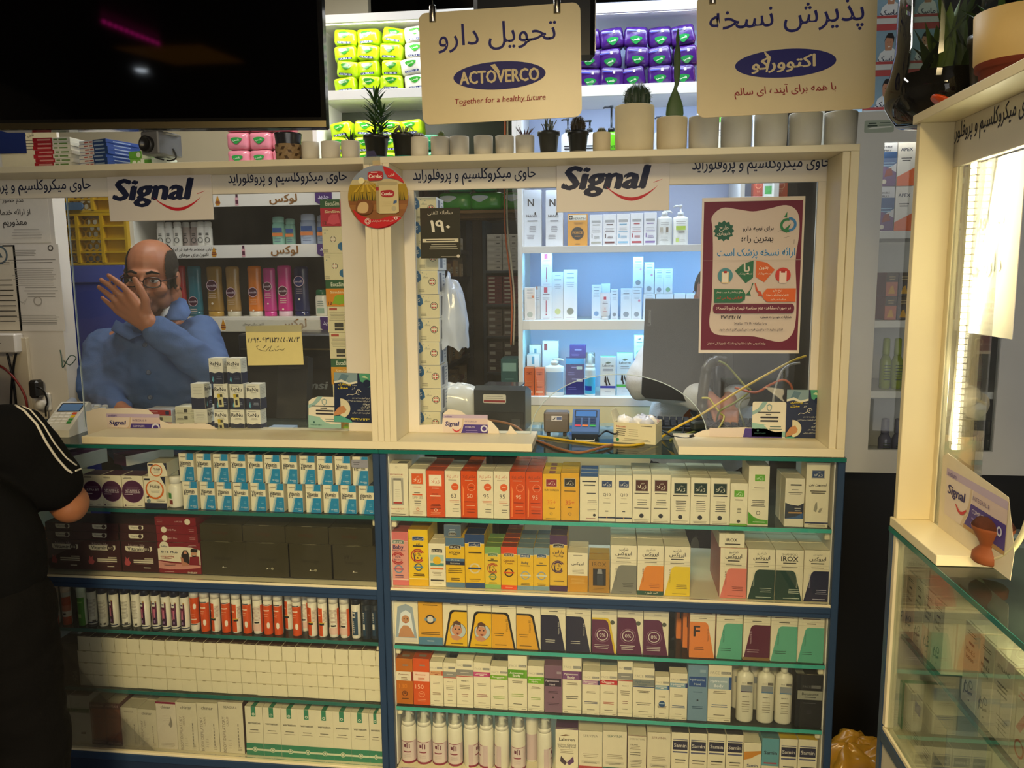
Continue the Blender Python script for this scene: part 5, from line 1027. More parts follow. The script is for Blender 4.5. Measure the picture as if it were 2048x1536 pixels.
def sign1(f):
 f.text(fa('تحویل دارو'),.485,.757,w=.735,h=.25,col=SNV,bold=.006)
 f.circ(.494,.405,.288,SNV,48,asp=.29);f.text('ACTOVERCO',.494,.40,w=.50,h=.118,col='#e0cb98',bold=.04)
 f.poly([(.44,.50),(.47,.51),(.50,.44),(.485,.42)],'#e0cb98')
 f.text('Together for a healthy future',.494,.185,w=.57,col='#9a2a28',shear=.12,bold=.01);f.stroke([(.24,.15),(.27,.155)],.0012,'#9a2a28');f.stroke([(.62,.165),(.68,.17)],.0012,'#9a2a28')
def sign2(f):
 f.text(fa('پذیرش نسخه'),.5,.755,w=.86,h=.25,col=SNV,bold=.006)
 f.circ(.50,.404,.283,SNV,48,asp=.28);f.text(fa('اکتوورکو'),.49,.40,w=.36,h=.135,col='#e0cb98',bold=.03);f.poly([(.38,.50),(.385,.51),(.42,.46),(.40,.34),(.39,.34),(.40,.45)],'#e0cb98')
 f.text(fa('با همه برای آینده ای سالم'),.50,.185,w=.57,col='#9a2a28',shear=-.1,bold=.01)
hang('hanging_sign',(834,27),(846,250),(1164,233),-.10,'cream hanging sign with a latin word in a navy oval',sign1)
hang('hanging_sign',(1396,-10),(1394,236),(1749,216),-.10,'cream hanging sign with persian lettering in a navy oval beside the cactus',sign2)
# ------------------------------------------------------------------ television with the camera below it
def television():
 Yt=.10
 BR=at(655,262,Y=Yt);ux=Vector((RT.x,RT.y,0)).normalized();n=Vector((ux.y,-ux.x,0))
 d=ray(0,262);t_=(BR-CAM_POS).dot(n)/d.dot(n);BL=CAM_POS+d*t_
 w=(BR-BL).length;h=w*.575
 t=empty('television',BL);t.rotation_euler=(0,0,math.atan2(ux.y,ux.x));tag(t,'large black wall television hanging above the counter','television')
 FR=M('#1d1b18','gloss');
 q=MB();q.box((0,-.012,0),(w,.030,h),FR,.004);q.build('bezel',t)
 q=MB();q.box((.012,-.0128,.026),(w-.012,-.0121,h-.012),M('#060505','gloss',.05));q.build('screen',t)
 q=MB();q.box((0,-.0135,.001),(w,-.0121,.017),M('#8a7d5a','metal',.35));q.build('chin_strip',t)
 q=MB();q.box((.10,.0305,.08),(w-.10,.065,h-.08),M('#161514','plastic'),.01);q.build('back_housing',t)
 q=MB();q.tube([(w*.5,.075,h*.6),(w*.5,.075,2.8-BL.z)],.018,M('#2a2826','metal',.4),12);q.box((w*.5-.1,.066,h*.4),(w*.5+.1,.080,h*.75),M('#2a2826','paint'));q.build('ceiling_mount',t)
 return t,BL,w
tv,TBL,TW=television()
def pivot(x,y,z):return TBL+Matrix.Rotation(tv.rotation_euler[2],3,'Z') @ Vector((x,y,z))
c=at(322,290,Y=.085)
t=empty('surveillance_camera',c,-.25);tag(t,'grey box camera hanging under the television','camera')
GRY=M('#6b6a68','plastic')
q=MB();q.box((-.030,-.04,-.030),(.030,.045,.030),GRY,.003);q.build('housing',t)
q=MB();X=Matrix.Translation((-.004,-.040,-.004)) @ Matrix.Rotation(PI/2,4,'X')
q.lathe([(.021,0),(.021,.012),(.017,.012),(.015,.004),(.0,.003)],M('#232222','plastic'),24,xf=X);q.build('lens',t)
q=MB();zt=TBL.z-.002-c.z;q.tube([(0,0,.028),(0,0,zt-.006)],.009,GRY,12);q.box((-.04,-.02,zt-.008),(.04,.03,zt-.002),M('#77756f','plastic'),.002);q.build('mount',t)
q=MB();q.tube(spline([(-.055,.0,zt-.004),(-.050,0,.0),(-.035,0,-.025),(0,.02,-.038),(.03,.02,-.032),(.031,.01,-.01)]),.0022,M('#2a2928','plastic'),6);q.build('cable',t)
# second slim screen seen past the first sign
a=at(1100,122,Y=.16);b=at(1190,0,Y=.16)
t=empty('monitor',a);tag(t,'black hanging monitor half hidden by the latin lettered sign','monitor')
q=MB();q.box((-.20,0,0),(b.x-a.x,.03,.36),M('#1a1a1b','plastic'),.012);q.box((b.x-a.x,.004,.02),(b.x-a.x+.002,.024,.34),M('#a8a8a8','metal'));q.build('housing',t)
q=MB();q.tube([(-.06,.04,.2),(-.06,.04,2.8-a.z)],.015,M('#2a2826','metal',.4),12);q.build('ceiling_mount',t)
# ------------------------------------------------------------------ pots on the top plank
ZS_=ZP1+.0003
YP=.075
POTM=M('#d3cbb8','ceramic')
def pot_geo(xl_,xr_,yt,kind='w',Y=YP):
 a=at(xl_,300,Y=Y);b=at(xr_,300,Y=Y);r=(b.x-a.x)/2;x=(a.x+b.x)/2
 h=at((xl_+xr_)/2,yt,Y=Y).z-ZS_
 return x,r,h
def white_pot(xl_,xr_,yt,label,saucer=False,col=None):
 x,r,h=pot_geo(xl_,xr_,yt)
 q=MB();m_=M(col,'ceramic') if col else POTM;z0=.006 if saucer else 0
 q.lathe([(r*.90,z0),(r*.95,z0+.003),(r*.98,h*.3),(r,h-.003),(r*.985,h),(r*.86,h),(r*.84,h-.012),(0,h-.012,M('#3a3024','soil'))],m_,28)
 o=q.build('flower_pot',loc=(x,YP,ZS_));tag(o,label,'flower pot','pots along the top plank')
 if saucer:
  q=MB();q.lathe([(r*.85,0),(r*1.0,.001),(r*1.02,.009),(r*.97,.009),(r*.95,.0055),(0,.0055)],m_,28);q.build('saucer',o)
 return o,r,h
def black_pot(xl_,xr_,yt,label,col='#23231f',saucer='#2a6a78'):
 x,r,h=pot_geo(xl_,xr_,yt)
 q=MB();z0=.004
 q.lathe([(r*.68,z0),(r*.72,z0+.002),(r*.90,h-.010),(r,h-.009),(r,h),(r*.93,h),(r*.9,h-.012),(0,h-.012,M('#2a2118','soil'))],M(col,'plastic'),24)
 o=q.build('flower_pot',loc=(x,YP,ZS_));tag(o,label,'flower pot','pots along the top plank')
 q=MB();q.lathe([(r*.72,0),(r*.8,.001),(r*.8,.010),(r*.76,.010),(r*.74,.0035),(0,.0035)],M(saucer,'plastic'),24);q.build('saucer',o)
 return o,r,h
GR=M('#2f4a22','leaf');GR2=M('#3c5a2c','leaf');DG=M('#22301c','leaf')
def plant(o,name,q):return q.build(name,o)
def blade(q,base,tip,wid,m,bend=.25,seg=5):
 base,tip=Vector(base),Vector(tip);d=tip-base;L=d.length
 side=d.cross(Vector((0,0,1)));side=side.normalized() if side.length>1e-5 else Vector((1,0,0));nrm=side.cross(d).normalized()
 V=[];Fc=[]
 for i in range(seg+1):
  t=i/seg;p=base+d*t+Vector((0,0,1))*(-bend*L*t*t+bend*L*t*.4);w_=wid*(math.sin(PI*min(1,.15+t*.85)))*.5+.0003
  V += [p-side*w_,p+nrm*w_*.35,p+side*w_]
 for i in range(seg):
  j=3*i;Fc += [(j,j+1,j+4,j+3),(j+1,j+2,j+5,j+4)]
 q.add(V,Fc,m,True)
def round_cactus(q,c,r,h,ribs,m,spine=None,n=60):
 N,K=ribs*8,14;V=[];Fc=[]
 for i in range(K+1):
  th=PI*(.04+.90*i/K)
  for k in range(N):
   a=2*PI*k/N;rr=r*(1-.13*abs(math.sin(ribs*a/2))**.7+.02)
   V.append((c[0]+rr*math.sin(th)*math.cos(a),c[1]+rr*math.sin(th)*math.sin(a),c[2]+h*.5-h*.5*math.cos(PI-th) if 0 else c[2]+h*.5+h*.5*math.cos(th)))
 for i in range(K):
  for k in range(N):
   k2=(k+1) % N;Fc.append((i*N+k,(i+1)*N+k,(i+1)*N+k2,i*N+k2))
 Fc.append(tuple(range(N)))
 q.add(V,Fc,m,True)
 if spine:
  for i in range(n):
   k=i % ribs;a=2*PI*(k)/ribs+rnd.uniform(-.04,.04);th=.25+2.0*rnd.random()
   p=Vector((c[0]+r*math.sin(th)*math.cos(a),c[1]+r*math.sin(th)*math.sin(a),c[2]+h*.5+h*.5*math.cos(th)))
   for j in range(3):
    d=Vector((math.sin(th)*math.cos(a)+rnd.uniform(-.6,.6),math.sin(th)*math.sin(a)+rnd.uniform(-.6,.6),math.cos(th)+rnd.uniform(-.6,.6))).normalized()
    q.tube([p,p+d*r*.22],[.0004,.0001],spine,3)
# woven basket pot
x,r,h=pot_geo(552,603,268)
def basket():
 t=empty('plant_basket',(x,YP,ZS_));tag(t,'small woven basket planter with a black liner beside the television corner','planter')
 q=MB();n=24;rows_=6;hb=h*.62;A=M('#8d7452','wood');B=M('#4a3622','wood')
 V=[];Fc=[];mm=[]
 for j in range(rows_+1):
  for k in range(n):
   rr=r*(.92+.06*j/rows_)+(.0012 if (k+j) % 2 else 0);an=2*PI*(k+.5*(j % 2))/n;V.append((rr*math.cos(an),rr*math.sin(an),hb*j/rows_))
 for j in range(rows_):
  for k in range(n):
   k2=(k+1) % n;Fc.append((j*n+k,j*n+k2,(j+1)*n+k2,(j+1)*n+k));mm.append(B if (k+2*j) % 5 == 0 else A)
 Fc.append(tuple(range(n-1,-1,-1)));mm.append(A)
 q.add(V,Fc,mm);q.build('basket',t)
 q=MB();q.lathe([(r*.8,hb*.5),(r*.92,hb+.002),(r*1.0,h-.004),(r*1.02,h),(r*.94,h),(r*.9,h-.01),(0,h-.01,M('#2a2118','soil'))],M('#2c2c30','film'),24);q.build('liner',t)
basket()
white_pot(604,638,285,'small white flower pot beside the woven basket',True)
white_pot(643,680,284,'small white flower pot, second from the woven basket',True)
o,r_,h_=white_pot(683,719,283,'small white flower pot holding a dark spiky sprout',True)
q=MB()
for i in range(16):
 a=rnd.uniform(0,2*PI);q_l=rnd.uniform(.015,.03);blade(q,(0,0,h_-.013+rnd.uniform(0,.015)),(q_l*.8*math.cos(a),q_l*.8*math.sin(a),h_+rnd.uniform(.005,.028)),.004,DG,.1)
q.tube([(0,0,h_-.013),(.002,0,h_+.03)],.0012,DG,5);q.build('sprout',o)
o,r_,h_=black_pot(728,779,272,'black flower pot with a tall spiky leaved plant')
q=MB()
for sx,hh in ((-.004,.10),(.012,.065)):
 top=Vector((sx+.004,0,h_+hh));base=Vector((sx,0,h_-.013));q.tube([base,top],[.0022,.0012],GR,6)
 for i in range(int(hh*640)):
  k=rnd.random();p=base.lerp(top,.12+.88*k);a=i*2.4;L=.045*(1-.25*k)+.008
  blade(q,p,p+Vector((L*math.cos(a)*.8,L*math.sin(a)*.8,L*(.25+.75*k))),.0060,GR if i % 3 else GR2,.2)
q.build('foliage',o)
o,r_,h_=black_pot(784,832,268,'black flower pot with dry trailing stems',saucer='#1f7a72')
q=MB()
for i in range(14):
 a=rnd.uniform(0,2*PI);R_=r_*rnd.uniform(.7,1.15);q.tube(spline([(0,0,h_-.013),(R_*.5*math.cos(a),R_*.5*math.sin(a),h_+rnd.uniform(.008,.022)),(R_*math.cos(a),R_*math.sin(a),h_+rnd.uniform(-.008,.012))]),[.0012]*13,M('#6a6a4a','leaf'),5)
q.build('stems',o)
o,r_,h_=white_pot(821,857,276,'small white flower pot with a fuzzy grey cactus',True)
q=MB();round_cactus(q,(0,0,h_-.014),r_*.72,.026,16,M('#5f5548','leaf'),M('#a89a86'),90);q.build('cactus',o)
o,r_,h_=white_pot(862,899,275,'small white flower pot with a green finger cactus',True)
q=MB();round_cactus(q,(.003,0,h_-.014),r_*.38,.030,9,M('#5d6a2c','leaf'),M('#b8ae8a'),40);q.build('cactus',o)
white_pot(900,938,274,'empty white flower pot beside the finger cactus',True);white_pot(948,986,273,'empty white flower pot, second from the finger cactus',True);white_pot(991,1028,273,'empty white flower pot beside the reddish sprout',True)
o,r_,h_=white_pot(1031,1069,272,'small white flower pot with a reddish spiky sprout',True)
q=MB()
for i in range(14):
 a=i*2.4;blade(q,(0,0,h_-.012),(.026*math.cos(a),.026*math.sin(a),h_+rnd.uniform(.012,.034)),.004,M('#5a3a2c','leaf'),.1)
q.build('sprout',o)
o,r_,h_=black_pot(1075,1120,264,'dark grey flower pot with a dry grey plant','#33332f','#4a4a46')
q=MB()
for i in range(26):
 a=rnd.uniform(0,2*PI);R_=r_*rnd.uniform(.1,.75);q.tube(spline([(R_*.3*math.cos(a),R_*.3*math.sin(a),h_-.013),(R_*.7*math.cos(a),R_*.7*math.sin(a),h_+.012),(R_*math.cos(a+.4),R_*math.sin(a+.4),h_+rnd.uniform(.015,.034))],4),.0013,M('#8a8a7a' if i % 3 else '#33402c','leaf'),5)
q.build('stems',o)
o,r_,h_=black_pot(1134,1178,263,'black flower pot with a brown bristly cactus','#1f1f1e','#8a8478')
q=MB();round_cactus(q,(0,0,h_-.014),r_*.66,.050,14,M('#3a3020','leaf'),M('#6a5a40'),160);q.build('cactus',o)
o,r_,h_=white_pot(1185,1221,266,'small white flower pot with a tiny round cactus',True,'#cdbf9e')
q=MB();round_cactus(q,(0,0,h_-.014),r_*.52,.027,12,M('#4a4a2c','leaf'),M('#7a6a4a'),60);q.build('cactus',o)
o,r_,h_=white_pot(1229,1308,214,'large cream flower pot with a ribbed globe cactus',False,'#d9cba6')
q=MB();round_cactus(q,(.006,0,h_-.018),r_*.66,.072,13,M('#2f3f2c','leaf'),M('#8a8a6a'),130);q.build('cactus',o)
o,r_,h_=white_pot(1312,1374,237,'cream flower pot with a tall flat paddle cactus',False,'#d3c5a4')
q=MB();PADC=M('#4a6238','leaf')
zt=at(1350,178,Y=YP).z-ZS_;z2=at(1347,95,Y=YP).z-ZS_;z3=at(1345,58,Y=YP).z-ZS_
V=[];Fc=[];K=20;N=14
prof=[(h_-.02,.013),(h_+.01,.0205),(h_+.028,.021),(h_+.048,.014),(zt,.004),(zt+.012,.0055),(zt+.03,.0075),(z2-.02,.008),(z2,.0055),(z2+.006,.003),(z2+.02,.0048),(z3,.0012)]
for i,(z,rr) in enumerate(prof):
 for k in range(N):
  a=2*PI*k/N;V.append((.006+.004*(z>zt)+rr*math.cos(a)*(1+.06*math.sin(i*2)),rr*.28*math.sin(a),z))
for i in range(len(prof)-1):
 for k in range(N):Fc.append((i*N+k,i*N+(k+1) % N,(i+1)*N+(k+1) % N,(i+1)*N+k))
q.add(V,Fc,PADC,True);q.build('cactus',o)
for xl_,xr_,yt,wd in ((1376,1437,235,'beside the paddle cactus'),(1440,1502,233,'with a vertical stain, second from the paddle cactus'),(1507,1573,229,'third from the paddle cactus'),(1576,1642,228,'next to the last at the plank end'),(1646,1712,226,'last at the plank end')):
 white_pot(xl_,xr_,yt,f'empty plain grey white flower pot, {wd}',False,'#c9c5b8')
# ------------------------------------------------------------------ flat cartons stacked on the plank
RK='flat test cartons stacked on the plank'
a=at(68,300,Y=.09);b=at(143,300,Y=.09);hh=(at(100,275,Y=.09).z-ZS_)/8
rp=carton('flat_carton',b.x-a.x,hh-.0004,.09,'#d6d2c0',"r 0 0 .52 1 #a31f28;r .12 .3 .48 .7 #c98a80;r .56 .3 .66 .65 #6a8a4a;r .70 .3 .92 .65 #6a8a4a;",bev=.0004);wf=[True]
for i in range(8):put(rp,wf,((a.x+b.x)/2+rnd.uniform(-.003,.003),.09,ZS_+i*hh),f"flat red and white carton, {ORD[i]} from the bottom of its stack",'carton',RK,rnd.uniform(-.03,.03))
a=at(149,300,Y=.09);b=at(222,300,Y=.09);hh=(at(180,280,Y=.09).z-ZS_)/8
rp=carton('flat_carton',b.x-a.x,hh-.0004,.11,'#d6d2c8',"r .52 0 1 1 #26406f;r .56 .3 .9 .7 #8fa0b4;r .2 .3 .34 .65 #b0544a;r .38 .3 .5 .65 #b0544a;",bev=.0004,side='#2a4a9a',sideops='r .2 .3 .7 .6 #a8b8d8');wf=[True]
for i in range(8):put(rp,wf,((a.x+b.x)/2+rnd.uniform(-.003,.003),.09,ZS_+i*hh),f"flat blue and white carton, {ORD[i]} from the bottom of its stack",'carton',RK,-.30+rnd.uniform(-.03,.03))
a=at(250,333,Y=.10);
o=carton('soap_carton',.11,.028,.05,'#e6ecd8',"r 0 .3 .3 1 #7ab04a;c .12 .6 .06 #e6ecd8;c .25 .6 .05 #e6ecd8;r .4 .5 .6 .9 #5d9a3a;l .3 .9 .25 1 .1 #8fa8a0 .06;",top='#7ab04a');o.location=(a.x+.065,.105,ZS_);o.rotation_euler=(0,0,-.08);tag(o,'white and green carton lying on the plank behind the camera','carton')
z_=ZS_+.0285
o=carton('soap_carton',.07,.02,.045,'#dfe8d0',"r 0 .0 .6 1 #6aa83a;c .45 .5 .1 #dfe8d0;",top='#e6ecd8');o.location=(a.x+.040,.108,z_);o.rotation_euler=(0,0,-.16);tag(o,'small green and white carton on top of the one behind the camera','carton')
# ------------------------------------------------------------------ shelving behind the counter
YB_=1.02
def zat(px,py,Y=YB_):return at(px,py,Y=Y).z
def xat(px,py,Y=YB_):return at(px,py,Y=Y).x
def unit(name,label,x0,x1,boards,zb,zt,depth,mat_,back,cat='shelving',Y=YB_,inner=(),strips=(),th=None):
 """open shelf unit: boards are (underside z, top z)"""
 t=empty(name,((x0+x1)/2,Y,zb));tag(t,label,cat);ox,oy,oz=(x0+x1)/2,Y,zb
 def bx(nm,a,b,m):q=MB();q.box((a[0]-ox,a[1]-oy,a[2]-oz),(b[0]-ox,b[1]-oy,b[2]-oz),m,.0008);return q.build(nm,t)
 for x in (x0,x1-.018)+tuple(inner):bx('side_panel',(x,Y,zb),(x+.018,Y+depth,zt),mat_)
 bx('back_panel',(x0,Y+depth,zb),(x1,Y+depth+.008,zt),back)
 for z0,z1 in boards:
  bx('shelf_board',(x0+.018,Y+.0145,min(z0+.014,z1-.006)),(x1-.018,Y+depth,z1),mat_);bx('board_edge',(x0+.018,Y+.001,z0),(x1-.018,Y+.014,z1),mat_)
 return t,bx
WB=M('#e6e4e0','paint');BLB=M('#b4c0dd','paint')
xb0,xb1=xat(1036,600),.62
bz=[(zat(1250,190),zat(1250,168)),(zat(1250,346),zat(1250,334)),(zat(1200,505),zat(1200,491)),(zat(1200,660),zat(1200,641)),(zat(1200,812),zat(1200,795))]
b0=(zat(1290,22),zat(1290,2))
UB,bxb=unit('shelf_unit','white shelf unit with cool lit compartments behind the computer',xb0,xb1,[b0]+bz,0,zat(1290,2)+.10,.30,WB,BLB)
q=MB();q.box((xb0+.02-(xb0+xb1)/2,.002,.3),(xb1-.02-(xb0+xb1)/2,.010,bz[4][0]-.001),M('#e8dfb6','paint'));q.build('lower_front',UB)
LED=glow('led_cool','#dceaff',9)
def led(xa_,xb_,z,Y,label,power,col=COOL,mat_=None,down=True):
 q=MB();q.box((xa_,Y,z-.008),(xb_,Y+.008,z-.0002),M('#d8d8d6','metal'));o=q.build('led_strip');tag(o,label,'light','shelf light strips')
 q=MB();q.box((xa_+.004,Y+.001,z-.0105),(xb_-.004,Y+.007,z-.0081),mat_ or LED);q.build('diffuser',o)
 area('led_strip_light',((xa_+xb_)/2,Y+.004,z-.0115),((xa_+xb_)/2,Y+.13,z-.35),(xb_-xa_)*.95,.012,power,col)
for i,(za,pw,lb) in enumerate(((b0[0],1.6,'bright light strip over the purple packs'),(bz[0][0],1.5,'light strip over the pump bottles'),(bz[1][0],1.0,'light strip over the white shampoo cartons'),(bz[2][0],2.3,'light strip over the slim white cartons'),(bz[3][0],2.2,'light strip over the navy cartons'))):
 led(xb0+.03,xb1-.03,za+.0134,YB_+.018,lb,pw,(.62,.78,1) if i<3 else (.16,.60,1) if i == 3 else (.18,.70,1))
YI=YB_+.06
def bitem(name,xl_,xr_,yt,yb,zb,base,ops,label,d=.045,Y=YI,group=None,c=None,cat='carton',dz=0):
 a=at(xl_,yb,Y=Y);b=at(xr_,yb,Y=Y);h=at((xl_+xr_)/2,yt,Y=Y).z-at((xl_+xr_)/2,yb,Y=Y).z
 o=carton(name,b.x-a.x-.001,h,d,base,ops,**(c or {}));o.location=((a.x+b.x)/2,Y,zb+.0003+dz);tag(o,label,cat,group);o['h']=h
 return o
WC_='#e2e4e8';LT="l .2 .8 .7 3 .05 #7a7f8a .012;l .25 .75 .4 2 .05 #9aa0aa .01;"
z2=bz[2][1]
NN="b N .40 .78 .36 #2a2422 .13;p #2a2422 .60 .60 .68 .62 .70 .57 .62 .56;b NANO .45 .545 .6 #4a4648;l .2 .8 .45 1 .1 #3a3638 .015;l .3 .7 .36 4 .03 #77747a .008;l .15 .6 .2 3 .03 #8a878c .008;"
bitem('hair_lotion_carton',1048,1083,377,491,z2,'#dcdfe4',NN,'tall pale carton with a large black letter N at the unit edge',group='hair care cartons');bitem('hair_lotion_carton',1091,1126,378,491,z2,'#dcdfe4',NN,'tall pale carton with a letter N beside the orange keratin carton',group='hair care cartons')
bitem('keratin_carton',1135,1175,425,490,z2,'#d9962a',"r .05 .80 .95 .97 #e8e2d0;r .07 .82 .25 .95 #2a241c;t + .16 .885 .12 #e8e2d0;t KERATIN .6 .85 .6 #2a241c;l .3 .8 .72 2 .04 #8a5a1a .014;c .5 .40 .32 #2f261e;b FORCE .5 .42 .5 #d9962a;l .35 .65 .30 1 .1 #c98a3a .02;l .35 .65 .06 1 .1 #3a2a1a .02;",'amber keratin carton with a dark round badge')
SHC=[('#8a8f8a','#a8a89a'),('#4a3236','#6a3a3e'),('#6aa8cc','#8abcd8'),('#b03a4a','#b03a4a'),('#7a62a4','#8a72b0')]
for i,(c1,c2) in enumerate(SHC):
 x0=1179+27*i
 bitem('shampoo_carton',x0,x0+26,427-i*.8,489.5,z2,WC_,f"r .15 .74 .85 .82 #a4a6a8;l .2 .8 .66 1 .1 {c1} .03;l .15 .85 .55 2 .05 #9a9aa0 .01;r .15 .44 .85 .46 {c1};r .15 .25 .22 .38 {c1};l .3 .8 .30 3 .03 {c1} .012;r .12 .08 .88 .14 {c2};",f"white shampoo carton, {ORD[i]} after the amber keratin carton",group='hair care cartons')
def pump(name,xc,wpx,yb,ysh,ytop,zb,col,ops,label,Y=YI,pumpc='#dfe3e6',group=None,sy=.62,flip=1,labelc=None):
 a=at(xc-wpx/2,yb,Y=Y);b=at(xc+wpx/2,yb,Y=Y);r=(b.x-a.x)/2;x=(a.x+b.x)/2
 zb0=at(xc,yb,Y=Y).z;h=at(xc,ysh,Y=Y).z-zb0;H=at(xc,ytop,Y=Y).z-zb0
 q=MB();m_=M(col,'plastic')
 q.lathe([(r*.92,0),(r,.004),(r,h*.90),(r*.93,h*.96),(r*.5,h),(r*.42,h+.003)],m_,24,sy=sy)
 f=Face(q,(-r*.78,-r*sy*.99-.001,0),w=r*1.56,h=h);
 if labelc:
  n=10;A=[-PI/2-1.15+2.3*i/n for i in range(n+1)]
  q.add([(r*1.008*math.cos(t),r*1.012*sy*math.sin(t),z) for z in (h*.12,h*.78) for t in A],[(i,i+1,n+2+i,n+1+i) for i in range(n)],M(labelc,'ink'),True)
 f.l=.0012;design(f,ops)
 o=q.build(name,loc=(x,Y+r*sy,zb+.0003));tag(o,label,'bottle',group)
 q=MB();pm=M(pumpc,'plastic');pr=r*.40
 q.lathe([(pr,h+.001),(pr,h+.014),(pr*.8,h+.016),(pr*.3,h+.017),(pr*.3,H-.008),(pr*.55,H-.007),(pr*.55,H)],pm,16)
 q.tube([(0,0,H-.004),(flip*r*.7,-.002,H-.004),(flip*r*.95,-.003,H-.009)],[pr*.32,pr*.3,pr*.24],pm,8);q.build('pump_head',o)
 return o
pump('pump_bottle',1329,31,488,430,418,z2,'#dfe1de',"l .1 .9 .78 2 .06 #8a8a84 .014;r .1 .45 .35 .62 #b0aa9c;r .6 .45 .8 .62 #7a6a58;l .1 .8 .3 4 .05 #9a9a94 .01;",'white pump bottle with a grey print beside the violet shampoo carton')
pump('pump_bottle',1361,31,486,428,405,z2,'#e6e8e4',"l .1 .9 .80 2 .06 #6a6a64 .014;r .1 .52 .9 .66 #a8c43a;r .3 .42 .8 .46 #6a6a64;r .1 .1 .35 .24 #b8cc6a;l .4 .9 .18 2 .05 #9a9a94 .01;",'white pump bottle with a lime label band beside the poster',flip=-1)
z3=bz[3][1];WB3='#e4e8ee'
def bm(c='#8f9298',half=False):return "l .2 .8 .92 1 .1 #8a90a0 .012;l .15 .85 .83 1 .1 #5a6070 .018;l .2 .8 .74 3 .04 #9aa0b0 .008;"+f"c .5 .17 .26 {c};l .1 .9 .04 1 .1 #c8b0b8 .008;"
CP="r .3 .82 .6 .98 #c8405a;l .15 .85 .76 1 .1 #7a7080 .022;l .15 .8 .66 2 .04 #9a90a0 .01;r .46 .22 .53 .58 #b83a5a;c .5 .16 .06 #b83a5a;l .15 .85 .07 2 .03 #b0a0b0 .008;"
gB='slim white skin care cartons'
bitem('serum_carton',1049,1071,577,642,z3,'#ece4e0',bm('#b8bcb0')+"c .78 .72 .12 #d8825a;",'slim peach printed carton at the unit edge',group=gB,Y=YI-.03)
bitem('serum_carton',1070,1081,571,637,z3,WB3,LT+"r .1 .9 .5 1 #d8825a;",'narrow carton partly behind the peach printed one',group=gB,Y=YI+.02)
o=bitem('serum_carton',1081,1104,570,636,z3,WB3,CP,'white carton with a pink stripe, lower of two',group=gB);bitem('serum_carton',1082,1104,500,567,z3,WB3,CP,'white carton with a pink stripe, stacked on its twin',group=gB,dz=o['h']+.0006)
bitem('serum_carton',1104,1127,540,635,z3,WB3,bm('#c8cc8a'),'tall white carton with a yellowish round window',group=gB,Y=YI+.01);bitem('serum_carton',1127,1154,537,637,z3,'#eef0f4',bm('#8a8a7a'),'tall white carton with an olive round window before the gap',group=gB)
bitem('serum_carton',1183,1202,566,635,z3,WB3,bm('#7a9ac0'),'white carton with a blue round window behind the tube',group=gB,Y=YI+.01);bitem('serum_carton',1202,1220,564,634,z3,WB3,LT,'plain white carton behind the tube',group=gB,Y=YI+.06)
bitem('serum_carton',1221,1236,574,634,z3,WB3,bm(),'narrow white carton beside the tube',group=gB);bitem('serum_carton',1241,1263,572,634,z3,WB3,bm(),'white carton with a grey window beside the stacked pair',group=gB)
o=bitem('serum_carton',1263,1283,570,633,z3,WB3,bm()+"c .75 .6 .12 #e08aa0;",'white carton with a pink dot under its twin',group=gB);bitem('serum_carton',1266,1286,505,567,z3,WB3,bm()+"c .75 .6 .12 #e08aa0;",'white carton with a pink dot on its twin',group=gB,dz=o['h']+.0006)
o=bitem('serum_carton',1286,1310,582,633,z3,WB3,bm(),'low white carton beside the monitor, under two others',group=gB);bitem('serum_carton',1288,1308,517,580,z3,WB3,bm()+"c .75 .6 .12 #e08aa0;",'white carton on the low one beside the monitor',group=gB,dz=o['h']+.0006)
o=bitem('serum_carton',1311,1346,582,633,z3,WB3,LT,'wide white carton behind the monitor top',group=gB)
bitem('serum_carton',1309,1327,530,580,z3,WB3,bm('#8a8a9a'),'small white carton with a grey window on the wide one',group=gB,dz=o['h']+.0006);bitem('serum_carton',1327,1345,530,580,z3,WB3,bm('#8ab08a'),'small white carton with a green window on the wide one',group=gB,dz=o['h']+.0006)
bitem('serum_carton',1347,1370,581,633,z3,WB3,LT,'white carton behind the monitor, second from the poster',group=gB);bitem('serum_carton',1371,1393,582,633,z3,WB3,LT,'white carton behind the monitor beside the poster',group=gB)
# tube standing on its cap
a=at(1210,637,Y=YI-.02)
q=MB();q.lathe([(.0125,0),(.0125,.016)],M('#e6e8ec','plastic'),20);V=[];Fc=[]
N=20
for i,(z,rx,ry) in enumerate(((.016,.016,.013),(.03,.0185,.014),(.07,.020,.009),(.098,.0205,.0015),(.104,.0205,.0012))):
 for k in range(N):V.append((rx*math.cos(2*PI*k/N),ry*math.sin(2*PI*k/N),z))
for i in range(4):
 for k in range(N):Fc.append((i*N+k,i*N+(k+1) % N,(i+1)*N+(k+1) % N,(i+1)*N+k))
q.add(V,Fc,M('#e8e8ee','plastic'),True);f=Face(q,(-.014,-.0135,.02),w=.028,h=.08);design(f,"r .3 .72 .65 .86 #d8506a;l .15 .85 .6 2 .06 #7a7080 .02;r .46 .26 .54 .36 #b83a5a;l .2 .8 .16 1 .1 #c87a8a .02")
o=q.build('cream_tube',loc=(a.x,YI-.03,z3));tag(o,'white cream tube with a pink patch standing before slim cartons','tube')
z4_=bz[4][1];gC='cartons and bottles on the lowest lit shelf'
ORC="l .15 .85 .82 2 .06 #8a2f14 .02;c .5 .78 .08 #7a2a14;l .1 .9 .5 3 .06 #e08a5a .012;l .2 .8 .3 1 .1 #5a1f10 .03;r .15 .10 .85 .16 #e8b89a;"
bitem('serum_carton',1049,1068,737,793,z4_,'#d8602a',ORC,'small orange carton at the edge of the lowest lit shelf',group=gC,Y=YI-.03,c={'sideops':''});bitem('serum_carton',1069,1089,737,792,z4_,'#d8602a',ORC,'small orange carton beside the pump bottle of lotion',group=gC,Y=YI-.03)
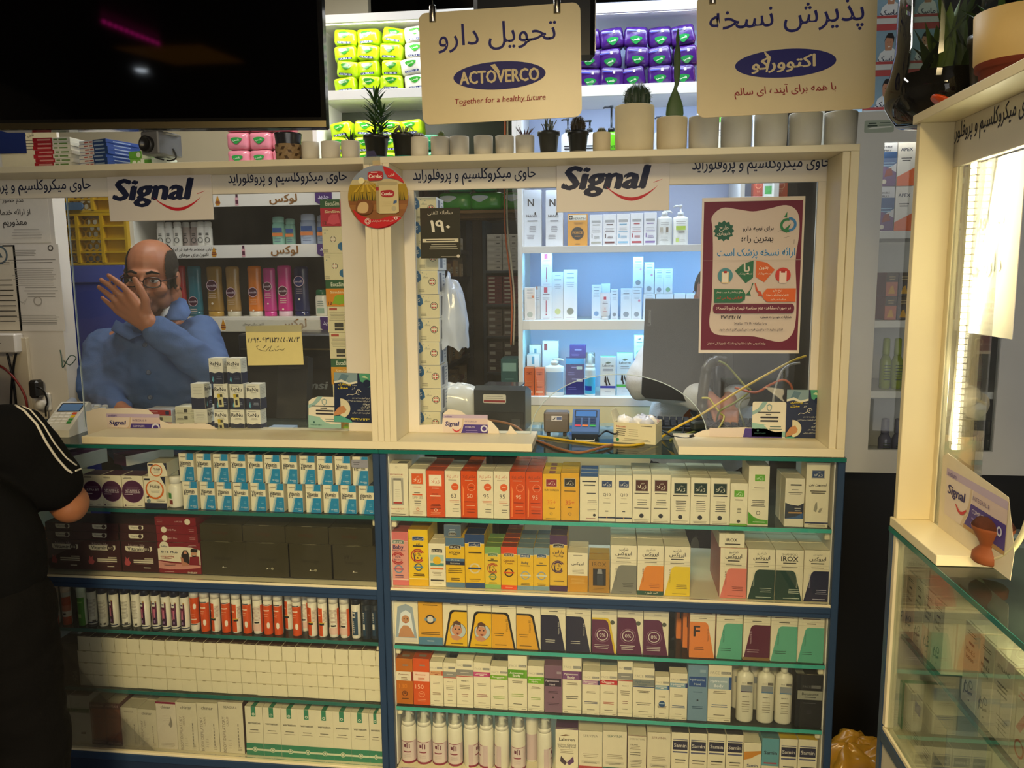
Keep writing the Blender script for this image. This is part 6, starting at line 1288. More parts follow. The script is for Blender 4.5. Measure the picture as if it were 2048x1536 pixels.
o=bitem('serum_carton',1054,1079,709,787,z4_,'#e6e4e6',"r .4 .75 .6 .95 #6aa0c0;l .15 .85 .64 1 .1 #c89a9a .02;l .2 .8 .5 3 .04 #c89a9a .01;",'white carton behind the small orange pair',group=gC,Y=YI+.025);bitem('serum_carton',1059,1083,692,785,z4_,'#e2e8ec',"r .4 .72 .6 .92 #4a90b0;"+LT,'taller white carton at the back behind the orange pair',group=gC,Y=YI+.08)
bitem('serum_carton',1085,1117,681,784,z4_,'#dfe4ec',"r .1 .82 .3 .95 #8a2a34;b FOLIGAIN .42 .34 .7 #33343c;l .1 .7 .26 3 .03 #6a6a74 .01;",'tall white carton with a red square emblem behind the lotion',group=gC,Y=YI+.06)
pump('pump_bottle',1109,38,787,726,713,z4_,'#dfe6ec',"",'wide pump bottle of blue labelled lotion',Y=YI-.03,group=gC,labelc='#7aa4d0',sy=.5)
o=bitem('vitamin_carton',1131,1168,716,789,z4_,'#27246a',"r 0 .84 1 1 #2a9ad0;l .3 .8 .74 1 .1 #8a8ac0 .03;r .6 .70 .9 .78 #b8ccc8;l .1 .5 .6 2 .05 #7a7ac0 .012;l .3 .8 .42 1 .1 #8a8ac0 .03;r .6 .36 .92 .44 #c8c8d4;l .1 .6 .2 2 .05 #7a7ac0 .012;",'navy carton pair with a cyan top band',group=gC)
bitem('vitamin_carton',1139,1172,689,715,z4_,'#2b2a78',"l .25 .8 .6 1 .1 #8a8ac0 .10;l .1 .6 .3 2 .12 #6a6ab8 .03;",'small indigo carton on the navy pair',group=gC,dz=o['h']+.0006,c={'top':'#4a4a90'})
def foam(name,xc,wpx,yb,ysh,ytop,zb,Y,label,labelc,group,cols=('#e6e4d6','#e6e4d6'),stripes=()):
 a=at(xc-wpx/2,yb,Y=Y);b=at(xc+wpx/2,yb,Y=Y);r=(b.x-a.x)/2
 zb0=at(xc,yb,Y=Y).z;h=at(xc,ysh,Y=Y).z-zb0;H=at(xc,ytop,Y=Y).z-zb0
 q=MB();q.lathe([(r*.9,0),(r,.003),(r,h*.93),(r*.93,h*.985),(r*.88,h)],M(cols[0],'plastic'),26)
 n=12;k=1
 for t0,t1,z0,z1,c in stripes:
  rr=r+.00018*k;k += 1;A=[-PI/2+t0+(t1-t0)*i/n for i in range(n+1)]
  q.add([(rr*math.cos(t),rr*math.sin(t),z*h) for z in (z0,z1) for t in A],[(i,i+1,n+2+i,n+1+i) for i in range(n)],M(c,'ink'),True)
 o=q.build(name,loc=((a.x+b.x)/2,Y+r,zb+.0003));tag(o,label,'bottle',group)
 q=MB();pm=M(cols[1],'plastic');q.lathe([(r*.88,h+.0002),(r*.88,h+.012),(r*.5,h+.016),(r*.40,h+.018),(r*.40,H-.004),(r*.3,H)],pm,20)
 q.tube([(0,0,H-.010),(r*.62,-r*.2,H-.010),(r*.72,-r*.24,H-.015)],[r*.2,r*.17,r*.13],pm,8);q.build('pump_head',o)
 q=MB();q.lathe([(r*.90,h+.013),(r*.90,H+.003),(r*.8,H+.006),(0,H+.0065)],G_CLEAR,20,cap=False);q.build('clear_cap',o)
 return o
foam('foam_bottle',1180,21,792,735,708,z4_,YI-.035,'cyan labelled foam bottle with a clear cap beside the navy pair','#4aa8d0',gC,('#dfe6ea','#e6eaec'),[(-1.3,1.3,.08,.66,'#4aa8d0'),(-1.3,.3,.2,.36,'#2a3a9a'),(-1.2,1.2,.70,.9,'#b8c4cc')])
LAB="p #5a6a5a .3 .84 .5 .88 .72 .85 .5 .82;b Laboren .5 .78 .72 #4a4a52;l .15 .85 .68 2 .04 #7a7a84 .014;p #3a2e2a .30 .50 .36 .52 .40 .46 .42 .34 .50 .28 .38 .26 .34 .34 .26 .36;p #3a2e2a .42 .52 .46 .52 .56 .40 .68 .28 .58 .28 .48 .40;"
bitem('cream_carton',1200,1231,712,790,z4_,'#d9dbe0',LAB+"r 0 .2 1 .26 #4a4aa0;l .3 .7 .1 1 .1 #8a8a94 .012;",'white carton with a brown face silhouette and violet stripe',group=gC,c={'top':'#7ac88a'},Y=YI-.02);bitem('cream_carton',1233,1265,703,787,z4_,'#cfd6e2',LAB+"r 0 .2 1 .26 #5aa84a;l .3 .7 .1 1 .1 #8a8a94 .012;",'white carton with a brown face silhouette and green stripe',group=gC,c={'top':'#8acc9a'})
BG="p #4a4a52 .3 .86 .6 .9 .7 .86 .5 .83;l .2 .8 .72 1 .1 #4a5a6a .03;l .15 .85 .62 3 .04 #8ab0c8 .01;c .5 .32 .28 #4aa8c8;c .44 .36 .14 #8ac8a0;r 0 0 1 .12 #3a5ab8;"
o=bitem('cream_carton',1268,1289,712,780,z4_,'#d0e0ea',BG,'white carton with a blue globe, lower of two by the monitor',group=gC);bitem('cream_carton',1268,1289,656,708,z4_,'#d0e0ea',BG,'white carton with a blue globe, upper of two by the monitor',group=gC,dz=o['h']+.0006)
# shelf for orange cartons at the window's far end
zo=zat(1560,392);bxb('shelf_board',(xat(1490,380),YB_+.001,zo-.012),(xb1-.02,YB_+.28,zo),WB);bxb('side_panel',(xat(1490,380)-.016,YB_+.0,bz[2][1]),(xat(1490,380),YB_+.28,bz[1][0]),WB)
for i,(x0,x1,yt,c,nm) in enumerate(((1506,1527,350,'#b03a1f','dark orange carton above the poster'),(1548,1575,350,'#d0522a','bright orange carton above the poster'))):bitem('sunscreen_carton',x0,x1,yt,391,zo,c,"o .5 .6 .3 .24 #e8a07a;t 97 .5 .3 .3 #e0a080",nm)
bitem('soap_carton',1527,1548,359,391,zo,'#dfe4de',"r .1 .2 .9 .7 #4ab05a;",'white and green carton between the orange ones above the poster',Y=YI-.02)
# pump bottles of the upper compartment
zu=bz[1][1]
for xc,w_,yt,c,pc,lb in ((1135,26,232,'#dfe3e6','#1f1f20','white pump bottle with a black head beside the grey dry plant'),(1179,30,236,'#dfe3e6','#1f1f20','white pump bottle with a black head behind the tiny cactus'),(1222,34,208,'#6ac41f','#17181a','lime green pump bottle behind the large cream pot'),(1322,28,232,'#c9ccd0','#1f1f20','grey pump bottle with a black head behind the paddle cactus')):
 pump('pump_bottle',xc,w_,338,262,yt,zu,c,"l .1 .9 .62 2 .07 #22242a .03;l .2 .8 .4 2 .05 #3a3c44 .014;c .5 .2 .2 #2a2c34;" if c != '#6ac41f' else "b REDIST .5 .6 .9 #17321a;l .1 .9 .5 3 .05 #17321a .02;c .5 .2 .2 #17321a",lb,pumpc=pc,group='pump bottles in the lit compartment',flip=-1,sy=.7)
for i in range(7):
 x0=1392+i*37
 bitem('serum_carton',x0,x0+31,228-i*1.2+(i % 3)*7,338,zu,['#e0dfda','#e8e2cf','#d8dbe0','#e4e4e0','#dfd9c4','#e3e6ea','#e8e4d0'][i],LT+("r .2 .86 .8 .96 #6ac43a;" if i == 1 else 'l .2 .8 .93 1 .1 #4a4a4c .03;'),f"pale carton top peeping over the grey white pots, {ORD[i]} from the paddle cactus",group='pale cartons behind the pots')
# ---- wrapped pad packs
def soft(name,w,h,d,col,badge,strip,kind='film',band=None):
 """plump wrapped pack with rounded edges and a pinched top seam"""
 q=MB();m_=M(col,kind);nx,ny,nz=10,5,8;idx={};V=[];Fc=[]
 def sh(x,y,z):
  e=6.0;L=(abs(x)**e+abs(y)**e+abs(z)**e)**(1/e);p=Vector((x,y,z))/max(L,1e-6)*max(abs(x),abs(y),abs(z));
  n_=noise.noise(Vector((x*1.7+w*90,y*1.7,z*1.7)))*.035
  p=p*(1+n_);return (p.x*w/2,p.y*d/2*(1+.10*(1-x*x)*(1-z*z)),(p.z+1)*h/2)
 def v(i,j,k):
  if (i,j,k) not in idx:idx[i,j,k]=len(V);V.append(sh(-1+2*i/nx,-1+2*j/ny,-1+2*k/nz))
  return idx[i,j,k]
 for i in range(nx):
  for k in range(nz):Fc += [(v(i,0,k),v(i+1,0,k),v(i+1,0,k+1),v(i,0,k+1)),(v(i,ny,k),v(i,ny,k+1),v(i+1,ny,k+1),v(i+1,ny,k))]
 for j in range(ny):
  for k in range(nz):Fc += [(v(0,j,k),v(0,j,k+1),v(0,j+1,k+1),v(0,j+1,k)),(v(nx,j,k),v(nx,j+1,k),v(nx,j+1,k+1),v(nx,j,k+1))]
 for i in range(nx):
  for j in range(ny):Fc += [(v(i,j,0),v(i,j+1,0),v(i+1,j+1,0),v(i+1,j,0)),(v(i,j,nz),v(i+1,j,nz),v(i+1,j+1,nz),v(i,j+1,nz))]
 q.add(V,Fc,m_,True)
 def dep(u,vv):return-(d/2)*(1+.10*(1-(2*u-1)**2)*(1-(2*vv-1)**2))*1.04-.0008
 def patch(P,c,lift):
  cx,cy=sum(p[0] for p in P)/len(P),sum(p[1] for p in P)/len(P)
  vs=[((u-.5)*w,dep(u,t)-lift,t*h) for u,t in P]+[((cx-.5)*w,dep(cx,cy)-lift,cy*h)];n=len(P)
  q.add(vs,[(i,(i+1) % n,n) for i in range(n)],M(c,'gloss'),True)
 bc,bx_,by_=badge
 patch(blob([(bx_-.25,by_+.10),(bx_-.1,by_+.18),(bx_+.12,by_+.17),(bx_+.26,by_+.08),(bx_+.10,by_-.12),(bx_,by_-.19),(bx_-.12,by_-.12)],3),bc,.0006)
 f=Face(q,(-w/2,dep(bx_,by_)-.0018,0),w=w,h=h);f.l=0;f.text(fa('نانسی'),bx_,by_+.02,w=.28,col='#dfe8d0',bold=.02)
 if strip:f.o.y=dep(.5,strip[1])-.0012;f.poly(rrect(.62,.13,.06,3,(.19,strip[1]-.06)),strip[0]);f.text('ULTRA 10',.5,strip[1],w=.48,col='#c9cfe0',bold=.02)
 if band:f.o.y=dep(.5,.6)-.0010;f.rect(.12,.72,.5,.76,band);f.rect(.55,.66,.64,.80,'#d8d4e4')
 return q.build(name)
PK='wrapped pad packs on the high shelves'
pw_,ph_,pd_=.088,.062,.075
lime=soft('pad_pack',pw_,ph_,pd_,'#b4d916',('#2f8a2a',.5,.62),('#1f2a5a',.16));lf=[True]
whtp=soft('pad_pack',pw_,ph_,pd_,'#e6e4d6',('#3a9a34',.5,.62),('#1f2a5a',.16));wpf=[True]
grnp=soft('pad_pack',pw_,ph_,pd_,'#1f7a5a',('#2f9a5a',.5,.6),None);gpf=[True]
purp=soft('pad_pack',.088,.074,.07,'#3a1560',('#1f7a3a',.5,.30),None,band='#4a5ac0');ppf=[True]
pnkp=soft('pad_pack',.088,.066,.075,'#e08a9a',('#3a9a4a',.5,.5),None);pkf=[True]
# unit A: upper shelves
za0=(zat(745,197),zat(745,178));za1=(zat(745,346),zat(745,333));zaT=(zat(745,42),zat(745,25))
xA0,xA1=xat(622,200),xb0-.001
UA,bxa=unit('shelf_unit','white upper shelf unit of lime green pad packs beside the television',xA0,xA1,[za0,za1,zaT],zat(745,346)-.02,zaT[1]+.004,.30,WB,M('#3a4034','paint'),inner=())
led(xA0+.05,xA0+.45,zaT[0]+.0100,YB_+.018,'light strip over the lime green packs',1.3,(1,.97,.85),glow('led_white','#fff4dc',5))
led(xA0+.05,xA0+.45,za0[0]+.0134,YB_+.018,'light strip under the board of lime green packs',1.3,(1,.97,.85),glow('led_white','#fff4dc',5))
def grid(z0,xs0,n,rows_,protos,phrase,Y=YB_+.05,pitch=.090,rz=.34,rowh=None,skip=()):
 k=0
 for r_ in range(rows_):
  for i in range(n-(r_ % 2 if False else 0)):
   if (r_,i) in skip:continue
   pr,fl,nm,hh=protos(r_,i)
   o=put(pr,fl,(xs0+pitch*(i+.5)+rnd.uniform(-.007,.007),Y+pd_/2+rnd.uniform(-.008,.008)+.012*r_,z0+.0005+r_*(hh*.985)),f"{nm}, {ORD[i]} in the {['bottom', 'second', 'third', 'fourth'][r_]} layer {phrase}",'pad pack',PK)
   o.rotation_euler=(rnd.uniform(-.05,.05),rnd.uniform(-rz,rz)*.5,rnd.uniform(-.12,.12))
xg0=xat(656,150)
grid(za0[1],xg0,5,4,lambda r_,i:(lime,lf,'lime green pad pack',ph_) if i<3 else (whtp,wpf,'white pad pack',ph_),'on the high board',pitch=.091)
grid(za1[1],xat(648,300),4,3,lambda r_,i:(lime,lf,'lime green pad pack',ph_),'on the lower board',pitch=.094)
grid(za1[1],xat(835,300),1,2,lambda r_,i:(grnp,gpf,'dark green pad pack',ph_),'in the shaded corner',pitch=.09)
grid(bz[0][1],xat(1150,150),6,3,lambda r_,i:(purp,ppf,'deep purple pad pack',.074) if i<5 else (pnkp,pkf,'pink pad pack',.072),'on the top lit board',pitch=.089)
# ---- corridor between the units
YC=1.34
zc0=zat(950,420,YC)
tw=empty('wooden_shelf',((xb0-.22),YC,zc0-.0125));tag(tw,'rough wooden shelf over the storeroom passage','shelf')
q=MB();q.box((-.28,0,0),(.22,.26,.012),M('#8a6a42','wood'));q.box((-.28,.05,-.018),(.20,.10,-.0005),M('#6d5232','wood'));q.box((-.28,.15,-.018),(.20,.20,-.0005),M('#6d5232','wood'));q.build('board',tw)
q=MB();q.tube([(-.27,.245,.012),(-.27,.245,2.8-zc0+.03)],.006,M('#3a3630','metal',.5),6);q.build('hanger',tw);q=MB();q.tube([(.205,.245,.012),(.205,.245,2.8-zc0+.03)],.006,M('#3a3630','metal',.5),6);q.build('hanger',tw)
wip=soft('wipes_pack',.145,.075,.10,'#3aa02a',('#d8e4ec',.32,.62),None);wif=[True]
for i,(x,r_) in enumerate(((908,0),(972,0),(1036,0))):
 put(wip,wif,(xat(x,410,YC),YC+.06,zc0+.0005),f"green wet wipes pack on the wooden shelf, {ORD[i]} towards the lit unit",'wipes pack','wet wipes packs')
tql=soft('pad_pack',.10,.065,.09,'#2f9a6a',('#1f7a3a',.4,.55),None);tf=[True]
for i in range(4):
 for r_ in range(3):
  put(tql,tf,(xat(915+52*(i % 2)+0*i,300,YC)+.13*(i//2)*0+(0 if i<2 else .24)*1,YC+.06+.0*(i//2),zc0+.0765+r_*.0645),f"teal green pad pack over the wipes, {ORD[i]} in the {['bottom', 'middle', 'top'][r_]} layer",'pad pack','teal pad packs over the passage',rnd.uniform(-.05,.05))
# storeroom rack on the side of the passage
DK=M('#22242c','paint')
xr0=xat(868,600,1.62);xr1=xat(939,560,2.3)
tr_=empty('steel_rack',(xr1-.2,1.9,0));tag(tr_,'dark steel storeroom rack seen end on in the passage','rack')
zsr=[zat(930,y,2.1) for y in (500,553,606,660,714,770)]
q=MB()
for x in (-.2,.2):
 for y in (-.32,.4):q.box((x-.015,y,0),(x+.015,y+.03,2.3),DK)
for k,nm in enumerate(zsr):
 q2=MB();q2.box((-.2,-.31,nm-.02),(.2,.42,nm),DK);q2.build('shelf_board',tr_)
q.build('post',tr_)
k=0
TAN=['#b08a5a','#c2a06e','#8a7a62','#a89272','#7a3a30','#b8b0a0']
for s_,z in enumerate(zsr):
 y_=1.62;j_=-1
 while y_<2.2:
  w_=rnd.uniform(.05,.10);h_=rnd.uniform(.05,.10);k += 1;j_ += 1
  o=carton('stock_carton',.12,h_,w_,TAN[rnd.randrange(6)],"r .2 .3 .8 .5 #d8ccb4;l .2 .7 .7 2 .1 #5a4a3a .03",sideops="r .1 .2 .9 .6 #c8b898;l .15 .8 .4 2 .1 #5a4a3a .03");o.location=(xr1-.068-rnd.uniform(0,.02),y_,z+.0005);tag(o,f"small stock carton on the {ORD[s_]} board down of the dark rack, {ORD[j_]} from the front",'carton','stock cartons on the dark rack');y_ += w_+.006
# pillar and store cabinet at the end of the passage
slab('column_brown',(xat(941,600,2.35),2.35,0),(xat(966,600,2.35),2.45,2.6),M('#3d3226','wood'))
YS=2.30
x0,x1=xat(966,600,YS),xat(1046,600,YS)
zz=[zat(1000,y,YS) for y in (541,608,672,745)]
US,bxs=unit('store_cabinet','store cabinet of stock cartons at the end of the passage',x0,x1,[(z-.014,z) for z in zz],0,zat(1000,440,YS),.25,M('#2c3a44','paint'),M('#2a2a2a','paint'),Y=YS)
for s_,(z,c,n,rows_,nm) in enumerate(((zz[0],'#c8c0b0',2,6,'pale'),(zz[1],'#7a2030',2,7,'dark red'),(zz[2],'#8a7468',2,4,'brown'),(zz[3],'#5a4a48',2,4,'dark brown'))):
 hh=((zz[s_-1]-.016 if s_ else zat(1000,462,YS))-z)*.92/rows_;w_=(x1-x0-.05)/2
 pr=carton('stock_carton',w_-.004,hh-.001,.12,c,"r .1 .3 .5 .7 #d8d0c0;l .6 .9 .5 1 .1 #3a3030 .1",bev=.0005);fl=[True]
 for i in range(n):
  for r_ in range(rows_):put(pr,fl,(x0+.022+w_*(i+.5),YS+.01,z+.0003+r_*hh),f"{nm} stock carton in the end cabinet, {['near', 'far'][i]} column, {ORD[r_]} from the bottom",'carton','stock cartons in the end cabinet')
# hanging wires in front of the passage
for i,(x,c,s_) in enumerate(((1010,'#c8602a','orange'),(1015,'#cfc4a8','cream'))):
 q=MB();P=[at(x,240,Y=1.25),at(x-1,420,Y=1.25),at(x+2,480,Y=1.25),at(x+9,540,Y=1.25),at(x+14,610,Y=1.25),at(x+12,690,Y=1.25)]
 P=[Vector((P[0].x,1.25,2.8))]+P
 q.tube(spline(P,6),.0035,M(c,'plastic'),6);o=q.build('hanging_cable');tag(o,f"{s_} cable hanging down beside the lit shelf unit",'cable')
o=carton('stock_carton',.07,.17,.12,'#2a5a5a',"r .1 .7 .9 .9 #8ab0a8;l .2 .8 .5 4 .08 #6a9a94 .02;r .2 .2 .6 .26 #1a3a3a");
tt=empty('side_table',(xat(1022,700,1.2),1.25,0));tag(tt,'dark side table in the passage','table')
zt_=zat(1015,800,1.2);q=MB();q.box((-.10,-.08,zt_-.02),(.042,.10,zt_),M('#26282c','paint'),.003);q.build('table_top',tt)
for sx in (-.09,.025):
 for sy in (-.07,.085):q=MB();q.box((sx,sy,0),(sx+.012,sy+.012,zt_-.0205),M('#26282c','paint'));q.build('leg',tt)
o.location=(xat(1019,780,1.2),1.20,zt_+.0005);tag(o,'teal stock carton standing in the passage beside the lit unit','carton')
# ---- unit C: hair care behind the man
YCf=.90
zC=lambda px,py:zat(px,py,YCf)
xC0,xC1=xat(262,500,YCf),xat(812,500,YCf)
s1=(zC(540,412),zC(540,386));s2=(zC(540,515),zC(540,489));s3=(zC(540,663),zC(540,634));sT=(zC(540,345),zC(540,330))
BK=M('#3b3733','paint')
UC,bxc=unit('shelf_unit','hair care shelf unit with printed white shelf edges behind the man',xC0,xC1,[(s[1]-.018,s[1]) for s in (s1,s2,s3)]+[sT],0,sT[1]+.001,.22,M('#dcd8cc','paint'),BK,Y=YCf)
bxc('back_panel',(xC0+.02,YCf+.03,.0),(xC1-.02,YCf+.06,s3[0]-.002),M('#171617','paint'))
LUX=fa('لوکس');GOLD='#8a5a22'
def strip(s,nm,marks):
 o_=Vector(((xC0+xC1)/2,YCf,0));q=MB()
 q.box((xC0-o_.x,-.004,s[0]),(xC1-o_.x,-.0002,s[1]),M('#e4dfd6','paint'),.0005)
 f=Face(q,(xC0-o_.x,-.004,s[0]),w=xC1-xC0,h=s[1]-s[0]);U=lambda px:(xat(px,500,YCf)-xC0)/(xC1-xC0)
 for k,px,*a in marks:
  if k == 'lux':f.text(LUX,U(px),.5,w=.10,h=.80,col=GOLD,bold=.03)
  elif k == 'drop':f.poly([(U(px)-.010,.3),(U(px),.92),(U(px)+.010,.3),(U(px)+.006,.1),(U(px)-.006,.1)],'#c88a1a');f.rect(U(px)-.008,.26,U(px)+.008,.34,'#7a2a1a');f.rect(U(px)-.008,.4,U(px)+.008,.46,'#7a2a1a')
  elif k == 'txt':f.text(fa(a[0]),U(px),a[1],w=a[2],col='#33302e',bold=.02)
  elif k == 'btl':f.rect(U(px)-.006,.08,U(px)+.006,.7,'#d8a0a8');f.rect(U(px)-.004,.7,U(px)+.004,.95,'#4a1a3a');f.rect(U(px)-.005,.2,U(px)+.005,.5,'#5a1f3a')
  elif k == 'tag':f.poly([(U(px)-.03,1),(U(px)-.03,.25),(U(px)-.015,.05),(U(px)+.015,.05),(U(px)+.03,.25),(U(px)+.03,1)],'#4a2a6a');f.text(fa('جدید'),U(px),.55,w=.04,col='#d8cfe0',bold=.02)
 q.build('shelf_edge_strip',UC)
strip(s1,'a',[('drop',442),('btl',480),('lux',572),('tag',652),('txt',345,'اکنون برای موهای',.5,.10)])
strip(s2,'b',[('txt',388,'مهارتی منحصر به فرد در ایران',.70,.17),('txt',388,'اکنون برای موهای',.26,.11),('drop',429),('btl',488),('lux',570),('tag',652)])
strip(s3,'c',[('drop',439),('lux',580),('tag',652),('txt',500,'اکنون برای موهای',.5,.08)])
YH_=YCf+.05
HC='hair care bottles behind the man'
def squeeze(name,xl_,xr_,yt,yb,zb,col,label,cap='#c9c4b4',badge=None,capb=True,Y=YH_,sub=None):
 """flat oval shampoo bottle; capb: standing on its cap"""
 a=at(xl_,yb,Y=Y);b=at(xr_,yb,Y=Y);r=(b.x-a.x)/2;h=at((xl_+xr_)/2,yt,Y=Y).z-at((xl_+xr_)/2,yb,Y=Y).z
 q=MB();m_=M(col,'gloss',.25)
 c0=h*.10 if capb else 0
 q.lathe([(r*.86,c0),(r*.93,c0+.006),(r*.86,h*.45),(r*.82,h*.7),(r*.88,h*.94),(r*.80,h*.99),(r*.5,h)] if capb else [(r*.9,0),(r,.005),(r,h*.7),(r*.86,h*.78),(r*.84,h*.79)],m_,22,sy=.55)
 if badge:
  f=Face(q,(-r,-r*.545,0),w=2*r,h=h);f.l=.0008;f.circ(.46,badge[1],.30,'#e8c8d0');f.circ(.46,badge[1],.27,badge[0]);f.text('sunsilk',.46,badge[1],w=.50,col='#d8c4cc',bold=.02);f.lines(.25,.7,badge[1]-.16,3,.04,'#e0c8b8',.01);f.circ(.45,badge[1]-.36,.06,'#e8d8c0')
 if sub:f=Face(q,(-r,-r*.57,0),w=2*r,h=h);f.l=.001;design(f,sub)
 o=q.build(name,loc=((a.x+b.x)/2,Y+r*.55,zb+.0003));tag(o,label,'bottle',HC)
 q=MB()
 if capb:q.lathe([(r*.84,0),(r*.88,.002),(r*.86,c0-.0004)],M(cap,'gloss'),22,sy=.6)
 else:q.lathe([(r*.88,h*.7905),(r*.90,h*.80),(r*.86,h*.97),(r*.6,h)],M(cap,'plastic'),22,sy=.6)
 q.build('cap',o);return o
PB='#4a1430';z_s=s3[1]
for xl_,xr_,yt,c,cap,bd,lb in ((346,374,532,'#c0242a','#8a1a1e',None,'red shampoo bottle behind the ear of the man'),(374,405,533,'#2a7a8a','#2a6a78',(PB,.30),'teal shampoo bottle beside the shoulder of the man'),(411,446,534,'#a07a36','#b08a3a',(PB,.62),'gold shampoo bottle with a high plum badge'),(450,481,534,'#a8834a','#c4bda8',(PB,.48),'gold shampoo bottle with a lower plum badge'),(494,525,533,'#e07a1a','#d8d2c4',(PB,.48),'orange shampoo bottle with a plum badge'),(525,553,537,'#c42a86','#c42a86',(PB,.62),'pink shampoo bottle beside the orange one'),(553,585,532,'#cf2a84','#d8b8c4',(PB,.50),'pink shampoo bottle beside the navy one'),(585,619,534,'#1f2450','#1f2450',('#27306a',.70),'navy shampoo bottle beside the pink ones')):
 squeeze('shampoo_bottle',xl_,xr_,yt,634,z_s,c,lb,cap,bd,True)
squeeze('deodorant',630,654,581,634,z_s,'#dcd8c8','white deodorant with a dark green cap','#1f5a3a',None,False,sub="l .2 .8 .55 3 .08 #3a5a4a .02;r .2 .1 .8 .3 #8aa08a");squeeze('deodorant',656,674,582,634,z_s,'#d8d2b0','pale deodorant with a yellow cap','#c8a81f',None,False,sub="l .2 .8 .55 3 .08 #5a5a3a .02")
for i,x in enumerate((322,338,355,372,389,402,416)):
 squeeze('deodorant',x-9,x+8,441,490,s2[1],['#d8d6ce','#d0cec8','#dcdad2','#c8b8b0','#b8a8a4','#dedcd6','#dcdad4'][i],f"white deodorant bottle with a check mark, {ORD[i]} on the upper hair care board",'#cfcdc6',None,False,sub="l .3 .7 .5 2 .06 #4a4a4a .03;o .5 .25 .3 .22 #5a5a58",Y=YH_+(.03 if i in (3,4) else 0))
for xl_,xr_,yt,c,cap,lb in ((543,569,432,'#8ac0b0','#9accbc','mint deodorant stick with an orange stripe'),(570,590,436,'#7aa89a','#8ab8a8','mint deodorant stick behind its twin'),(599,630,427,'#a8b8d8','#c0cce4','pale blue deodorant stick with an orange stripe'),(632,662,430,'#8a94a8','#98a2b4','grey blue deodorant stick at the board end')):
 squeeze('deodorant',xl_,xr_,yt,489,s2[1],c,lb,cap,None,False,sub="r .15 .45 .85 .6 #3a5a9a;r .1 .3 .9 .42 #d8824a;l .2 .8 .2 2 .08 #5a6a8a .02")
# pink packs on top of the hair care unit, cream wall behind
zt_=sT[1]+.001
for i in range(3):
 for r_ in range(3):put(pnkp,pkf,(xat(474+44*i,300,YCf+.05),YCf+.09+.006*i,zt_+.0005+r_*.065),f"pink pad pack on the hair care unit, {ORD[i]} in the {['bottom', 'middle', 'top'][r_]} layer",'pad pack','pink pad packs',rnd.uniform(-.12,.12))
slab('wall_cream',(xat(20,300,1.36),1.36,0),(-.98,1.40,2.75),M('#e3d9b8','paint'))
# blue partition and yellow crates
YP_=.86
xp0,xp1=xat(112,600,YP_)-.3,xC0-.004
zp=zat(200,531,YP_)
tp=empty('blue_panel',((xp0+xp1)/2,YP_,0));tag(tp,'blue panel standing behind the man under the yellow crates','panel')
q=MB();q.box((xp0-tp.location.x,0,0),(xp1-tp.location.x,.02,zp-.066),M('#2a3f9a','paint'));q.build('board',tp);q=MB();q.box((xp0-tp.location.x,-.006,zp-.065),(xp1-tp.location.x,.26,zp),M('#4a58a8','paint'),.002);q.build('top_rail',tp)
def crate(x0,x1,z0,z1,Y,label):
 """plastic crate lying on its side: open ribbed front with a honeycomb floor behind"""
 w,h=x1-x0,z1-z0;t=empty('yellow_crate',((x0+x1)/2,Y,z0));tag(t,label,'crate','yellow crates');m_=M('#c9a016','plastic');ox=-w/2
 q=MB();e=.010
 q.box((ox,0,0),(ox+e,.2,h),m_);q.box((ox+w-e,0,0),(ox+w,.2,h),m_);q.box((ox+e,0,0),(ox+w-e,.2,e),m_);q.box((ox+e,0,h-e),(ox+w-e,.2,h),m_);q.build('rim',t)
 q=MB()
 for k in (1,2):q.box((ox+w*k/3-.006,-.003,e),(ox+w*k/3+.006,.03,h-e),m_)
 for k in (1,2,3):q.box((ox+e,.0,h*k/4-.0035),(ox+w-e,.02,h*k/4+.0035),m_)
 q.build('rib_lattice',t)
 q=MB();s_=.0155;nx=int((w*.64)/(s_*1.74))+1;nz=int(h/(s_*1.5))
 for j in range(nz):
  for i in range(nx):
   cx=ox+e+s_+i*s_*1.74+(s_*.87 if j % 2 else 0);cz=e+s_+j*s_*1.5
   if cx>ox+w*.66-s_*.6 or cz>h-e-s_*.6:continue
   A=[PI/6+PI/3*k for k in range(6)];O=[(cx+s_*1.0*math.cos(a),cz+s_*1.0*math.sin(a)) for a in A];I=[(cx+s_*.74*math.cos(a),cz+s_*.74*math.sin(a)) for a in A]
   for yy in (.022,):
    V=[(x,yy,z) for x,z in O+I]+[(x,yy+.006,z) for x,z in I];q.add(V,[(k,(k+1) % 6,6+(k+1) % 6,6+k) for k in range(6)]+[(6+k,6+(k+1) % 6,12+(k+1) % 6,12+k) for k in range(6)],m_)
 q.build('honeycomb_mesh',t)
 q=MB();q.box((ox+w*.665,.024,e),(ox+w-e,.028,h-e),m_);q.build('side_wall',t)
 return t
xk0,xk1=xat(98,460,YP_),xat(247,460,YP_)
zk0,zk1=zp+.002,zat(180,425,YP_)
crate(xk0,xk1,zk0,zk1,YP_+.02,'yellow honeycomb crate behind the man, standing on the blue panel');crate(xk0-.03,xk1-.03,zk1+.001,zk1+.001+(zk1-zk0),YP_+.02,'yellow crate on top of the honeycomb one, mostly behind the header')
q=MB();a=at(117,420,Y=YP_);b=at(160,404,Y=YP_);q.prism(rrect(b.x-a.x,b.z-a.z,(b.z-a.z)*.45,5),-.004,.004,M('#4a6a8a','plastic'));o=q.build('crate_handle',loc=(a.x,YP_+.0155,a.z));tag(o,'blue grip tag clipped on the yellow crate','tag')
q=MB();q.box((xk0+.02,YP_+.08,zk0+.012),(xk1-.1,YP_+.16,zk0+.05),M('#b8c0c4','film'),.004);o=q.build('blister_bundle');tag(o,'foil blister bundle lying inside the yellow crate','medicine')
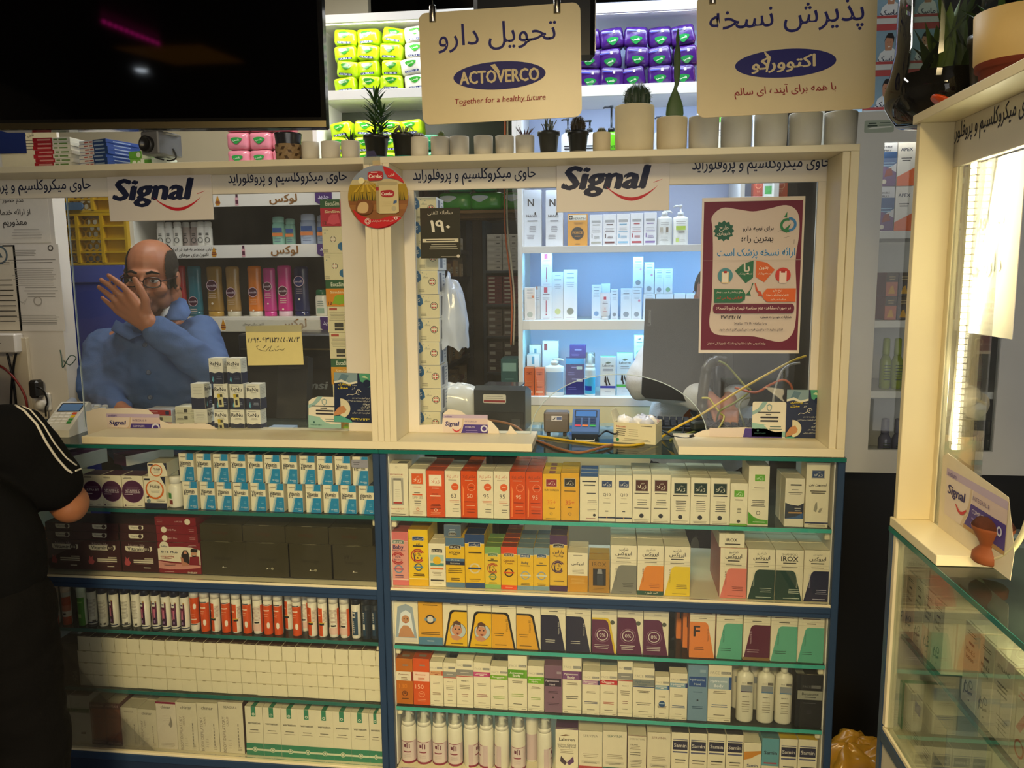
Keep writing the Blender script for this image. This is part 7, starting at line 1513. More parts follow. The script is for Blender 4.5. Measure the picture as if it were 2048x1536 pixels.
# ------------------------------------------------------------------ things on the counter behind the window
ZG=ZT+.0102
gR='lens solution cartons on the counter'
REN="r 0 .44 1 1 #e6e1cf;p #18213f 0 0 1 0 1 .44 .7 .47 .4 .42 .1 .47 0 .45;b ReNu .48 .79 .82 #2b2a2c .15;l .1 .7 .92 1 .1 #77746a .014;l .3 .8 .66 2 .05 #8a877a .012;p #4a9ab4 .26 .06 .18 .14 .2 .2 .26 .32 .32 .2 .34 .14;p #8ac4d0 .24 .1 .21 .15 .25 .26;l .5 .9 .26 2 .07 #9aa4b8 .016;"
a=at(427,820,Y=.15);b=at(459,820,Y=.15);rw=b.x-a.x
zA=at(470,822,Y=.15).z;zB=at(470,768,Y=.15).z
rh1,rh2=zA-ZG-.001,zB-zA-.001
rw=.0412;rh=(zB-ZG)/2-.0006
rp=carton('lens_solution_carton',rw,rh,rw,'#e6e1cf',REN,side='#dedac8',sideops="p #18213f 0 0 1 0 1 .44 .5 .42 0 .46;l .15 .85 .85 5 .06 #8a877a .01;");rf=[True]
def rx(px,y):return at(px,y,Y=.15).x
SIT=[(0,444,1,'with a yellow tag, near end of the bottom layer'),(0,476.5,0,'in the middle of the bottom layer'),(0,509,0,'at the far end of the bottom layer'),(1,443,1,'with a yellow tag beside the turned one'),(1,475,1,'with a yellow tag in the middle layer centre'),(1,507.5,0,'at the end of the middle layer'),(2,433.5,0,'on top, nearer the man'),(2,469,0,'on top, nearer the note')]
for lay,px,tagd,w_ in SIT:
 o=put(rp,rf,(rx(px,870-50*lay),.15+rnd.uniform(0,.003),ZG+.0003+lay*(rh+.0004)),f"white and navy lens solution carton {w_}",'carton',gR,rnd.uniform(-.03,.03))
 if tagd:
  q=MB();q.box((-.008,-.0008,0),(.008,0,.038),M('#d8cf9a'));f=Face(q,(-.008,-.0008,0),w=.016,h=.038);design(f,"r 0 .7 .5 1 #d0b41a;r .5 .75 .95 .95 #3a382a;r .25 .15 .7 .55 #1f1d1a;");t_=q.build('price_tag',loc=(o.location.x+.001,.1485,o.location.z+.008),rot=(0,-.06,0));tag(t_,f"yellow security tag on the lens carton, {['lowest', 'upper near', 'upper middle'][[0, 3, 4].index(SIT.index((lay, px, tagd, w_)))]}",'tag')
for lay,px in ((0,417),(1,414)):
 o=put(rp,rf,(rx(px,870-50*lay),.152+rw/2+.0,ZG+.0003+lay*(rh+.0004)),f"lens solution carton turned to its small print, {['bottom', 'middle'][lay]} layer",'carton',gR,PI/2)
 o.location.y=.152+rw/2;o.location.x=rx(px,860)-rw/2*0-.002
RED="r 0 0 1 1 #a81a22;l .3 .6 .5 1 .1 #d8a0a0 .06;"
for k in range(3):
 x0,x1,y0_,y1_=(291,345,816,829) if k == 2 else (298,346,829,840) if k == 1 else (304,346,840,853)
 a=at(x0,853,Y=.235);b=at(x1,853,Y=.235)
 o=carton('medicine_carton',b.x-a.x,.0185,.06,'#a81a22' if k != 1 else '#d8cfae',"l .2 .5 .6 2 .2 #d8a0a0 .06;r .78 .2 .92 .8 #22244a;" if k != 1 else "r .4 .25 .6 .75 #5a574a;l .1 .3 .5 2 .2 #8a867a .06;",top='#d8d4cc' if k == 2 else None,side='#c8ccd4',sideops="l .2 .8 .7 3 .2 #5a5f6a .05;");o.location=((a.x+b.x)/2,.235,ZG+.0003+k*.0188);o.rotation_euler=(0,0,-.1+.03*k)
 tag(o,f"flat {'red' if k != 1 else 'cream'} medicine carton, {['bottom', 'middle', 'top'][k]} of its stack beside the hand",'carton','red and cream medicine cartons')
for k in range(3):
 a=at(352,853,Y=.24);b=at(411,853,Y=.24)
 o=carton('medicine_carton',b.x-a.x,.0215,.06,'#d9d2b4',"l .5 .95 .7 3 .2 #8a8672 .04;r .3 .2 .42 .7 #4a473c;l .05 .28 .35 2 .2 #6a6656 .05;" if k else "r .12 .2 .26 .75 #4a473c;l .3 .6 .6 2 .2 #8a8672 .05;l .65 .95 .5 2 .2 #8a8672 .04;");o.location=((a.x+b.x)/2,.24,ZG+.0003+k*.0218);o.rotation_euler=(0,0,.02-.02*k)
 tag(o,f"flat cream medicine carton, {['bottom', 'middle', 'top'][k]} of three beside the lens cartons",'carton','cream medicine cartons')
o=carton('medicine_carton',.075,.012,.05,'#8fa3b8',"r .05 .15 .95 .85 #b8b4b0;r .3 .2 .6 .8 #4a4438;");o.location=(at(563,862,Z=ZG).x,.20,ZG+.0003);tag(o,'flat grey blue carton lying alone behind the pane','carton')
# columns of carton stacks beside the posts
CRS="c .55 .52 .15 #2b2930;c .55 .52 .125 #e0d4ae;c .55 .52 .10 #b8202a;r .52 .40 .58 .64 #e8dcc0;r .43 .48 .67 .56 #e8dcc0;c .98 .25 .2 #2f6a96;l .02 .3 .12 3 .04 #5a5548 .012;c .15 .75 .03 #7a8a8a;c .3 .85 .02 #7a8a8a;l .05 .35 .9 2 .05 #b9ae90 .01;"
CRS2="c .75 .52 .17 #2b2930;c .75 .52 .145 #e0d4ae;c .75 .52 .12 #b8202a;r .725 .40 .775 .64 #e8dcc0;r .64 .48 .86 .56 #e8dcc0;p #2f6a96 0 .55 0 1 .12 .98 .22 .82 .25 .62 .1 .5;b S .06 .76 .1 #dfe4dc;l .12 .4 .2 3 .05 #5a5548 .014;c .4 .75 .03 #9aa89a;c .5 .85 .02 #7a8a8a;c .3 .9 .02 #7a8a8a;l .3 .6 .68 1 .05 #c4b898 .05;"
yq=.20
zq=[at(860,y,Y=yq).z for y in (870,823)]
hq=.0665
x0,x1=at(836,700,Y=yq).x,at(877,700,Y=yq).x
mp_=carton('mask_carton',.062,hq-.0006,.10,'#e2d6ac',CRS2,side='#dcd8d0',sideops="r .2 .1 .5 .9 #5a5f6a;l .6 .9 .8 5 .14 #8a8f98 .05");mf=[True]
for k in range(10):put(mp_,mf,(at(857-(.3 if k % 3 == 0 else-1.2)-.0*k,700,Y=yq).x+.0006*(k % 2),yq+.002*(k % 3),ZG+.0003+k*hq),f"cream mask carton with a red cross, {ORD[k]} up in the tower beside the printer",'carton','cream mask cartons in a tower',rnd.uniform(-.03,.03))
SIM=lambda c,c2:f"r 0 .68 1 1 #2a5a34;b EucaSim .62 .84 .7 #d8dcc4 .16;r 0 .0 1 .68 {c};b SimSim .6 .54 .75 #ecd9a8 .1;c .65 .25 .25 {c2};p {c2} .3 .1 .5 .4 .9 .45 1 .1;b 12 .2 .12 .2 #5a2a10 .12"
BK_="r .1 .86 .5 .95 #b04a3a;l .08 .92 .78 8 .045 #6a6656 .012;r .35 .2 .8 .38 #3a382e;r .35 .08 .8 .16 #3a382e;"
yq2=.17
P2=[('sim','#d99a1a','#8ab01f'),('cr',),('sim','#d99a1a','#c8b41f'),('bk',),('bk',),('sim','#d9881a','#8ab01f'),('cr',),('cr',),('sim','#b81a34','#d84a5a')]
hs=.0735;zz_=ZG+.0003
xt=at(690,700,Y=yq2).x-.010
for k,s_ in enumerate(P2):
 ops=SIM(s_[1],s_[2]) if s_[0] == 'sim' else CRS if s_[0] == 'cr' else BK_
 nm={'sim':f"{'red' if s_[0]=='sim' and s_[1]=='#b81a34' else 'amber and green'} sachet carton",'cr':'cream mask carton with a red cross','bk':'cream carton turned to its barcode'}[s_[0]]
 o=carton('medicine_carton',.056,hs-.0006,.09,'#e0d4aa' if s_[0] != 'sim' else s_[1],ops);o.location=(xt-.0022*k,yq2+.001*(k % 2),zz_+k*hs);tag(o,f"{nm}, {ORD[k]} up in the tower beside the divider",'carton','cartons in the tower beside the divider')
# black computer tower with a worn label
t=empty('computer_tower',(at(590,760,Y=.62).x,.62,0));tag(t,'black computer tower behind the yellow note','computer')
x=t.location.x;BKP=M('#141415','plastic');zt0=at(590,668,Y=.62).z
q=MB();q.box((-.20,0,.62),(.155,.22,zt0),BKP,.006);q.build('case',t)
q=MB();q.box((-.19,-.004,zt0-.055),(.15,0,zt0-.05),M('#b8a47a','metal'));q.box((-.02,-.003,zt0-.12),(.14,0,zt0-.075),M('#1f1f21','gloss'));q.build('drive_bay',t)
q=MB();f=Face(q,(.03,-.0008,zt0-.20),w=.10,h=.045);f.text('msi',.5,.5,w=.8,h=.6,col='#8a8a86',bold=.04,shear=.2);q.build('logo',t)
q=MB();q.box((-.21,-.02,0),(.17,.25,.62),M('#2a2723','paint'),.004);q.build('stand',t)
q=MB();a=at(607,752,Y=.6)
o=carton('folder_box',.10,.20,.05,'#221f1b',"l .2 .8 .8 1 .1 #3a352c .03");o.location=(at(593,862,Y=.46).x,.42,ZG+.0003);o.rotation_euler=(-.2,0,0);tag(o,'dark tilted folder box standing on the glass before the black tower','box')
# label printer with a bag beside it
t=empty('label_printer',(at(1003,860,Y=.30).x,.28,ZG));tag(t,'black label printer with a red and white sticker','printer');t.rotation_euler=(0,0,-.06)
q=MB();PB_=M('#24282a','plastic');X0,X1=-.079,.074
P=[(0,0),(.11,0),(.11,.105),(.03,.128),(0,.118)]
q.prism([(a_,b_) for a_,b_ in P],X0,X1,PB_,u=(0,1,0),w=(0,0,1),d=(1,0,0));q.build('housing',t)
q=MB();q.box((X0+.004,-.004,.0),(X1-.004,0,.055),M('#1b1d1f','plastic'),.002);q.box((X1-.04,-.006,.012),(X1-.015,-.004,.035),M('#3a3d40','plastic'));q.build('front_cover',t)
q=MB();q.prism(rrect(.068,.026,.004,3),-.001,0,M('#c9c4b4'),o=(X0+.028,-.0004,.080));f=Face(q,(X0+.028,-.0014,.080),w=.068,h=.026);design(f,"r .03 .1 .97 .36 #8a2a2c;l .08 .92 .75 2 .22 #7a7a74 .05;");q.build('sticker',t)
q=MB();q.box((X0+.02,.03,.123),(X1-.02,.12,.127),M('#3a4144','gloss'));q.build('lid',t)
t=empty('paper_bin',(at(900,850,Y=.32).x,.30,ZG));tag(t,'grey bin draped with a white plastic bag beside the mask cartons','bin')
q=MB();GB=M('#6f716c','plastic');w_,d_,h_=.105,.085,.105
for a_,b_ in (((-w_/2,0,0),(w_/2,.003,h_)),((-w_/2,d_,0),(w_/2,d_+.003,h_)),((-w_/2,.003,0),(-w_/2+.003,d_,h_)),((w_/2-.003,.003,0),(w_/2,d_,h_)),((-w_/2+.003,.003,0),(w_/2-.003,d_,.003))):q.box(a_,b_,GB)
q.build('tub',t)
def crumple(name,parent,c,sx,sy,sz,m_,seed,n=26,loc=None,rough=.35,drop=0):
 """thin crumpled film: a dome of folded sheet with an irregular hem"""
 q=MB();V=[];Fc=[]
 for j in range(n//2+1):
  for i in range(n):
   a_=2*PI*i/n;t_=j/(n//2);r_=math.sin(t_*PI*.62);z_=math.cos(t_*PI*.62)
   k=1+rough*noise.noise(Vector((math.cos(a_)*1.8+seed,math.sin(a_)*1.8,t_*2.6)))+rough*.5*noise.noise(Vector((math.cos(a_)*5+seed,math.sin(a_)*5,t_*6)))
   V.append((c[0]+sx*r_*math.cos(a_)*k,c[1]+sy*r_*math.sin(a_)*k,c[2]+sz*z_*k-drop*t_*t_*(1+.6*noise.noise(Vector((a_,seed,1))))))
 for j in range(n//2):
  for i in range(n):Fc.append((j*n+i,(j+1)*n+i,(j+1)*n+(i+1) % n,j*n+(i+1) % n))
 q.add(V,Fc,m_,True);return q.build(name,parent,loc)
crumple('bag',t,(.02,.04,.10),.098,.058,.030,M('#cfcfc9','film'),3,drop=.055)
o=crumple('plastic_bag',None,(0,0,.0),.05,.04,.12,M('#c3cbdc','film'),9,loc=(at(893,600,Y=.27).x+.012,.27,at(893,610,Y=.27).z-.05),drop=.03);o.name='hanging_plastic_bag';tag(o,'pale blue white plastic bag hanging behind the mask carton tower','plastic bag')
# card terminals
def terminal(name,w,d,h,tilt,col,label,loc,rz,blue=False,cat='card terminal'):
 t=empty(name,loc,rz);tag(t,label,cat)
 q=MB();m_=M(col,'plastic')
 P=[(0,0),(d,0),(d,h*.92),(d*.9,h),(d*.12,h*.34),(0,h*.24)]
 q.prism(P,-w/2,w/2,m_,u=(0,1,0),w=(0,0,1),d=(1,0,0));q.build('body',t)
 u=Vector((1,0,0));v=Vector((0,d*.78,h*.66));L=v.length;v.normalize();n=u.cross(v)
 q=MB();f=Face(q,Vector((-w/2,d*.12,h*.34)),u=u,v=v,n=n,w=w,h=L);f.l=.0008
 f.poly(rrect(.84,.36,.03,3,(.08,.58)),'#23262c');f.rect(.12,.62,.88,.90,'#4f7fc8' if blue else '#5a82b8','gloss');q.build('screen',t)
 q=MB();f=Face(q,Vector((-w/2,d*.12,h*.34)),u=u,v=v,n=n,w=w,h=L);f.l=.0012
 for r_ in range(4):
  for c_ in range(4 if not blue else 3):
   k=.10+c_*(.21 if not blue else .28);cc='#e4e4de' if not blue else '#27355a'
   if r_ == 0 and blue:cc=('#c83a4a','#d87a2a','#3aa84a')[c_]
   if not blue and c_ == 3:cc=('#2f8a3f','#2f8a3f','#d8b41f','#c8502a')[r_]
   f.poly(rrect(.16 if not blue else .22,.085,.02,2,(k,.10+r_*.115)),cc)
 q.build('keypad',t);return t
terminal('card_terminal',.082,.13,.085,0,'#d4d4cc','white card terminal with a lit screen beside the customer shoulder',(at(121,872,Z=ZG).x,.075,ZG+.0003),.12)
t=terminal('card_reader',.074,.07,.068,0,'#3a5f9a','blue lit card reader with coloured keys on a white cradle',(at(1170,880,Z=ZG).x,.165,ZG+.006),-.03,True)
q=MB();q.box((-.036,-.004,-.0055),(.036,.075,.010),M('#1d2530','plastic'),.002);q.build('base',t);q=MB();q.tube([(-.026,-.02,-.004),(.026,-.02,-.004),(.026,.01,-.004),(-.026,.01,-.004)],.002,M('#d8d2bc','plastic'),6,True);q.build('cradle',t)
t=empty('card_reader',(at(1113,872,Z=ZG).x,.205,ZG),.02);tag(t,'grey brown card reader turned away, beside the blue one','card reader')
q=MB();GM=M('#6f665a','plastic');q.box((-.036,0,.010),(.036,.05,.068),GM,.005);q.box((-.033,-.004,.012),(.033,0,.048),M('#635b50','plastic'),.003);q.build('body',t)
q=MB();f=Face(q,(-.014,-.004,.045),w=.03,h=.014);f.l=.005-.0035;design(f,"r 0 0 1 1 #c8c8cc;r .5 .2 .95 .8 #5a6a9a;p #33343a .1 .2 .4 .8 .3 .2;");q.build('sticker',t)
for sx in (-.028,.018):
 q=MB();q.box((sx,.004,0),(sx+.010,.04,.0098),M('#3a352f','plastic'),.001);q.build('foot',t)
# opened white carton full of receipts
t=empty('receipt_box',(at(1268,884,Z=ZG).x,.125,ZG+.0003),-.28);tag(t,'opened white medicine carton stuffed with crumpled receipts','box')
q=MB();WB2=M('#dad2ae');w_,d_,h_=.115,.075,.055
for a_,b_ in (((-w_/2,0,0),(w_/2,.0015,h_)),((-w_/2,d_,0),(w_/2,d_+.0015,h_)),((-w_/2,.0015,0),(-w_/2+.0015,d_,h_)),((w_/2-.0015,.0015,0),(w_/2,d_,h_)),((-w_/2+.0015,.0015,0),(w_/2-.0015,d_,.0015))):q.box(a_,b_,WB2)
f=Face(q,(-w_/2,0,0),w=w_,h=h_);design(f,"b Nitroxit .18 .80 .22 #b03a2a;l .06 .3 .66 4 .1 #4a473c .025;l .35 .6 .66 4 .1 #6a6656 .02;l .65 .92 .86 1 .1 #4a473c .03;c .10 .14 .04 #2f7a4a;l .2 .9 .2 2 .08 #8a8672 .02;");q.build('carton',t)
q=MB();q.prism([(0,0),(d_,0),(d_*.85,.03),(d_*.15,.03)],0,.001,WB2,o=(-w_/2-.0012,0,h_),u=(0,1,0),w=(-.35,0,.94),d=(1,0,0));q.build('flap',t)
for i in range(7):
 crumple('receipt',t,(rnd.uniform(-.035,.035),rnd.uniform(.02,.055),h_-.006),.024,.020,.022,M(['#d8d8d8','#e2e0d8','#c8ccd8','#d8b8a8'][i % 4],'film'),11+i*3,12)
# monitor seen from behind, with its arm; keyboard
t=empty('computer_monitor',at(1350,800,Y=.52),0);tag(t,'black computer monitor seen from behind, beside the poster','monitor')
a=at(1283,797,Y=.52);b=at(1292,597,Y=.52);cx0=t.location
q=MB();x0=a.x-cx0.x;zM0,zM1=at(1340,797,Y=.52).z-cx0.z,at(1340,598,Y=.52).z-cx0.z
q.prism([(x0,zM0+.012),(x0+.012,zM0),(x0+.46,zM0-.03),(x0+.47,zM1),(x0+.008,zM1)],0,.022,M('#121419','plastic',.45));q.build('back_shell',t)
q=MB();f=Face(q,(x0+.010,-.0006,zM1-.085),w=.020,h=.055);f.rect(0,0,1,1,'#3a3d44');f.text('Lenovo',.5,.5,w=.85,col='#8a8d94',rot=PI/2);q.build('brand_plate',t)
q=MB();q.box((x0+.008,.0225,zM0+.01),(x0+.46,.0245,zM1-.008),M('#0a0b0d','gloss'));q.build('screen',t)
q=MB();q.tube([(x0+.235,-.02,zM0+.12),(x0+.235,-.025,ZG+.012-cx0.z)],.017,M('#17181b','plastic'),12);q.box((x0+.16,-.08,ZG+.0003-cx0.z),(x0+.31,.08,ZG+.012-cx0.z),M('#17181b','plastic'),.003);q.box((x0+.19,-.012,zM0+.06),(x0+.28,-.0005,zM0+.16),M('#17181b','plastic'),.003);q.build('stand',t)
t=empty('keyboard',(at(1400,858,Z=ZG).x,.30,ZG+.0003),-.05);tag(t,'black keyboard lying among the cables under the monitor','keyboard')
q=MB();q.box((-.19,0,0),(.19,.12,.012),M('#15171c','plastic'),.003);q.build('base',t)
q=MB()
for r_ in range(6):
 for c_ in range(19):q.box((-.182+c_*.0192,.008+r_*.0185,.0121),(-.182+c_*.0192+.016,.008+r_*.0185+.015,.0175+.001*r_),M('#20232b','plastic'),.0015)
q.build('keys',t)
# cables
def cable(label,pts,r,col,name='cable',k=7):
 q=MB();q.tube(spline(pts,k),r,M(col,'plastic'),7);o=q.build(name);tag(o,label,'cable','cables on the counter');return o
A=lambda px,py,Y:at(px,py,Y=Y)
g=lambda px,py,dz=.003:at(px,py,Z=ZG+dz)
cable('yellow cable running down across the window to the counter',[A(1612,712,.30),A(1580,724,.27),A(1500,768,.22),A(1440,805,.19),A(1400,830,.18),A(1350,856,.16),g(1318,876),g(1270,890),g(1200,888),g(1130,880),g(1075,872),g(998,866)],.0032,'#c8a41f')
cable('copper brown cable looping over the front of the glass counter',[A(955,842,.27),A(990,842,.22),A(1030,852,.19),g(1058,874,.004),g(1085,885,.004),g(1120,898,.004),g(1160,905,.004),g(1210,893,.006),g(1260,878,.003) if 0 else g(1225,890,.004),],.0035,'#8a5a34')
cable('rust coloured cable behind the window near the visiting card',[A(1470,775,.33),A(1510,785,.30),A(1540,770,.29),A(1565,760,.28),A(1580,768,.27),A(1586,785,.27),A(1585,800,.27),A(1583,850,.27),g(1570,868)],.0035,'#a8502a')
cable('grey cable hanging behind the window beside the leaflet',[A(1600,726,.30),A(1580,730,.3),A(1562,745,.29),A(1550,780,.28),A(1546,810,.27),A(1545,850,.26),g(1545,868)],.0035,'#8d8a84')
cable('yellow green cable slanting down from the taped arm',[A(1437,722,.36),A(1455,732,.35),A(1490,772,.33),A(1500,782,.33),A(1470,805,.29),A(1440,822,.26),g(1425,850),g(1360,872),g(1340,880)],.003,'#8f8f3a')
cable('pale yellow cable knotted round the taped monitor arm',[A(1404,796,.34),A(1418,797,.33),A(1428,810,.32),A(1440,826,.31),A(1448,836,.3),g(1430,864,.010),g(1395,878),g(1350,884)],.003,'#b8a838')
cable('olive cable bending down beside the visiting card',[A(1500,795,.31),A(1485,800,.30),A(1478,815,.28),A(1485,840,.25),g(1492,862)],.003,'#6d6a4a')
for i,(P,c,nm) in enumerate((([(1365,868),(1370,850),(1385,835),(1405,832),(1412,842),(1405,856),(1420,866)],'#17181c','in a loop by the receipt box'),([(1400,856),(1430,848),(1460,858),(1490,852),(1520,860)],'#1c1d22','across the keyboard'),([(1320,858),(1345,872),(1380,876),(1420,860),(1455,870)],'#141518','along the ledge'),([(1380,872),(1410,862),(1440,840),(1450,850),(1470,868),(1500,866)],'#22242a','beside the adapter'),([(1198,872),(1212,862),(1230,868),(1238,860)],'#17181c','between the reader and the receipt box'))):
 cable(f"black cable lying {nm}",[g(x_,y_,.012+.004*i) for x_,y_ in P],.0028,c)
cable('cream cable lying along the ledge under the visiting card',[g(1400,876,.004),g(1440,868,.005),g(1470,862,.016),g(1495,868,.006),g(1510,874,.004)],.003,'#a89c80')
q=MB();q.box((-.022,-.012,0),(.022,.012,.022),M('#3a3d36','plastic'),.004);o=q.build('power_adapter',loc=g(1397,858,.0185),rot=(0,0,.5));tag(o,'small dark power adapter among the cables','adapter')
q=MB();P=spline([A(1406,848,.40),A(1404,810,.40),A(1408,770,.40),A(1415,735,.40),A(1430,722,.41),A(1450,722,.42)],8);q.tube(P,[.016+.004*noise.noise(Vector((i*.5,0,0))) for i in range(len(P))],M('#5a5650','film'),9);P2=[Vector(P[0]),Vector((P[0].x,P[0].y,ZG+.0005))];q.tube(P2,.012,M('#3a3833','plastic'),8);o=q.build('taped_arm');tag(o,'monitor arm wrapped in clear tape behind the yellow cable','arm')
# ---- notices, power strip and plugs on the white partition
def wallsheet(tl,br,base,ops,label,Y=WY-.0006):return sheet('notice',label,'notice',tl,br,Y,base,ops,'notices on the white partition')
def n1(f):
 f.text(fa('عدم حضور'),.52,.90,w=.30,col='#4a4642',bold=.02);f.text(fa('از ارائه خدمات دارویی'),.36,.66,w=.78,col='#4a4642',bold=.02);f.text(fa('معذوریم'),.52,.42,w=.34,col='#4a4642',bold=.02);f.lines(.45,.9,.28,4,.06,'#a39c92',.012)
wallsheet((-40,392),(94,487),'#ddd7ca',n1,'white apology notice at the top of the partition')
def n2(f):
 f.lines(.15,.6,.93,4,.02,'#8a867c',.005);f.circ(.86,.955,.05,'#5a564e',r0=.03);f.lines(.05,.95,.82,2,.03,'#6a665e',.006);f.lines(.1,.95,.72,9,.024,'#a8a298',.006);f.lines(.3,.95,.5,4,.035,'#8a867c',.006);f.circ(.55,.35,.08,'#a8a298',r0=.06);f.stroke([(.2,.36),(.28,.33),(.36,.38),(.3,.31),(.24,.34)],.001,'#7a7670');f.lines(.1,.95,.18,6,.02,'#6a665e',.005)
wallsheet((21,488),(116,662),'#dcd7ce',n2,'white official letter with a stamp on the partition')
def n3(f):
 f.rect(.02,.01,.96,.99,'#3a3833');f.rect(.04,.018,.94,.982,'#d9d0bc');f.circ(.55,.89,.24,'#5a6a72',r0=.19);f.poly([(.45,.86),(.55,.94),(.65,.86)],'#5a6a72');f.lines(.3,.85,.80,2,.02,'#6a6254',.006)
 for i in range(9):f.lines(.35,.9,.60-.06*i,1,.02,'#33302a',.010)
wallsheet((-26,490),(29,664),'#d9d0bc',n3,'framed cream notice with an emblem at the photo edge')
def n4(f):f.text(fa('قابل توجه مراجعین'),.35,.85,w=.5,col='#4a4238',bold=.01);f.lines(.15,.8,.7,4,.08,'#6a6050',.02)
wallsheet((5,258),(112,334),'#dccfa8',n4,'cream notice above the plank beside the red stack')
wallsheet((-45,244),(48,309),'#17275a','','dark blue sheet in the upper corner beside the television',Y=WY-.0016)
t=empty('power_strip',at(10,690,Y=WY-.001));tag(t,'white power strip fixed on the partition','power strip');c0=t.location
a=at(-40,704,Y=WY-.001)-c0;b=at(47,666,Y=WY-.001)-c0
q=MB();q.box((a.x,-.04,a.z),(b.x,0,b.z),M('#d9d4cc','plastic'),.005);f=Face(q,(a.x,-.04,a.z),w=b.x-a.x,h=b.z-a.z);f.l=.0005;f.rect(.62,.55,.66,.7,'#3a3a3a');f.lines(.6,.7,.5,1,.1,'#3a3a3a',.03);q.build('housing',t)
for i,(P,c,nm) in enumerate((([(14,706),(22,740),(30,790),(38,880)],'#1f1f22','black cable leaving the power strip, nearer the photo edge'),([(32,706),(26,740),(22,800),(20,880)],'#1a1a1d','black cable leaving the power strip, crossing the other'),([(-20,722),(10,738),(35,765),(52,800),(56,850),(57,880)],'#8a2a22','red cable sagging down the partition'))):
 cable(nm,[A(x_,y_,WY-.012-.007*i) for x_,y_ in P],.0038,c)
q=MB();a=at(46,870,Y=WY-.001);b=at(60,675,Y=WY-.001);q.box((0,-.014,0),(b.x-a.x-.004,0,b.z-a.z),M('#cfc4ac','plastic'),.002);o=q.build('cable_conduit',loc=(a.x,WY-.0005,a.z));tag(o,'beige cable conduit on the partition','conduit')
t=empty('wall_socket',at(93,800,Y=WY-.001));tag(t,'white wall socket with a black adapter and plug on the partition','socket')
q=MB();q.box((-.025,-.012,-.035),(.02,0,.025),M('#ddd8ce','plastic'),.004);q.build('plate',t);q=MB();q.box((-.026,-.05,.012),(.010,-.0125,.072),M('#1c1a19','plastic'),.008);q.build('adapter',t)
q=MB();q.lathe([(.017,0),(.017,.02),(.010,.03)],M('#d8d4cc','plastic'),14,xf=Matrix.Translation((-.002,-.012,-.012)) @ Matrix.Rotation(PI/2,4,'X'));q.build('plug',t)
q=MB();q.tube(spline([(.004,-.045,.05),(.022,-.04,.04),(.026,-.03,.0),(.018,-.03,-.02),(.016,-.03,-.05)]),.003,M('#1c1a19','plastic'),6);q.build('cord',t)
q=MB();q.tube(spline([A(120,700,WY-.004),A(124,722,WY-.02),A(126,735,WY-.03),A(140,712,WY-.03),A(152,716,WY-.02),A(140,730,WY-.02),A(128,722,WY-.01)]),.0016,M('#2a4a3a','plastic'),5);o=q.build('loose_wire');tag(o,'loose dark green wires curling out of the partition edge','wire')
t=empty('handheld_scanner',(at(190,846,Z=ZG).x,.24,ZG+.0003),.2);tag(t,'grey desk phone lying behind the white card terminal','phone')
q=MB();q.prism([(0,0),(.13,0),(.13,.05),(0,.022)],-.09,.09,M('#8a8d90','plastic'),u=(0,1,0),w=(0,0,1),d=(1,0,0));q.build('base',t);q=MB();q.tube([(-.075,.03,.042),(-.075,.07,.055),(-.075,.11,.062)],[.014,.011,.014],M('#a0a3a6','plastic'),10);q.build('handset',t)
q=MB()
for i in range(3):
 for j in range(4):q.box((-.03+.025*i,.03+.022*j,.0295+.0044*j),(-.013+.025*i,.043+.022*j,.036+.0047*j),M('#c9c9c4','plastic'),.001)
q.build('keypad',t)
t.name='desk_phone'
# foam bottles in the right case, pump bottles on the fourth shelf
gF='foam bottles on the lowest shelf'
for i,x in enumerate((816,846.6,877.7,909,940.5,971.6,1002.5,1035.5,1088)):
 by=1543+(x-900)*.062;tw_=[0,0,0,0,1.3,-1.2,-1.5,.0,1.5][i]
 lb=[(-1.5+tw_,1.5+tw_,.05,.62,'#cbb4b4'),(-1.5+tw_,1.5+tw_,.03,.085,'#8a2440'),(-.85+tw_,.85+tw_,.10,.62,'#d8c8c2'),(-.8+tw_,.8+tw_,.60,.615,'#8a2440'),(-.55+tw_,.45+tw_,.33,.36,'#8a2f48')]
 lb += [(-.45+tw_,-.15+tw_,.46,.54,'#6a2440'),(-.08+tw_,.02+tw_,.44,.56,'#6a2440'),(.2+tw_,.32+tw_,.44,.56,'#6a2440'),(-.12+tw_,.12+tw_,.56,.585,'#8a6a70')]+[(-.45+tw_,.4+tw_,.27-.025*k,.275-.025*k,'#a89090') for k in range(4)]
 foam('foam_bottle',x,29.5,by,1463+(x-816)*.050,1434+(x-816)*.050,ZS['r5'],.03,f"white foam pump bottle with a plum label, {ORD[i]} from the blue post",'',gF,('#e2dcc8','#e6e0cc'),lb)
foam('foam_bottle',1063,26,1556,1466,1440,ZS['r5'],.075,'white foam pump bottle standing behind the last two','',gF,('#e2dcc8','#e6e0cc'),[(-1.5,1.5,.05,.62,'#cbb4b4')])
for i,(xc,fl) in enumerate(((1490,1),(1531,1),(1567.5,-1))):
 pump('pump_bottle',xc,34.5,1449+i*1.5,1352+i,1333+i,ZS['r4'],'#e4dec8',"r .55 .80 .95 .85 #6a6660;t FACE .32 .825 .3 #8a857a;r .1 .66 .95 .78 #8a8f94;r .1 .64 .95 .66 "+('#4a3a5a' if i == 0 else '#4a7aa8')+";b vitamin_C .45 .55 .5 #3c3a38;l .15 .8 .44 5 .05 #857a63 .01;",f"white pump bottle with a grey band on the fourth shelf, {ORD[i]} after the cream cartons",Y=.03,pumpc='#e0dac4',group='pump bottles on the fourth shelf',flip=fl,sy=.8)
for i,xc in enumerate((1476,1512,1549)):pump('pump_bottle',xc,30,1440+i*1.5,1350+i,1334+i,ZS['r4'],'#dcd6c2',"r .1 .6 .95 .74 #8a8f94;",f"white pump bottle in the second line, {ORD[i]} after the cream cartons",Y=.095,pumpc='#d8d2be',group='pump bottles on the fourth shelf',flip=1,sy=.8)
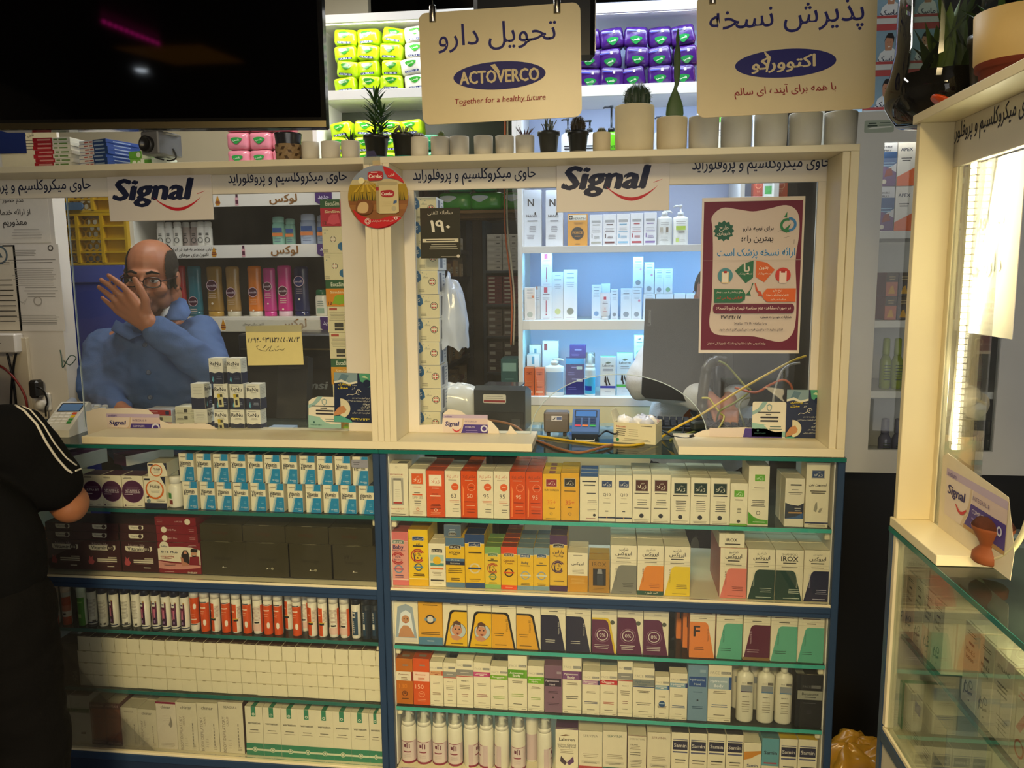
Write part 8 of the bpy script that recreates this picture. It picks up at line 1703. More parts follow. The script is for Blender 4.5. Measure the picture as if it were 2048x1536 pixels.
# ------------------------------------------------------------------ people
def cap(q,a,b,ra,rb,m,n=12):
 a,b=Vector(a),Vector(b);q.tube([a.lerp(b,i/4) for i in range(5)],[ra+(rb-ra)*i/4 for i in range(5)],m,n);q.ball(a,ra,m,n,8);q.ball(b,rb,m,n,8)
def fuse(q,vox,smooth=6,wrinkle=0,freq=18,stretch=(1,1,1),seed=0,solid=None):
 """one continuous skin round all the volumes collected in q"""
 o=q.build('volume');md=o.modifiers.new('r','REMESH');md.mode='VOXEL';md.voxel_size=vox;md.adaptivity=0
 me=bpy.data.meshes.new_from_object(o.evaluated_get(bpy.context.evaluated_depsgraph_get()));old=o.data;bpy.data.objects.remove(o);bpy.data.meshes.remove(old)
 n=len(me.vertices);co=[v.co.copy() for v in me.vertices];nb=[[] for _ in range(n)]
 for e in me.edges:a,b=e.vertices;nb[a].append(b);nb[b].append(a)
 for it in range(smooth):
  co=[c.lerp(sum((co[j] for j in nb[i]),Vector())/len(nb[i]),.5) if nb[i] else c for i,c in enumerate(co)]
 for v,c in zip(me.vertices,co):v.co=c
 me.update()
 if wrinkle:
  nr=[v.normal.copy() for v in me.vertices]
  for v,k in zip(me.vertices,nr):
   p=Vector((v.co.x*freq*stretch[0]+seed,v.co.y*freq*stretch[1],v.co.z*freq*stretch[2]));v.co += k*(wrinkle*(noise.noise(p)+.5*noise.noise(p*2.3)-.3*abs(noise.noise(p*1.4))))
 me.polygons.foreach_set('use_smooth',[True]*len(me.polygons));me.update();return me
def skinned(me,name,mats,parent=None,pick=None):
 me.materials.clear()
 for m_ in mats:me.materials.append(m_)
 if pick:me.polygons.foreach_set('material_index',[pick(p.center) for p in me.polygons])
 else:me.polygons.foreach_set('material_index',[0]*len(me.polygons))
 me.name=name;o=bpy.data.objects.new(name,me);COL.objects.link(o)
 if parent:o.parent=parent
 return o
def shell(me,keep,off,name,m,parent):
 """a cover (hair, cloth) lifted off part of a body's surface"""
 f=[p for p in me.polygons if keep(p.center)];ids=sorted({v for p in f for v in p.vertices});ix={v:i for i,v in enumerate(ids)}
 q=MB();q.add([me.vertices[v].co+me.vertices[v].normal*(off+.0012*noise.noise(me.vertices[v].co*160)) for v in ids],[tuple(ix[v] for v in p.vertices) for p in f],m,True);return q.build(name,parent)
SK=M('#a5694a','skin');HR=M('#241d18','cloth')
def head(q,c,yaw,pitch,m,roll=0):
 X=Matrix.Translation(c) @ Matrix.Rotation(yaw,4,'Z') @ Matrix.Rotation(pitch,4,'X') @ Matrix.Rotation(roll,4,'Y');T=lambda*p:X @ Vector(p)
 R3=X.to_3x3().to_4x4()
 E_=lambda p,r:q.ball(T(*p),r,m,20,14,R3)
 E_((0,.018,.036),(.075,.094,.082));E_((0,-.018,-.04),(.060,.066,.074));E_((0,-.05,-.094),(.033,.030,.024));E_((0,-.070,.016),(.050,.018,.016))
 for s in (-1,1):
  E_((s*.036,-.056,-.034),(.030,.026,.026));E_((s*.079,.012,-.010),(.008,.020,.033));E_((s*.079,.003,-.036),(.007,.012,.012));E_((s*.012,-.098,-.042),(.0095,.011,.009));E_((s*.043,-.02,-.072),(.020,.04,.03))
 cap(q,T(0,-.082,.006),T(0,-.108,-.034),.0085,.0135,m);cap(q,T(-.020,-.084,-.070),T(.020,-.084,-.070),.0065,.0065,m);cap(q,T(-.017,-.083,-.079),T(.017,-.083,-.079),.0075,.0075,m)
 cap(q,T(0,.03,-.06),T(0,.055,-.16),.056,.06,m);return X
def face_parts(X,par,hair_c='#241d18',brow=True,lashes=True):
 T=lambda*p:X @ Vector(p);R3=X.to_3x3().to_4x4()
 for s in (-1,1):
  q=MB();q.ball(T(s*.031,-.0735,-.002),(.0135,.0115,.0085),M('#cfc8c0','gloss'),14,10,R3);q.ball(T(s*.031,-.0835,-.002),(.0055,.0025,.0055),M('#1c120d','gloss'),12,8,R3);q.build('eye',par)
  q=MB();cap(q,T(s*.031-.013,-.0815,.0045),T(s*.031+.013,-.0815,.0045),.0028,.0028,SK);q.build('eyelid',par)
  q=MB();q.tube([T(s*.014,-.091,.020),T(s*.030,-.089,.026),T(s*.050,-.076,.020)],[.0035,.0045,.002],M(hair_c,'cloth'),7);q.build('eyebrow',par)
 q=MB();cap(q,T(-.018,-.0905,-.0745),T(.018,-.0905,-.0745),.0022,.0022,M('#7c463a','skin'));q.build('lips',par)
def finger(q,p,m,r0,r1):
 p=[Vector(x) for x in p]
 for i in range(len(p)-1):k0=i/(len(p)-1);k1=(i+1)/(len(p)-1);cap(q,p[i],p[i+1],r0+(r1-r0)*k0,r0+(r1-r0)*k1,m,10)
# ---- the man in blue behind the left window
A_=lambda px,py,Y:at(px,py,Y=Y)
man=empty('person',(A_(310,760,.52).x,.55,0));tag(man,'balding man in glasses and a blue work coat raising his hand before his face','person')
mo=man.location.copy()
Lc=lambda p:Vector(p)-mo
HC_=Lc(A_(302,553,.45));
q=MB();X=head(q,HC_,.24,.12,SK,.05)
nk=Lc(A_(322,655,.53));cap(q,HC_+Vector((.012,.05,-.06)),nk,.055,.062,SK)
shL,shR=Lc(A_(398,668,.53)),Lc(A_(212,690,.56));ch=Lc(A_(306,745,.55));hip=Lc(A_(306,880,.58))
q.ball(ch,(.15,.10,.17),SK,20,12);q.ball(hip,(.15,.10,.15),SK,20,12);cap(q,nk,ch,.06,.10,SK);cap(q,shL,shR,.05,.05,SK)
elL,wrL=Lc(A_(418,738,.38)),Lc(A_(303,652,.245));elR,wrR=Lc(A_(192,775,.50)),Lc(A_(243,836,.36));wrR.z=ZG-mo.z+.032
cap(q,shL,elL,.048,.042,SK);cap(q,elL,wrL,.040,.028,SK);cap(q,shR,elR,.048,.040,SK);cap(q,elR,wrR,.038,.027,SK)
for s in (-1,1):cap(q,hip+Vector((s*.085,0,-.05)),(s*.10,.0,.48),.085,.055,SK);cap(q,(s*.10,0,.48),(s*.10,.03,.09),.052,.04,SK);cap(q,(s*.10,.05,.045),(s*.11,-.12,.035),.042,.032,SK)
# raised hand: back of the palm to the window, thumb up, fingers fanned towards the window's free edge
D=lambda px,py,Y=.235:Lc(A_(px,py,Y))
pal=[(D(297,645),.027),(D(281,622,.230),.027),(D(266,604,.226),.022)]
cap(q,wrL,pal[0][0],.026,.027,SK);cap(q,pal[0][0],D(262,592,.228),.025,.0145,SK);cap(q,pal[0][0],D(250,600,.228),.025,.0145,SK);cap(q,pal[0][0],D(240,611,.230),.025,.0140,SK);cap(q,D(294,652),D(236,622,.234),.022,.0125,SK);cap(q,D(288,630),D(276,612),.026,.018,SK)
finger(q,[D(262,590,.228),D(246,573,.222),D(231,561,.222),D(217,551,.226)],SK,.0105,.0078)
finger(q,[D(249,599,.228),D(232,582,.221),D(216,569,.221),D(202,560,.226)],SK,.0108,.0078)
finger(q,[D(239,610,.230),D(223,594,.224),D(209,583,.224),D(197,574,.229)],SK,.0102,.0074)
finger(q,[D(234,622,.234),D(221,610,.230),D(212,602,.231),D(204,595,.236)],SK,.0090,.0065)
finger(q,[D(292,622,.226),D(290,598,.213),D(281,578,.206),D(269,558,.206)],SK,.0150,.0088)
# other hand flat on the glass counter
hb=wrR+Vector((.055,-.03,-.012));cap(q,wrR,hb,.026,.022,SK)
for k in range(4):
 b_=hb+Vector((.012+.004*k,.024-.018*k,-.002));finger(q,[b_,b_+Vector((.026,-.012-.006*k,.008)),b_+Vector((.046,-.022-.008*k,.000)),b_+Vector((.062,-.030-.008*k,-.009))],SK,.0098,.0075)
finger(q,[wrR+Vector((.02,-.03,-.006)),wrR+Vector((.045,-.058,-.012)),wrR+Vector((.068,-.070,-.017))],SK,.0115,.008)
me=fuse(q,.0042,3);Xi=X.inverted()
def mpick(c):
 l=Xi @ c
 return 1 if (l.z<-.035 and l.y<.01 and l.z>-.13 and abs(l.x)<.065 and not (l.z>-.055 and abs(l.x)<.03) and l.y>-.12) else 0
body=skinned(me,'body',[SK,M('#8a5a44','skin')],man,mpick)
def hk(c):
 l=Xi @ c
 if l.z<-.05 or l.z>.10 or abs(l.x)>.0795 and l.z<.02 and l.y<.03:return False
 side=abs(l.x)>.055 and l.y>-.045+.5*max(0,-l.z-.0) and l.z<.085 and l.y<.06;back=l.y>.055 and l.z<.098
 return side and l.z>-.035-.2*(l.y-.01)*(l.y>.01) or back
shell(me,hk,.0035,'hair',M('#3a332c','cloth'),man);face_parts(X,man)
# glasses
q=MB();TX=lambda*p:X @ Vector(p);FRM=M('#2a1310','gloss')
for s in (-1,1):
 P=[(s*.0335+(.0245)*math.copysign(abs(math.cos(a))**.7,math.cos(a)),-.1045+.010*abs((s*.0335+.0245*math.cos(a))/.058)**2,-.006+.0155*math.copysign(abs(math.sin(a))**.75,math.sin(a))) for a in [2*PI*i/28 for i in range(28)]]
 q.tube([TX(*p) for p in P],.0024,FRM,6,True)
 q.tube([TX(s*.058,-.094,-.002),TX(s*.074,-.06,.002),TX(s*.082,.0,.004),TX(s*.083,.022,-.012)],.0020,FRM,6)
q.tube([TX(-.009,-.1045,-.004),TX(0,-.107,-.001),TX(.009,-.1045,-.004)],.0018,FRM,6);gl=q.build('glasses',man)
q=MB()
for s in (-1,1):q.face([TX(s*.0335+.023*math.cos(a),-.1035+.008*abs((s*.0335+.0245*math.cos(a))/.058)**2,-.006+.0145*math.sin(a)) for a in [2*PI*i/20 for i in range(20)]],G_PANE)
q.build('lens',gl)
# blue work coat
JK=M('#4a5f88','cloth');q=MB()
q.ball(ch+Vector((0,.01,.0)),(.185,.125,.20),JK,24,14);q.ball(hip+Vector((0,0,.05)),(.18,.125,.24),JK,24,14);q.ball(hip+Vector((0,0,-.16)),(.175,.125,.12),JK,24,14);cap(q,shL+Vector((.0,.01,-.015)),shR+Vector((0,.01,-.015)),.070,.070,JK);cap(q,nk+Vector((0,.03,-.045)),ch,.085,.12,JK)
cap(q,shL+Vector((.0,0,-.01)),elL,.074,.066,JK,16);cap(q,elL,wrL.lerp(elL,.10),.064,.046,JK,16);cap(q,shR+Vector((0,0,-.01)),elR,.072,.064,JK,16);cap(q,elR,wrR.lerp(elR,.12),.060,.042,JK,16)
jm=fuse(q,.008,4,.010,13,(1,1,1.5),3);coat=skinned(jm,'work_coat',[JK],man)
bt=BVHTree.FromPolygons([v.co for v in jm.vertices],[p.vertices[:] for p in jm.polygons])
def onto(px,py,tree,org):h=tree.ray_cast(CAM_POS-org,ray(px,py).normalized());return h[0],h[1]
def drape(P,name,m,par,tree,org,off=.004,th=.003):
 """a cloth piece laid over the garment along a photo outline"""
 V=[]
 for px,py in P:
  h,n_=onto(px,py,tree,org)
  V.append(h+n_*off if h is not None else None)
 if any(v is None for v in V):return None
 q=MB();c=sum(V,Vector())/len(V)+Vector((0,-off,0));n=len(V);q.add(V+[c]+[v+Vector((0,th,0)) for v in V],[(i,(i+1) % n,n) for i in range(n)]+[(i,n+1+i,n+1+(i+1) % n,(i+1) % n) for i in range(n)],m,False);return q.build(name,par)
def fold(pts,name,m,par,wd):q=MB();V=[];[V.extend((a,b)) for a,b in pts];n=len(pts);q.add(V,[(2*i,2*i+2,2*i+3,2*i+1) for i in range(n-1)],m,True);o=q.build(name,par);s_=o.modifiers.new('s','SOLIDIFY');s_.thickness=.003;s_.offset=0;return o
def P3(px,py,Y):return Lc(A_(px,py,Y))
fold([(P3(340,588,.50),P3(372,600,.50)),(P3(343,605,.47),P3(382,625,.475)),(P3(335,628,.435),P3(372,640,.43)),(P3(322,652,.415),P3(340,640,.41))],'collar',M('#4c6390','cloth'),coat,.01)
fold([(P3(262,655,.47),P3(232,640,.50)),(P3(268,665,.44),P3(222,660,.455)),(P3(285,668,.42),P3(258,680,.42))],'collar',M('#4c6390','cloth'),coat,.01)
fold([(P3(337,583,.485),P3(346,592,.49)),(P3(332,610,.455),P3(344,618,.46)),(P3(318,636,.43),P3(332,630,.43)),(P3(312,645,.425),P3(318,642,.423))],'shirt_collar',M('#dcdfe4','cloth'),man,.01)
for px,py in ((297,745),(290,690),(300,795)):
 h,n_=onto(px,py,bt,mo)
 if h is not None:q=MB();q.lathe([(.0075,0),(.0085,.001),(.0075,.003),(.004,.0022),(0,.0022)],M('#4a5570','plastic'),16,xf=Matrix.Translation(h) @ n_.to_track_quat('Z','Y').to_matrix().to_4x4());q.build('button',coat)
q=MB();
for s in (-1,1):cap(q,hip+Vector((s*.085,0,-.08)),(s*.10,.0,.48),.10,.075,JK);cap(q,(s*.10,0,.48),(s*.10,.03,.10),.072,.065,JK)
skinned(fuse(q,.012,3),'trousers',[M('#1d1f26','cloth')],man);q=MB()
for s in (-1,1):cap(q,(s*.10,.05,.05),(s*.11,-.13,.042),.048,.040,JK)
skinned(fuse(q,.008,2),'shoes',[M('#1a1715','plastic')],man)
# ---- the customer in black at the counter, seen from behind
cu=empty('person',(A_(-78,1200,-.42).x,-.40,0));tag(cu,'customer in a black shirt with white sleeve piping leaning on the counter','person');co_=cu.location.copy();K=lambda px,py,Y:A_(px,py,Y)-co_
q=MB();HD=K(-185,700,-.22);XH=head(q,HD,PI-.35,.35,SK)
sR=K(20,880,-.33);eR=K(140,1006,-.22);wR_=Vector((-1.60,-.035,1.17))-co_;sL=K(-260,890,-.10);eL_=Vector((-2.12,-.05,1.14))-co_;wL_=Vector((-1.93,.06,1.15))-co_
chs=K(-118,960,-.28);hp=K(-78,1200,-.42);cap(q,HD+Vector((0,-.03,-.06)),K(-110,850,-.27),.055,.06,SK);cap(q,sR,sL,.055,.055,SK);q.ball(chs,(.17,.11,.18),SK,20,12);q.ball(hp,(.17,.12,.16),SK,20,12);cap(q,chs,hp,.12,.13,SK)
cap(q,sR,eR,.056,.045,SK,16);q.ball(eR+Vector((.004,-.008,-.004)),.043,SK,14,10);cap(q,eR,wR_,.043,.028,SK,16);cap(q,sL,eL_,.052,.042,SK);cap(q,eL_,wL_,.042,.028,SK)
for w0,d in ((wR_,Vector((-.9,.45,-.05))),(wL_,Vector((.5,.8,-.05)))):
 d.normalize();s_=d.cross(Vector((0,0,1)));p=w0+d*.085;cap(q,w0,p,.026,.024,SK)
 for k in range(4):b_=p+s_*(.027-.018*k);finger(q,[b_,b_+d*.034+Vector((0,0,.004)),b_+d*.056,b_+d*(.074-.006*abs(k-1.4))+Vector((0,0,-.012))],SK,.0098,.0075)
 finger(q,[w0+d*.025+s_*.02,w0+d*.06+s_*.048,w0+d*.088+s_*.052],SK,.012,.0085)
for s in (-1,1):cap(q,hp+Vector((s*.09,0,-.06)),(s*.10,.02,.50),.09,.058,SK);cap(q,(s*.10,.02,.5),(s*.10,-.02,.09),.055,.042,SK);cap(q,(s*.10,-.03,.045),(s*.11,.14,.035),.042,.034,SK)
cm=fuse(q,.005,3);skinned(cm,'body',[M('#9a6444','skin')],cu);XHi=XH.inverted()
shell(cm,lambda c:(lambda l:-.09<l.z<.14 and (l.y>-.02 or l.z>.07) and abs(l.x)<.09 and not (abs(l.x)>.076 and l.z<.02))(XHi @ c),.010,'hair',M('#17120f','cloth'),cu);face_parts(XH,cu)
BK1=M('#0b0b0c','cloth');q=MB()
q.ball(chs+Vector((0,0,.02)),(.205,.145,.23),BK1,22,14);q.ball(hp+Vector((0,0,.10)),(.195,.15,.22),BK1,22,14);cap(q,sR+Vector((-.02,0,0)),sL,.078,.075,BK1);cap(q,sR,sR.lerp(eR,.62),.086,.076,BK1,18);cap(q,sR.lerp(eR,.3),sR.lerp(eR,.66),.080,.072,BK1,18);cap(q,sL,sL.lerp(eL_,.6),.08,.07,BK1);cap(q,K(-110,870,-.28),chs,.085,.14,BK1)
tm=fuse(q,.008,3,.006,9,(1,1,1),8);ts=skinned(tm,'shirt',[BK1],cu);tb=BVHTree.FromPolygons([v.co for v in tm.vertices],[p.vertices[:] for p in tm.polygons])
def piping(P,r,nm):
 pts=[]
 for a,b in zip(P[:-1],P[1:]):
  for i in range(6):
   h,n_=onto(a[0]+(b[0]-a[0])*i/6,a[1]+(b[1]-a[1])*i/6,tb,co_)
   if h is not None:pts.append(h+n_*.001)
 if len(pts)>3:q=MB();q.tube(pts,r,M('#d8d2c4','cloth'),6);q.build(nm,ts)
piping([(2,800),(22,806),(48,822),(72,848),(92,885),(112,915),(132,938),(146,948)],.0028,'piping');piping([(28,806),(60,820),(86,850),(108,886),(132,916),(156,934)],.0020,'piping');piping([(150,942),(158,939),(165,936)],.0022,'sleeve_trim')
q=MB()
for s in (-1,1):cap(q,hp+Vector((s*.085,0,-.02)),(s*.105,.02,.50),.125,.085,BK1);cap(q,(s*.105,.02,.5),(s*.105,-.02,.10),.085,.075,BK1)
q.ball(hp+Vector((0,0,-.03)),(.20,.155,.15),BK1,20,12);skinned(fuse(q,.011,3,.008,8,(1,1,1.6),5),'trousers',[M('#0c0b0b','cloth')],cu);q=MB()
for s in (-1,1):cap(q,(s*.10,-.04,.05),(s*.11,.15,.042),.05,.042,BK1)
skinned(fuse(q,.009,2),'shoes',[M('#121110','plastic')],cu)
# ---- the computer operator in a white coat, mostly behind the monitor
op=empty('person',(A_(1400,800,.76).x,.78,0));tag(op,'computer operator in a white coat hidden behind the monitor and poster','person');oo=op.location.copy();O_=lambda px,py,Y:A_(px,py,Y)-oo
q=MB();HO=O_(1438,600,.76);XO=head(q,HO,-.25,.22,SK);co2=O_(1418,735,.80);ho=O_(1400,900,.86)
nk2=O_(1436,670,.80);cap(q,HO+Vector((0,.04,-.06)),nk2,.055,.06,SK);q.ball(co2,(.16,.10,.18),SK,20,12);q.ball(ho,(.16,.11,.16),SK,20,12);cap(q,co2,ho,.12,.12,SK)
WHC=M('#d6d8dc','cloth');Q2=MB();Q2.ball(co2,(.19,.125,.21),WHC,22,14);Q2.ball(ho+Vector((0,0,.06)),(.19,.13,.28),WHC,22,14);cap(Q2,nk2+Vector((0,.03,-.05)),co2,.08,.12,WHC)
for (sp,ep,wp_) in ((O_(1326,705,.80),O_(1286,812,.66),(.5,.46)),(O_(1510,705,.80),O_(1530,812,.66),(-.5,.46))):
 k=1 if wp_[0]>0 else-1;w0=Vector((at(1428 if k>0 else 1462,848,Z=ZG).x,.50,ZG+.062))-oo
 ep=Vector((ep.x,.70-oo.y,ZG+.09));cap(q,sp,ep,.048,.040,SK);cap(q,ep,w0,.038,.027,SK);cap(Q2,sp,ep,.070,.062,WHC,16);cap(Q2,ep,w0.lerp(ep,.15),.058,.045,WHC,16)
 d=Vector((k*.15,-1,-.25)).normalized();s_=d.cross(Vector((0,0,1)));p=w0+d*.08;cap(q,w0,p,.025,.022,SK)
 for j in range(4):b_=p+s_*(.027-.018*j);finger(q,[b_,b_+d*.032+Vector((0,0,.008)),b_+d*.052,b_+d*.066+Vector((0,0,-.012))],SK,.0095,.0072)
 finger(q,[w0+d*.03-s_*.02*k,w0+d*.06-s_*.045*k,w0+d*.085-s_*.045*k],SK,.011,.008)
cap(Q2,O_(1326,712,.80),O_(1510,712,.80),.068,.068,WHC)
for s in (-1,1):cap(q,ho+Vector((s*.085,0,-.06)),(s*.10,.06,.48),.085,.055,SK);cap(q,(s*.10,.06,.48),(s*.10,.08,.09),.052,.04,SK);cap(q,(s*.10,.10,.045),(s*.11,-.06,.035),.042,.032,SK)
om=fuse(q,.0055,3);skinned(om,'body',[SK],op);XOi=XO.inverted();shell(om,lambda c:(lambda l:-.06<l.z<.14 and (l.y>.0 or l.z>.065) and abs(l.x)<.09 and not (abs(l.x)>.076 and l.z<.02))(XOi @ c),.010,'hair',M('#17120f','cloth'),op);face_parts(XO,op)
skinned(fuse(Q2,.009,3,.008,12,(1,1,1.4),6),'white_coat',[WHC],op)
q=MB()
for s in (-1,1):cap(q,ho+Vector((s*.085,0,-.08)),(s*.10,.06,.48),.10,.075,WHC);cap(q,(s*.10,.06,.48),(s*.10,.08,.10),.072,.065,WHC);cap(q,(s*.10,.10,.05),(s*.11,-.07,.042),.048,.040,WHC)
skinned(fuse(q,.012,3),'trousers',[M('#1d1f26','cloth')],op)
# ------------------------------------------------------------------ display case at the side of the aisle
G_SIDE=glassy('side_case_glass','#f6faf7',.45,.01,.02)
XS,YF,YN=.58,-.335,-1.75
ds=empty('display_case',(XS+.2,YF-.5,0));tag(ds,'blue framed glass display case running along the aisle beside the white cabinet','display case','blue framed glass display cases');so=ds.location.copy()
def dbox(nm,a,b,m,bev=.001,par=None):q=MB();q.box(Vector(a)-so,Vector(b)-so,m,bev);return q.build(nm,par or ds)
zt=1.032;zr=.612;zsh=at(1830,1302,X=.60).z
for y in (YF-.02,YN):dbox('post',(XS,y,0),(XS+.018,y+.02,zt),BLUE);dbox('post',(XS+.5,y,0),(XS+.518,y+.02,zt),BLUE)
dbox('edge_strip',(XS+.001,YF-.036,zr+.01),(XS+.018,YF-.021,zt),M('#e0d6b8','paint'));dbox('end_panel',(XS+.018,YF-.012,.1),(XS+.5,YF-.003,zt),M('#cfc8b4','paint'))
dbox('rail',(XS,YN+.02,zr-.03),(XS+.018,YF-.02,zr-.004),BLUE);dbox('shelf_board',(XS+.002,YN+.02,zr-.0035),(XS+.5,YF-.021,zr+.006),CREAM);dbox('lower_panel',(XS+.004,YN+.02,.05),(XS+.014,YF-.02,zr-.031),M('#cdc5b0','paint'))
q=MB();q.box(Vector((XS,YN,zt+.0003))-so,Vector((XS+.518,YF,zt+.010))-so,G_SHELF);q.box(Vector((XS-.0015,YN,zt+.0003))-so,Vector((XS-.0001,YF,zt+.010))-so,G_EDGE);q.build('glass_top',ds)
q=MB();q.box(Vector((XS+.022,YN+.03,zsh-.008))-so,Vector((XS+.42,YF-.04,zsh))-so,G_SHELF);q.box(Vector((XS+.0205,YN+.03,zsh-.008))-so,Vector((XS+.0219,YF-.04,zsh))-so,G_EDGE);q.build('glass_shelf',ds)
dbox('front_pane',(XS+.006,YN+.02,zr+.007),(XS+.010,YF-.037,zt-.001),G_SIDE,0)
# screen on it
dq=empty('service_screen',(XS+.06,YF-.2,zt+.0105));tag(dq,'white service screen with a glowing window on the aisle display case','counter screen');s0=dq.location.copy()
def qbox(nm,a,b,m,bev=.001):q=MB();q.box(Vector(a)-s0,Vector(b)-s0,m,bev);return q.build(nm,dq)
zl=zt+.0107;yl=at(1871,1143,X=XS).y;XW=XS+.068;zp=at(1821,252,X=XS).z;SWD=M('#e2d6b2','paint')
qbox('ledge',(XS,yl,zl),(XS+.125,YF,zl+.019),SWD);qbox('top_plank',(XS,YN,zp),(XW+.06,YF+.005,zp+.017),SWD);qbox('end_panel',(XS+.006,YF-.018,zl+.0192),(XW+.02,YF-.001,zp),M('#ddd0a8','paint'))
zh=at(1960,318,X=XW).z;qbox('header_board',(XW,YN,zh),(XW+.012,YF-.0185,zp),SW);y1=at(1896,600,X=XW).y;qbox('stile',(XW,y1,zl+.0192),(XW+.012,YF-.0185,zh-.0002),SWD)
q=MB();f=Face(q,Vector((XW,at(1897,285,X=XW).y,at(1897,285,X=XW).z-.012))-s0,u=(0,-1,0),n=(-1,0,0),w=.31,h=.05);f.text(HEAD,.5,.4,w=1,h=.9,col=NAVY,bold=.015);q.build('header_lettering',dq)
q=MB();q.box(Vector((XW+.002,yl+.02,zl+.0192))-s0,Vector((XW+.005,y1,zh))-s0,G_PANE);q.build('window_pane',dq)
q=MB();q.tube([Vector((XW+.004,yl+.015-.16*math.sin(a)*1.0-.0,zl+.02+.155*(1-math.cos(a))))-s0 for a in [PI/2*i/14 for i in range(15)]],.0045,M('#e4dcb4','gloss'),8);q.build('pane_edge',dq)
q=MB();P=[(0,0),(.275,0),(.28,.05),(.25,.13),(.02,.15),(0,.14)];q.prism(P,-.0006,-.0001,M('#d9cdb4'),o=Vector((XW+.001,YF-.06,zl+.0195))-s0,u=(0,-1,0),d=(1,0,0));f=Face(q,Vector((XW+.0002,YF-.06,zl+.0195))-s0,u=(0,-1,0),n=(-1,0,0),w=.28,h=.15);f.l=.0003;paste(.08,.22,.90,.82)(f);q.build('vinyl_strip',dq)
zA_,zB_=at(1868,880,X=XW+.02).z,at(1900,300,X=XW+.02).z
q=MB();q.box((-.005,-.005,zA_),(.005,.005,zB_),M('#d0d0cc','metal'));o=q.build('led_strip',loc=(XW+.022,y1-.012,0));tag(o,'bright vertical light strip inside the aisle display window','light','shelf light strips')
q=MB();[q.box((-.004,-.009,zA_+.012*i),(.004,-.0052,zA_+.012*i+.009),glow('led_warm','#fff3c8',22)) for i in range(int((zB_-zA_)/.012))];q.build('diodes',o)
area('display_strip_light',(XW+.024,y1-.026,(zA_+zB_)/2),(XW-.02,y1-.5,(zA_+zB_)/2-.1),.012,zB_-zA_,5,(1,.9,.6))
a=at(1898,660,X=XW+.03);b=at(2040,300,X=XW+.03)
q=MB();q.box((-.0006,b.y-a.y,0),(.0006,0,b.z-a.z),M('#dcd6c4','gloss'));f=Face(q,(-.0006,0,0),u=(0,-1,0),n=(-1,0,0),w=a.y-b.y,h=b.z-a.z);f.text(fa('مشاوره'),.50,.66,w=.50,col='#2c3a34',bold=.02);f.text(fa('دارویی'),.50,.40,w=.50,col='#2c3a34',bold=.02);f.rect(.4,.12,.9,.85,'#cfc6b4') if 0 else None
o=q.build('hanging_notice',loc=(XW+.035,a.y-.012,a.z));tag(o,'white consultation notice hanging behind the glowing window','notice')
# things on its ledge and glass
x_=XW+.07;pj=at(1909,1010,X=x_);
t=empty('candle_jar',(x_,pj.y,zt+.0105));tag(t,'tall jar of marbled yellow green sand with a dark neck behind the aisle window','jar')
mt=M('#b8b04a','gloss');nt=mt.node_tree;r_=nt.nodes.new('ShaderNodeValToRGB');[n_ for n_ in nt.nodes if n_.type == 'TEX_NOISE'][0].inputs['Scale'].default_value=14
e=r_.color_ramp.elements;e[0].color=lin('#c8b84a');e[0].position=.35;e[1].color=lin('#5a9a78');e[1].position=.62;k=e.new(.5);k.color=lin('#d0a878')
nt.links.new([n_ for n_ in nt.nodes if n_.type == 'TEX_NOISE'][0].outputs['Fac'],r_.inputs[0]);nt.links.new(r_.outputs[0],nt.nodes['Principled BSDF'].inputs['Base Color'])
hj=at(1905,862,X=x_).z-t.location.z;q=MB();q.lathe([(.028,0),(.030,.004),(.030,hj)],mt,24);q.build('jar',t);q=MB();q.lathe([(.0295,hj),(.0295,hj+.032)],M('#23241f','gloss'),24);q.build('neck',t)
q=MB();sp=[(.030*math.cos(a)*(1-a/14),.030*math.sin(a)*(1-a/14),.004*a) for a in [.35*i for i in range(34)]];q.tube(sp,[.026*(1-i/40)+.002 for i in range(34)],M('#d9cfb8','gloss'),12);o=q.build('sea_shell',loc=(x_-.0,pj.y,t.location.z+hj+.0325+.026));tag(o,'cream sea shell resting on the marbled jar','shell')
pc=at(1981,1125,Z=zl+.019);q=MB();q.lathe([(.026,0),(.030,.004),(.029,.016),(.018,.028),(.019,.034),(.032,.058),(.033,.064,M('#4a2a20','soil')),(.026,.074,M('#4a2a20','soil')),(.01,.078,M('#4a2a20','soil'))],M('#8a4a28','ceramic'),22);o=q.build('clay_goblet',loc=(max(pc.x,XW-.02),pc.y,zl+.0195));tag(o,'small clay goblet with a crumbly brown top at the ledge end','goblet')
pg=Vector((XS+.20,yl-.11,zt+.0105));q=MB();q.lathe([(.03,0),(.045,.006),(.075,.05),(.08,.08),(.07,.115),(.048,.135),(.05,.14)],G_BOWL,28,cap=False);q.lathe([(.028,.008),(.062,.045),(.064,.075),(0,.075)],M('#3f7fd0','gloss'),24);o=q.build('glass_globe',loc=pg);tag(o,'round glass globe with painted blue reflection at the photo edge','vase')  # the globe's blue reflection is modelled as a solid blue core
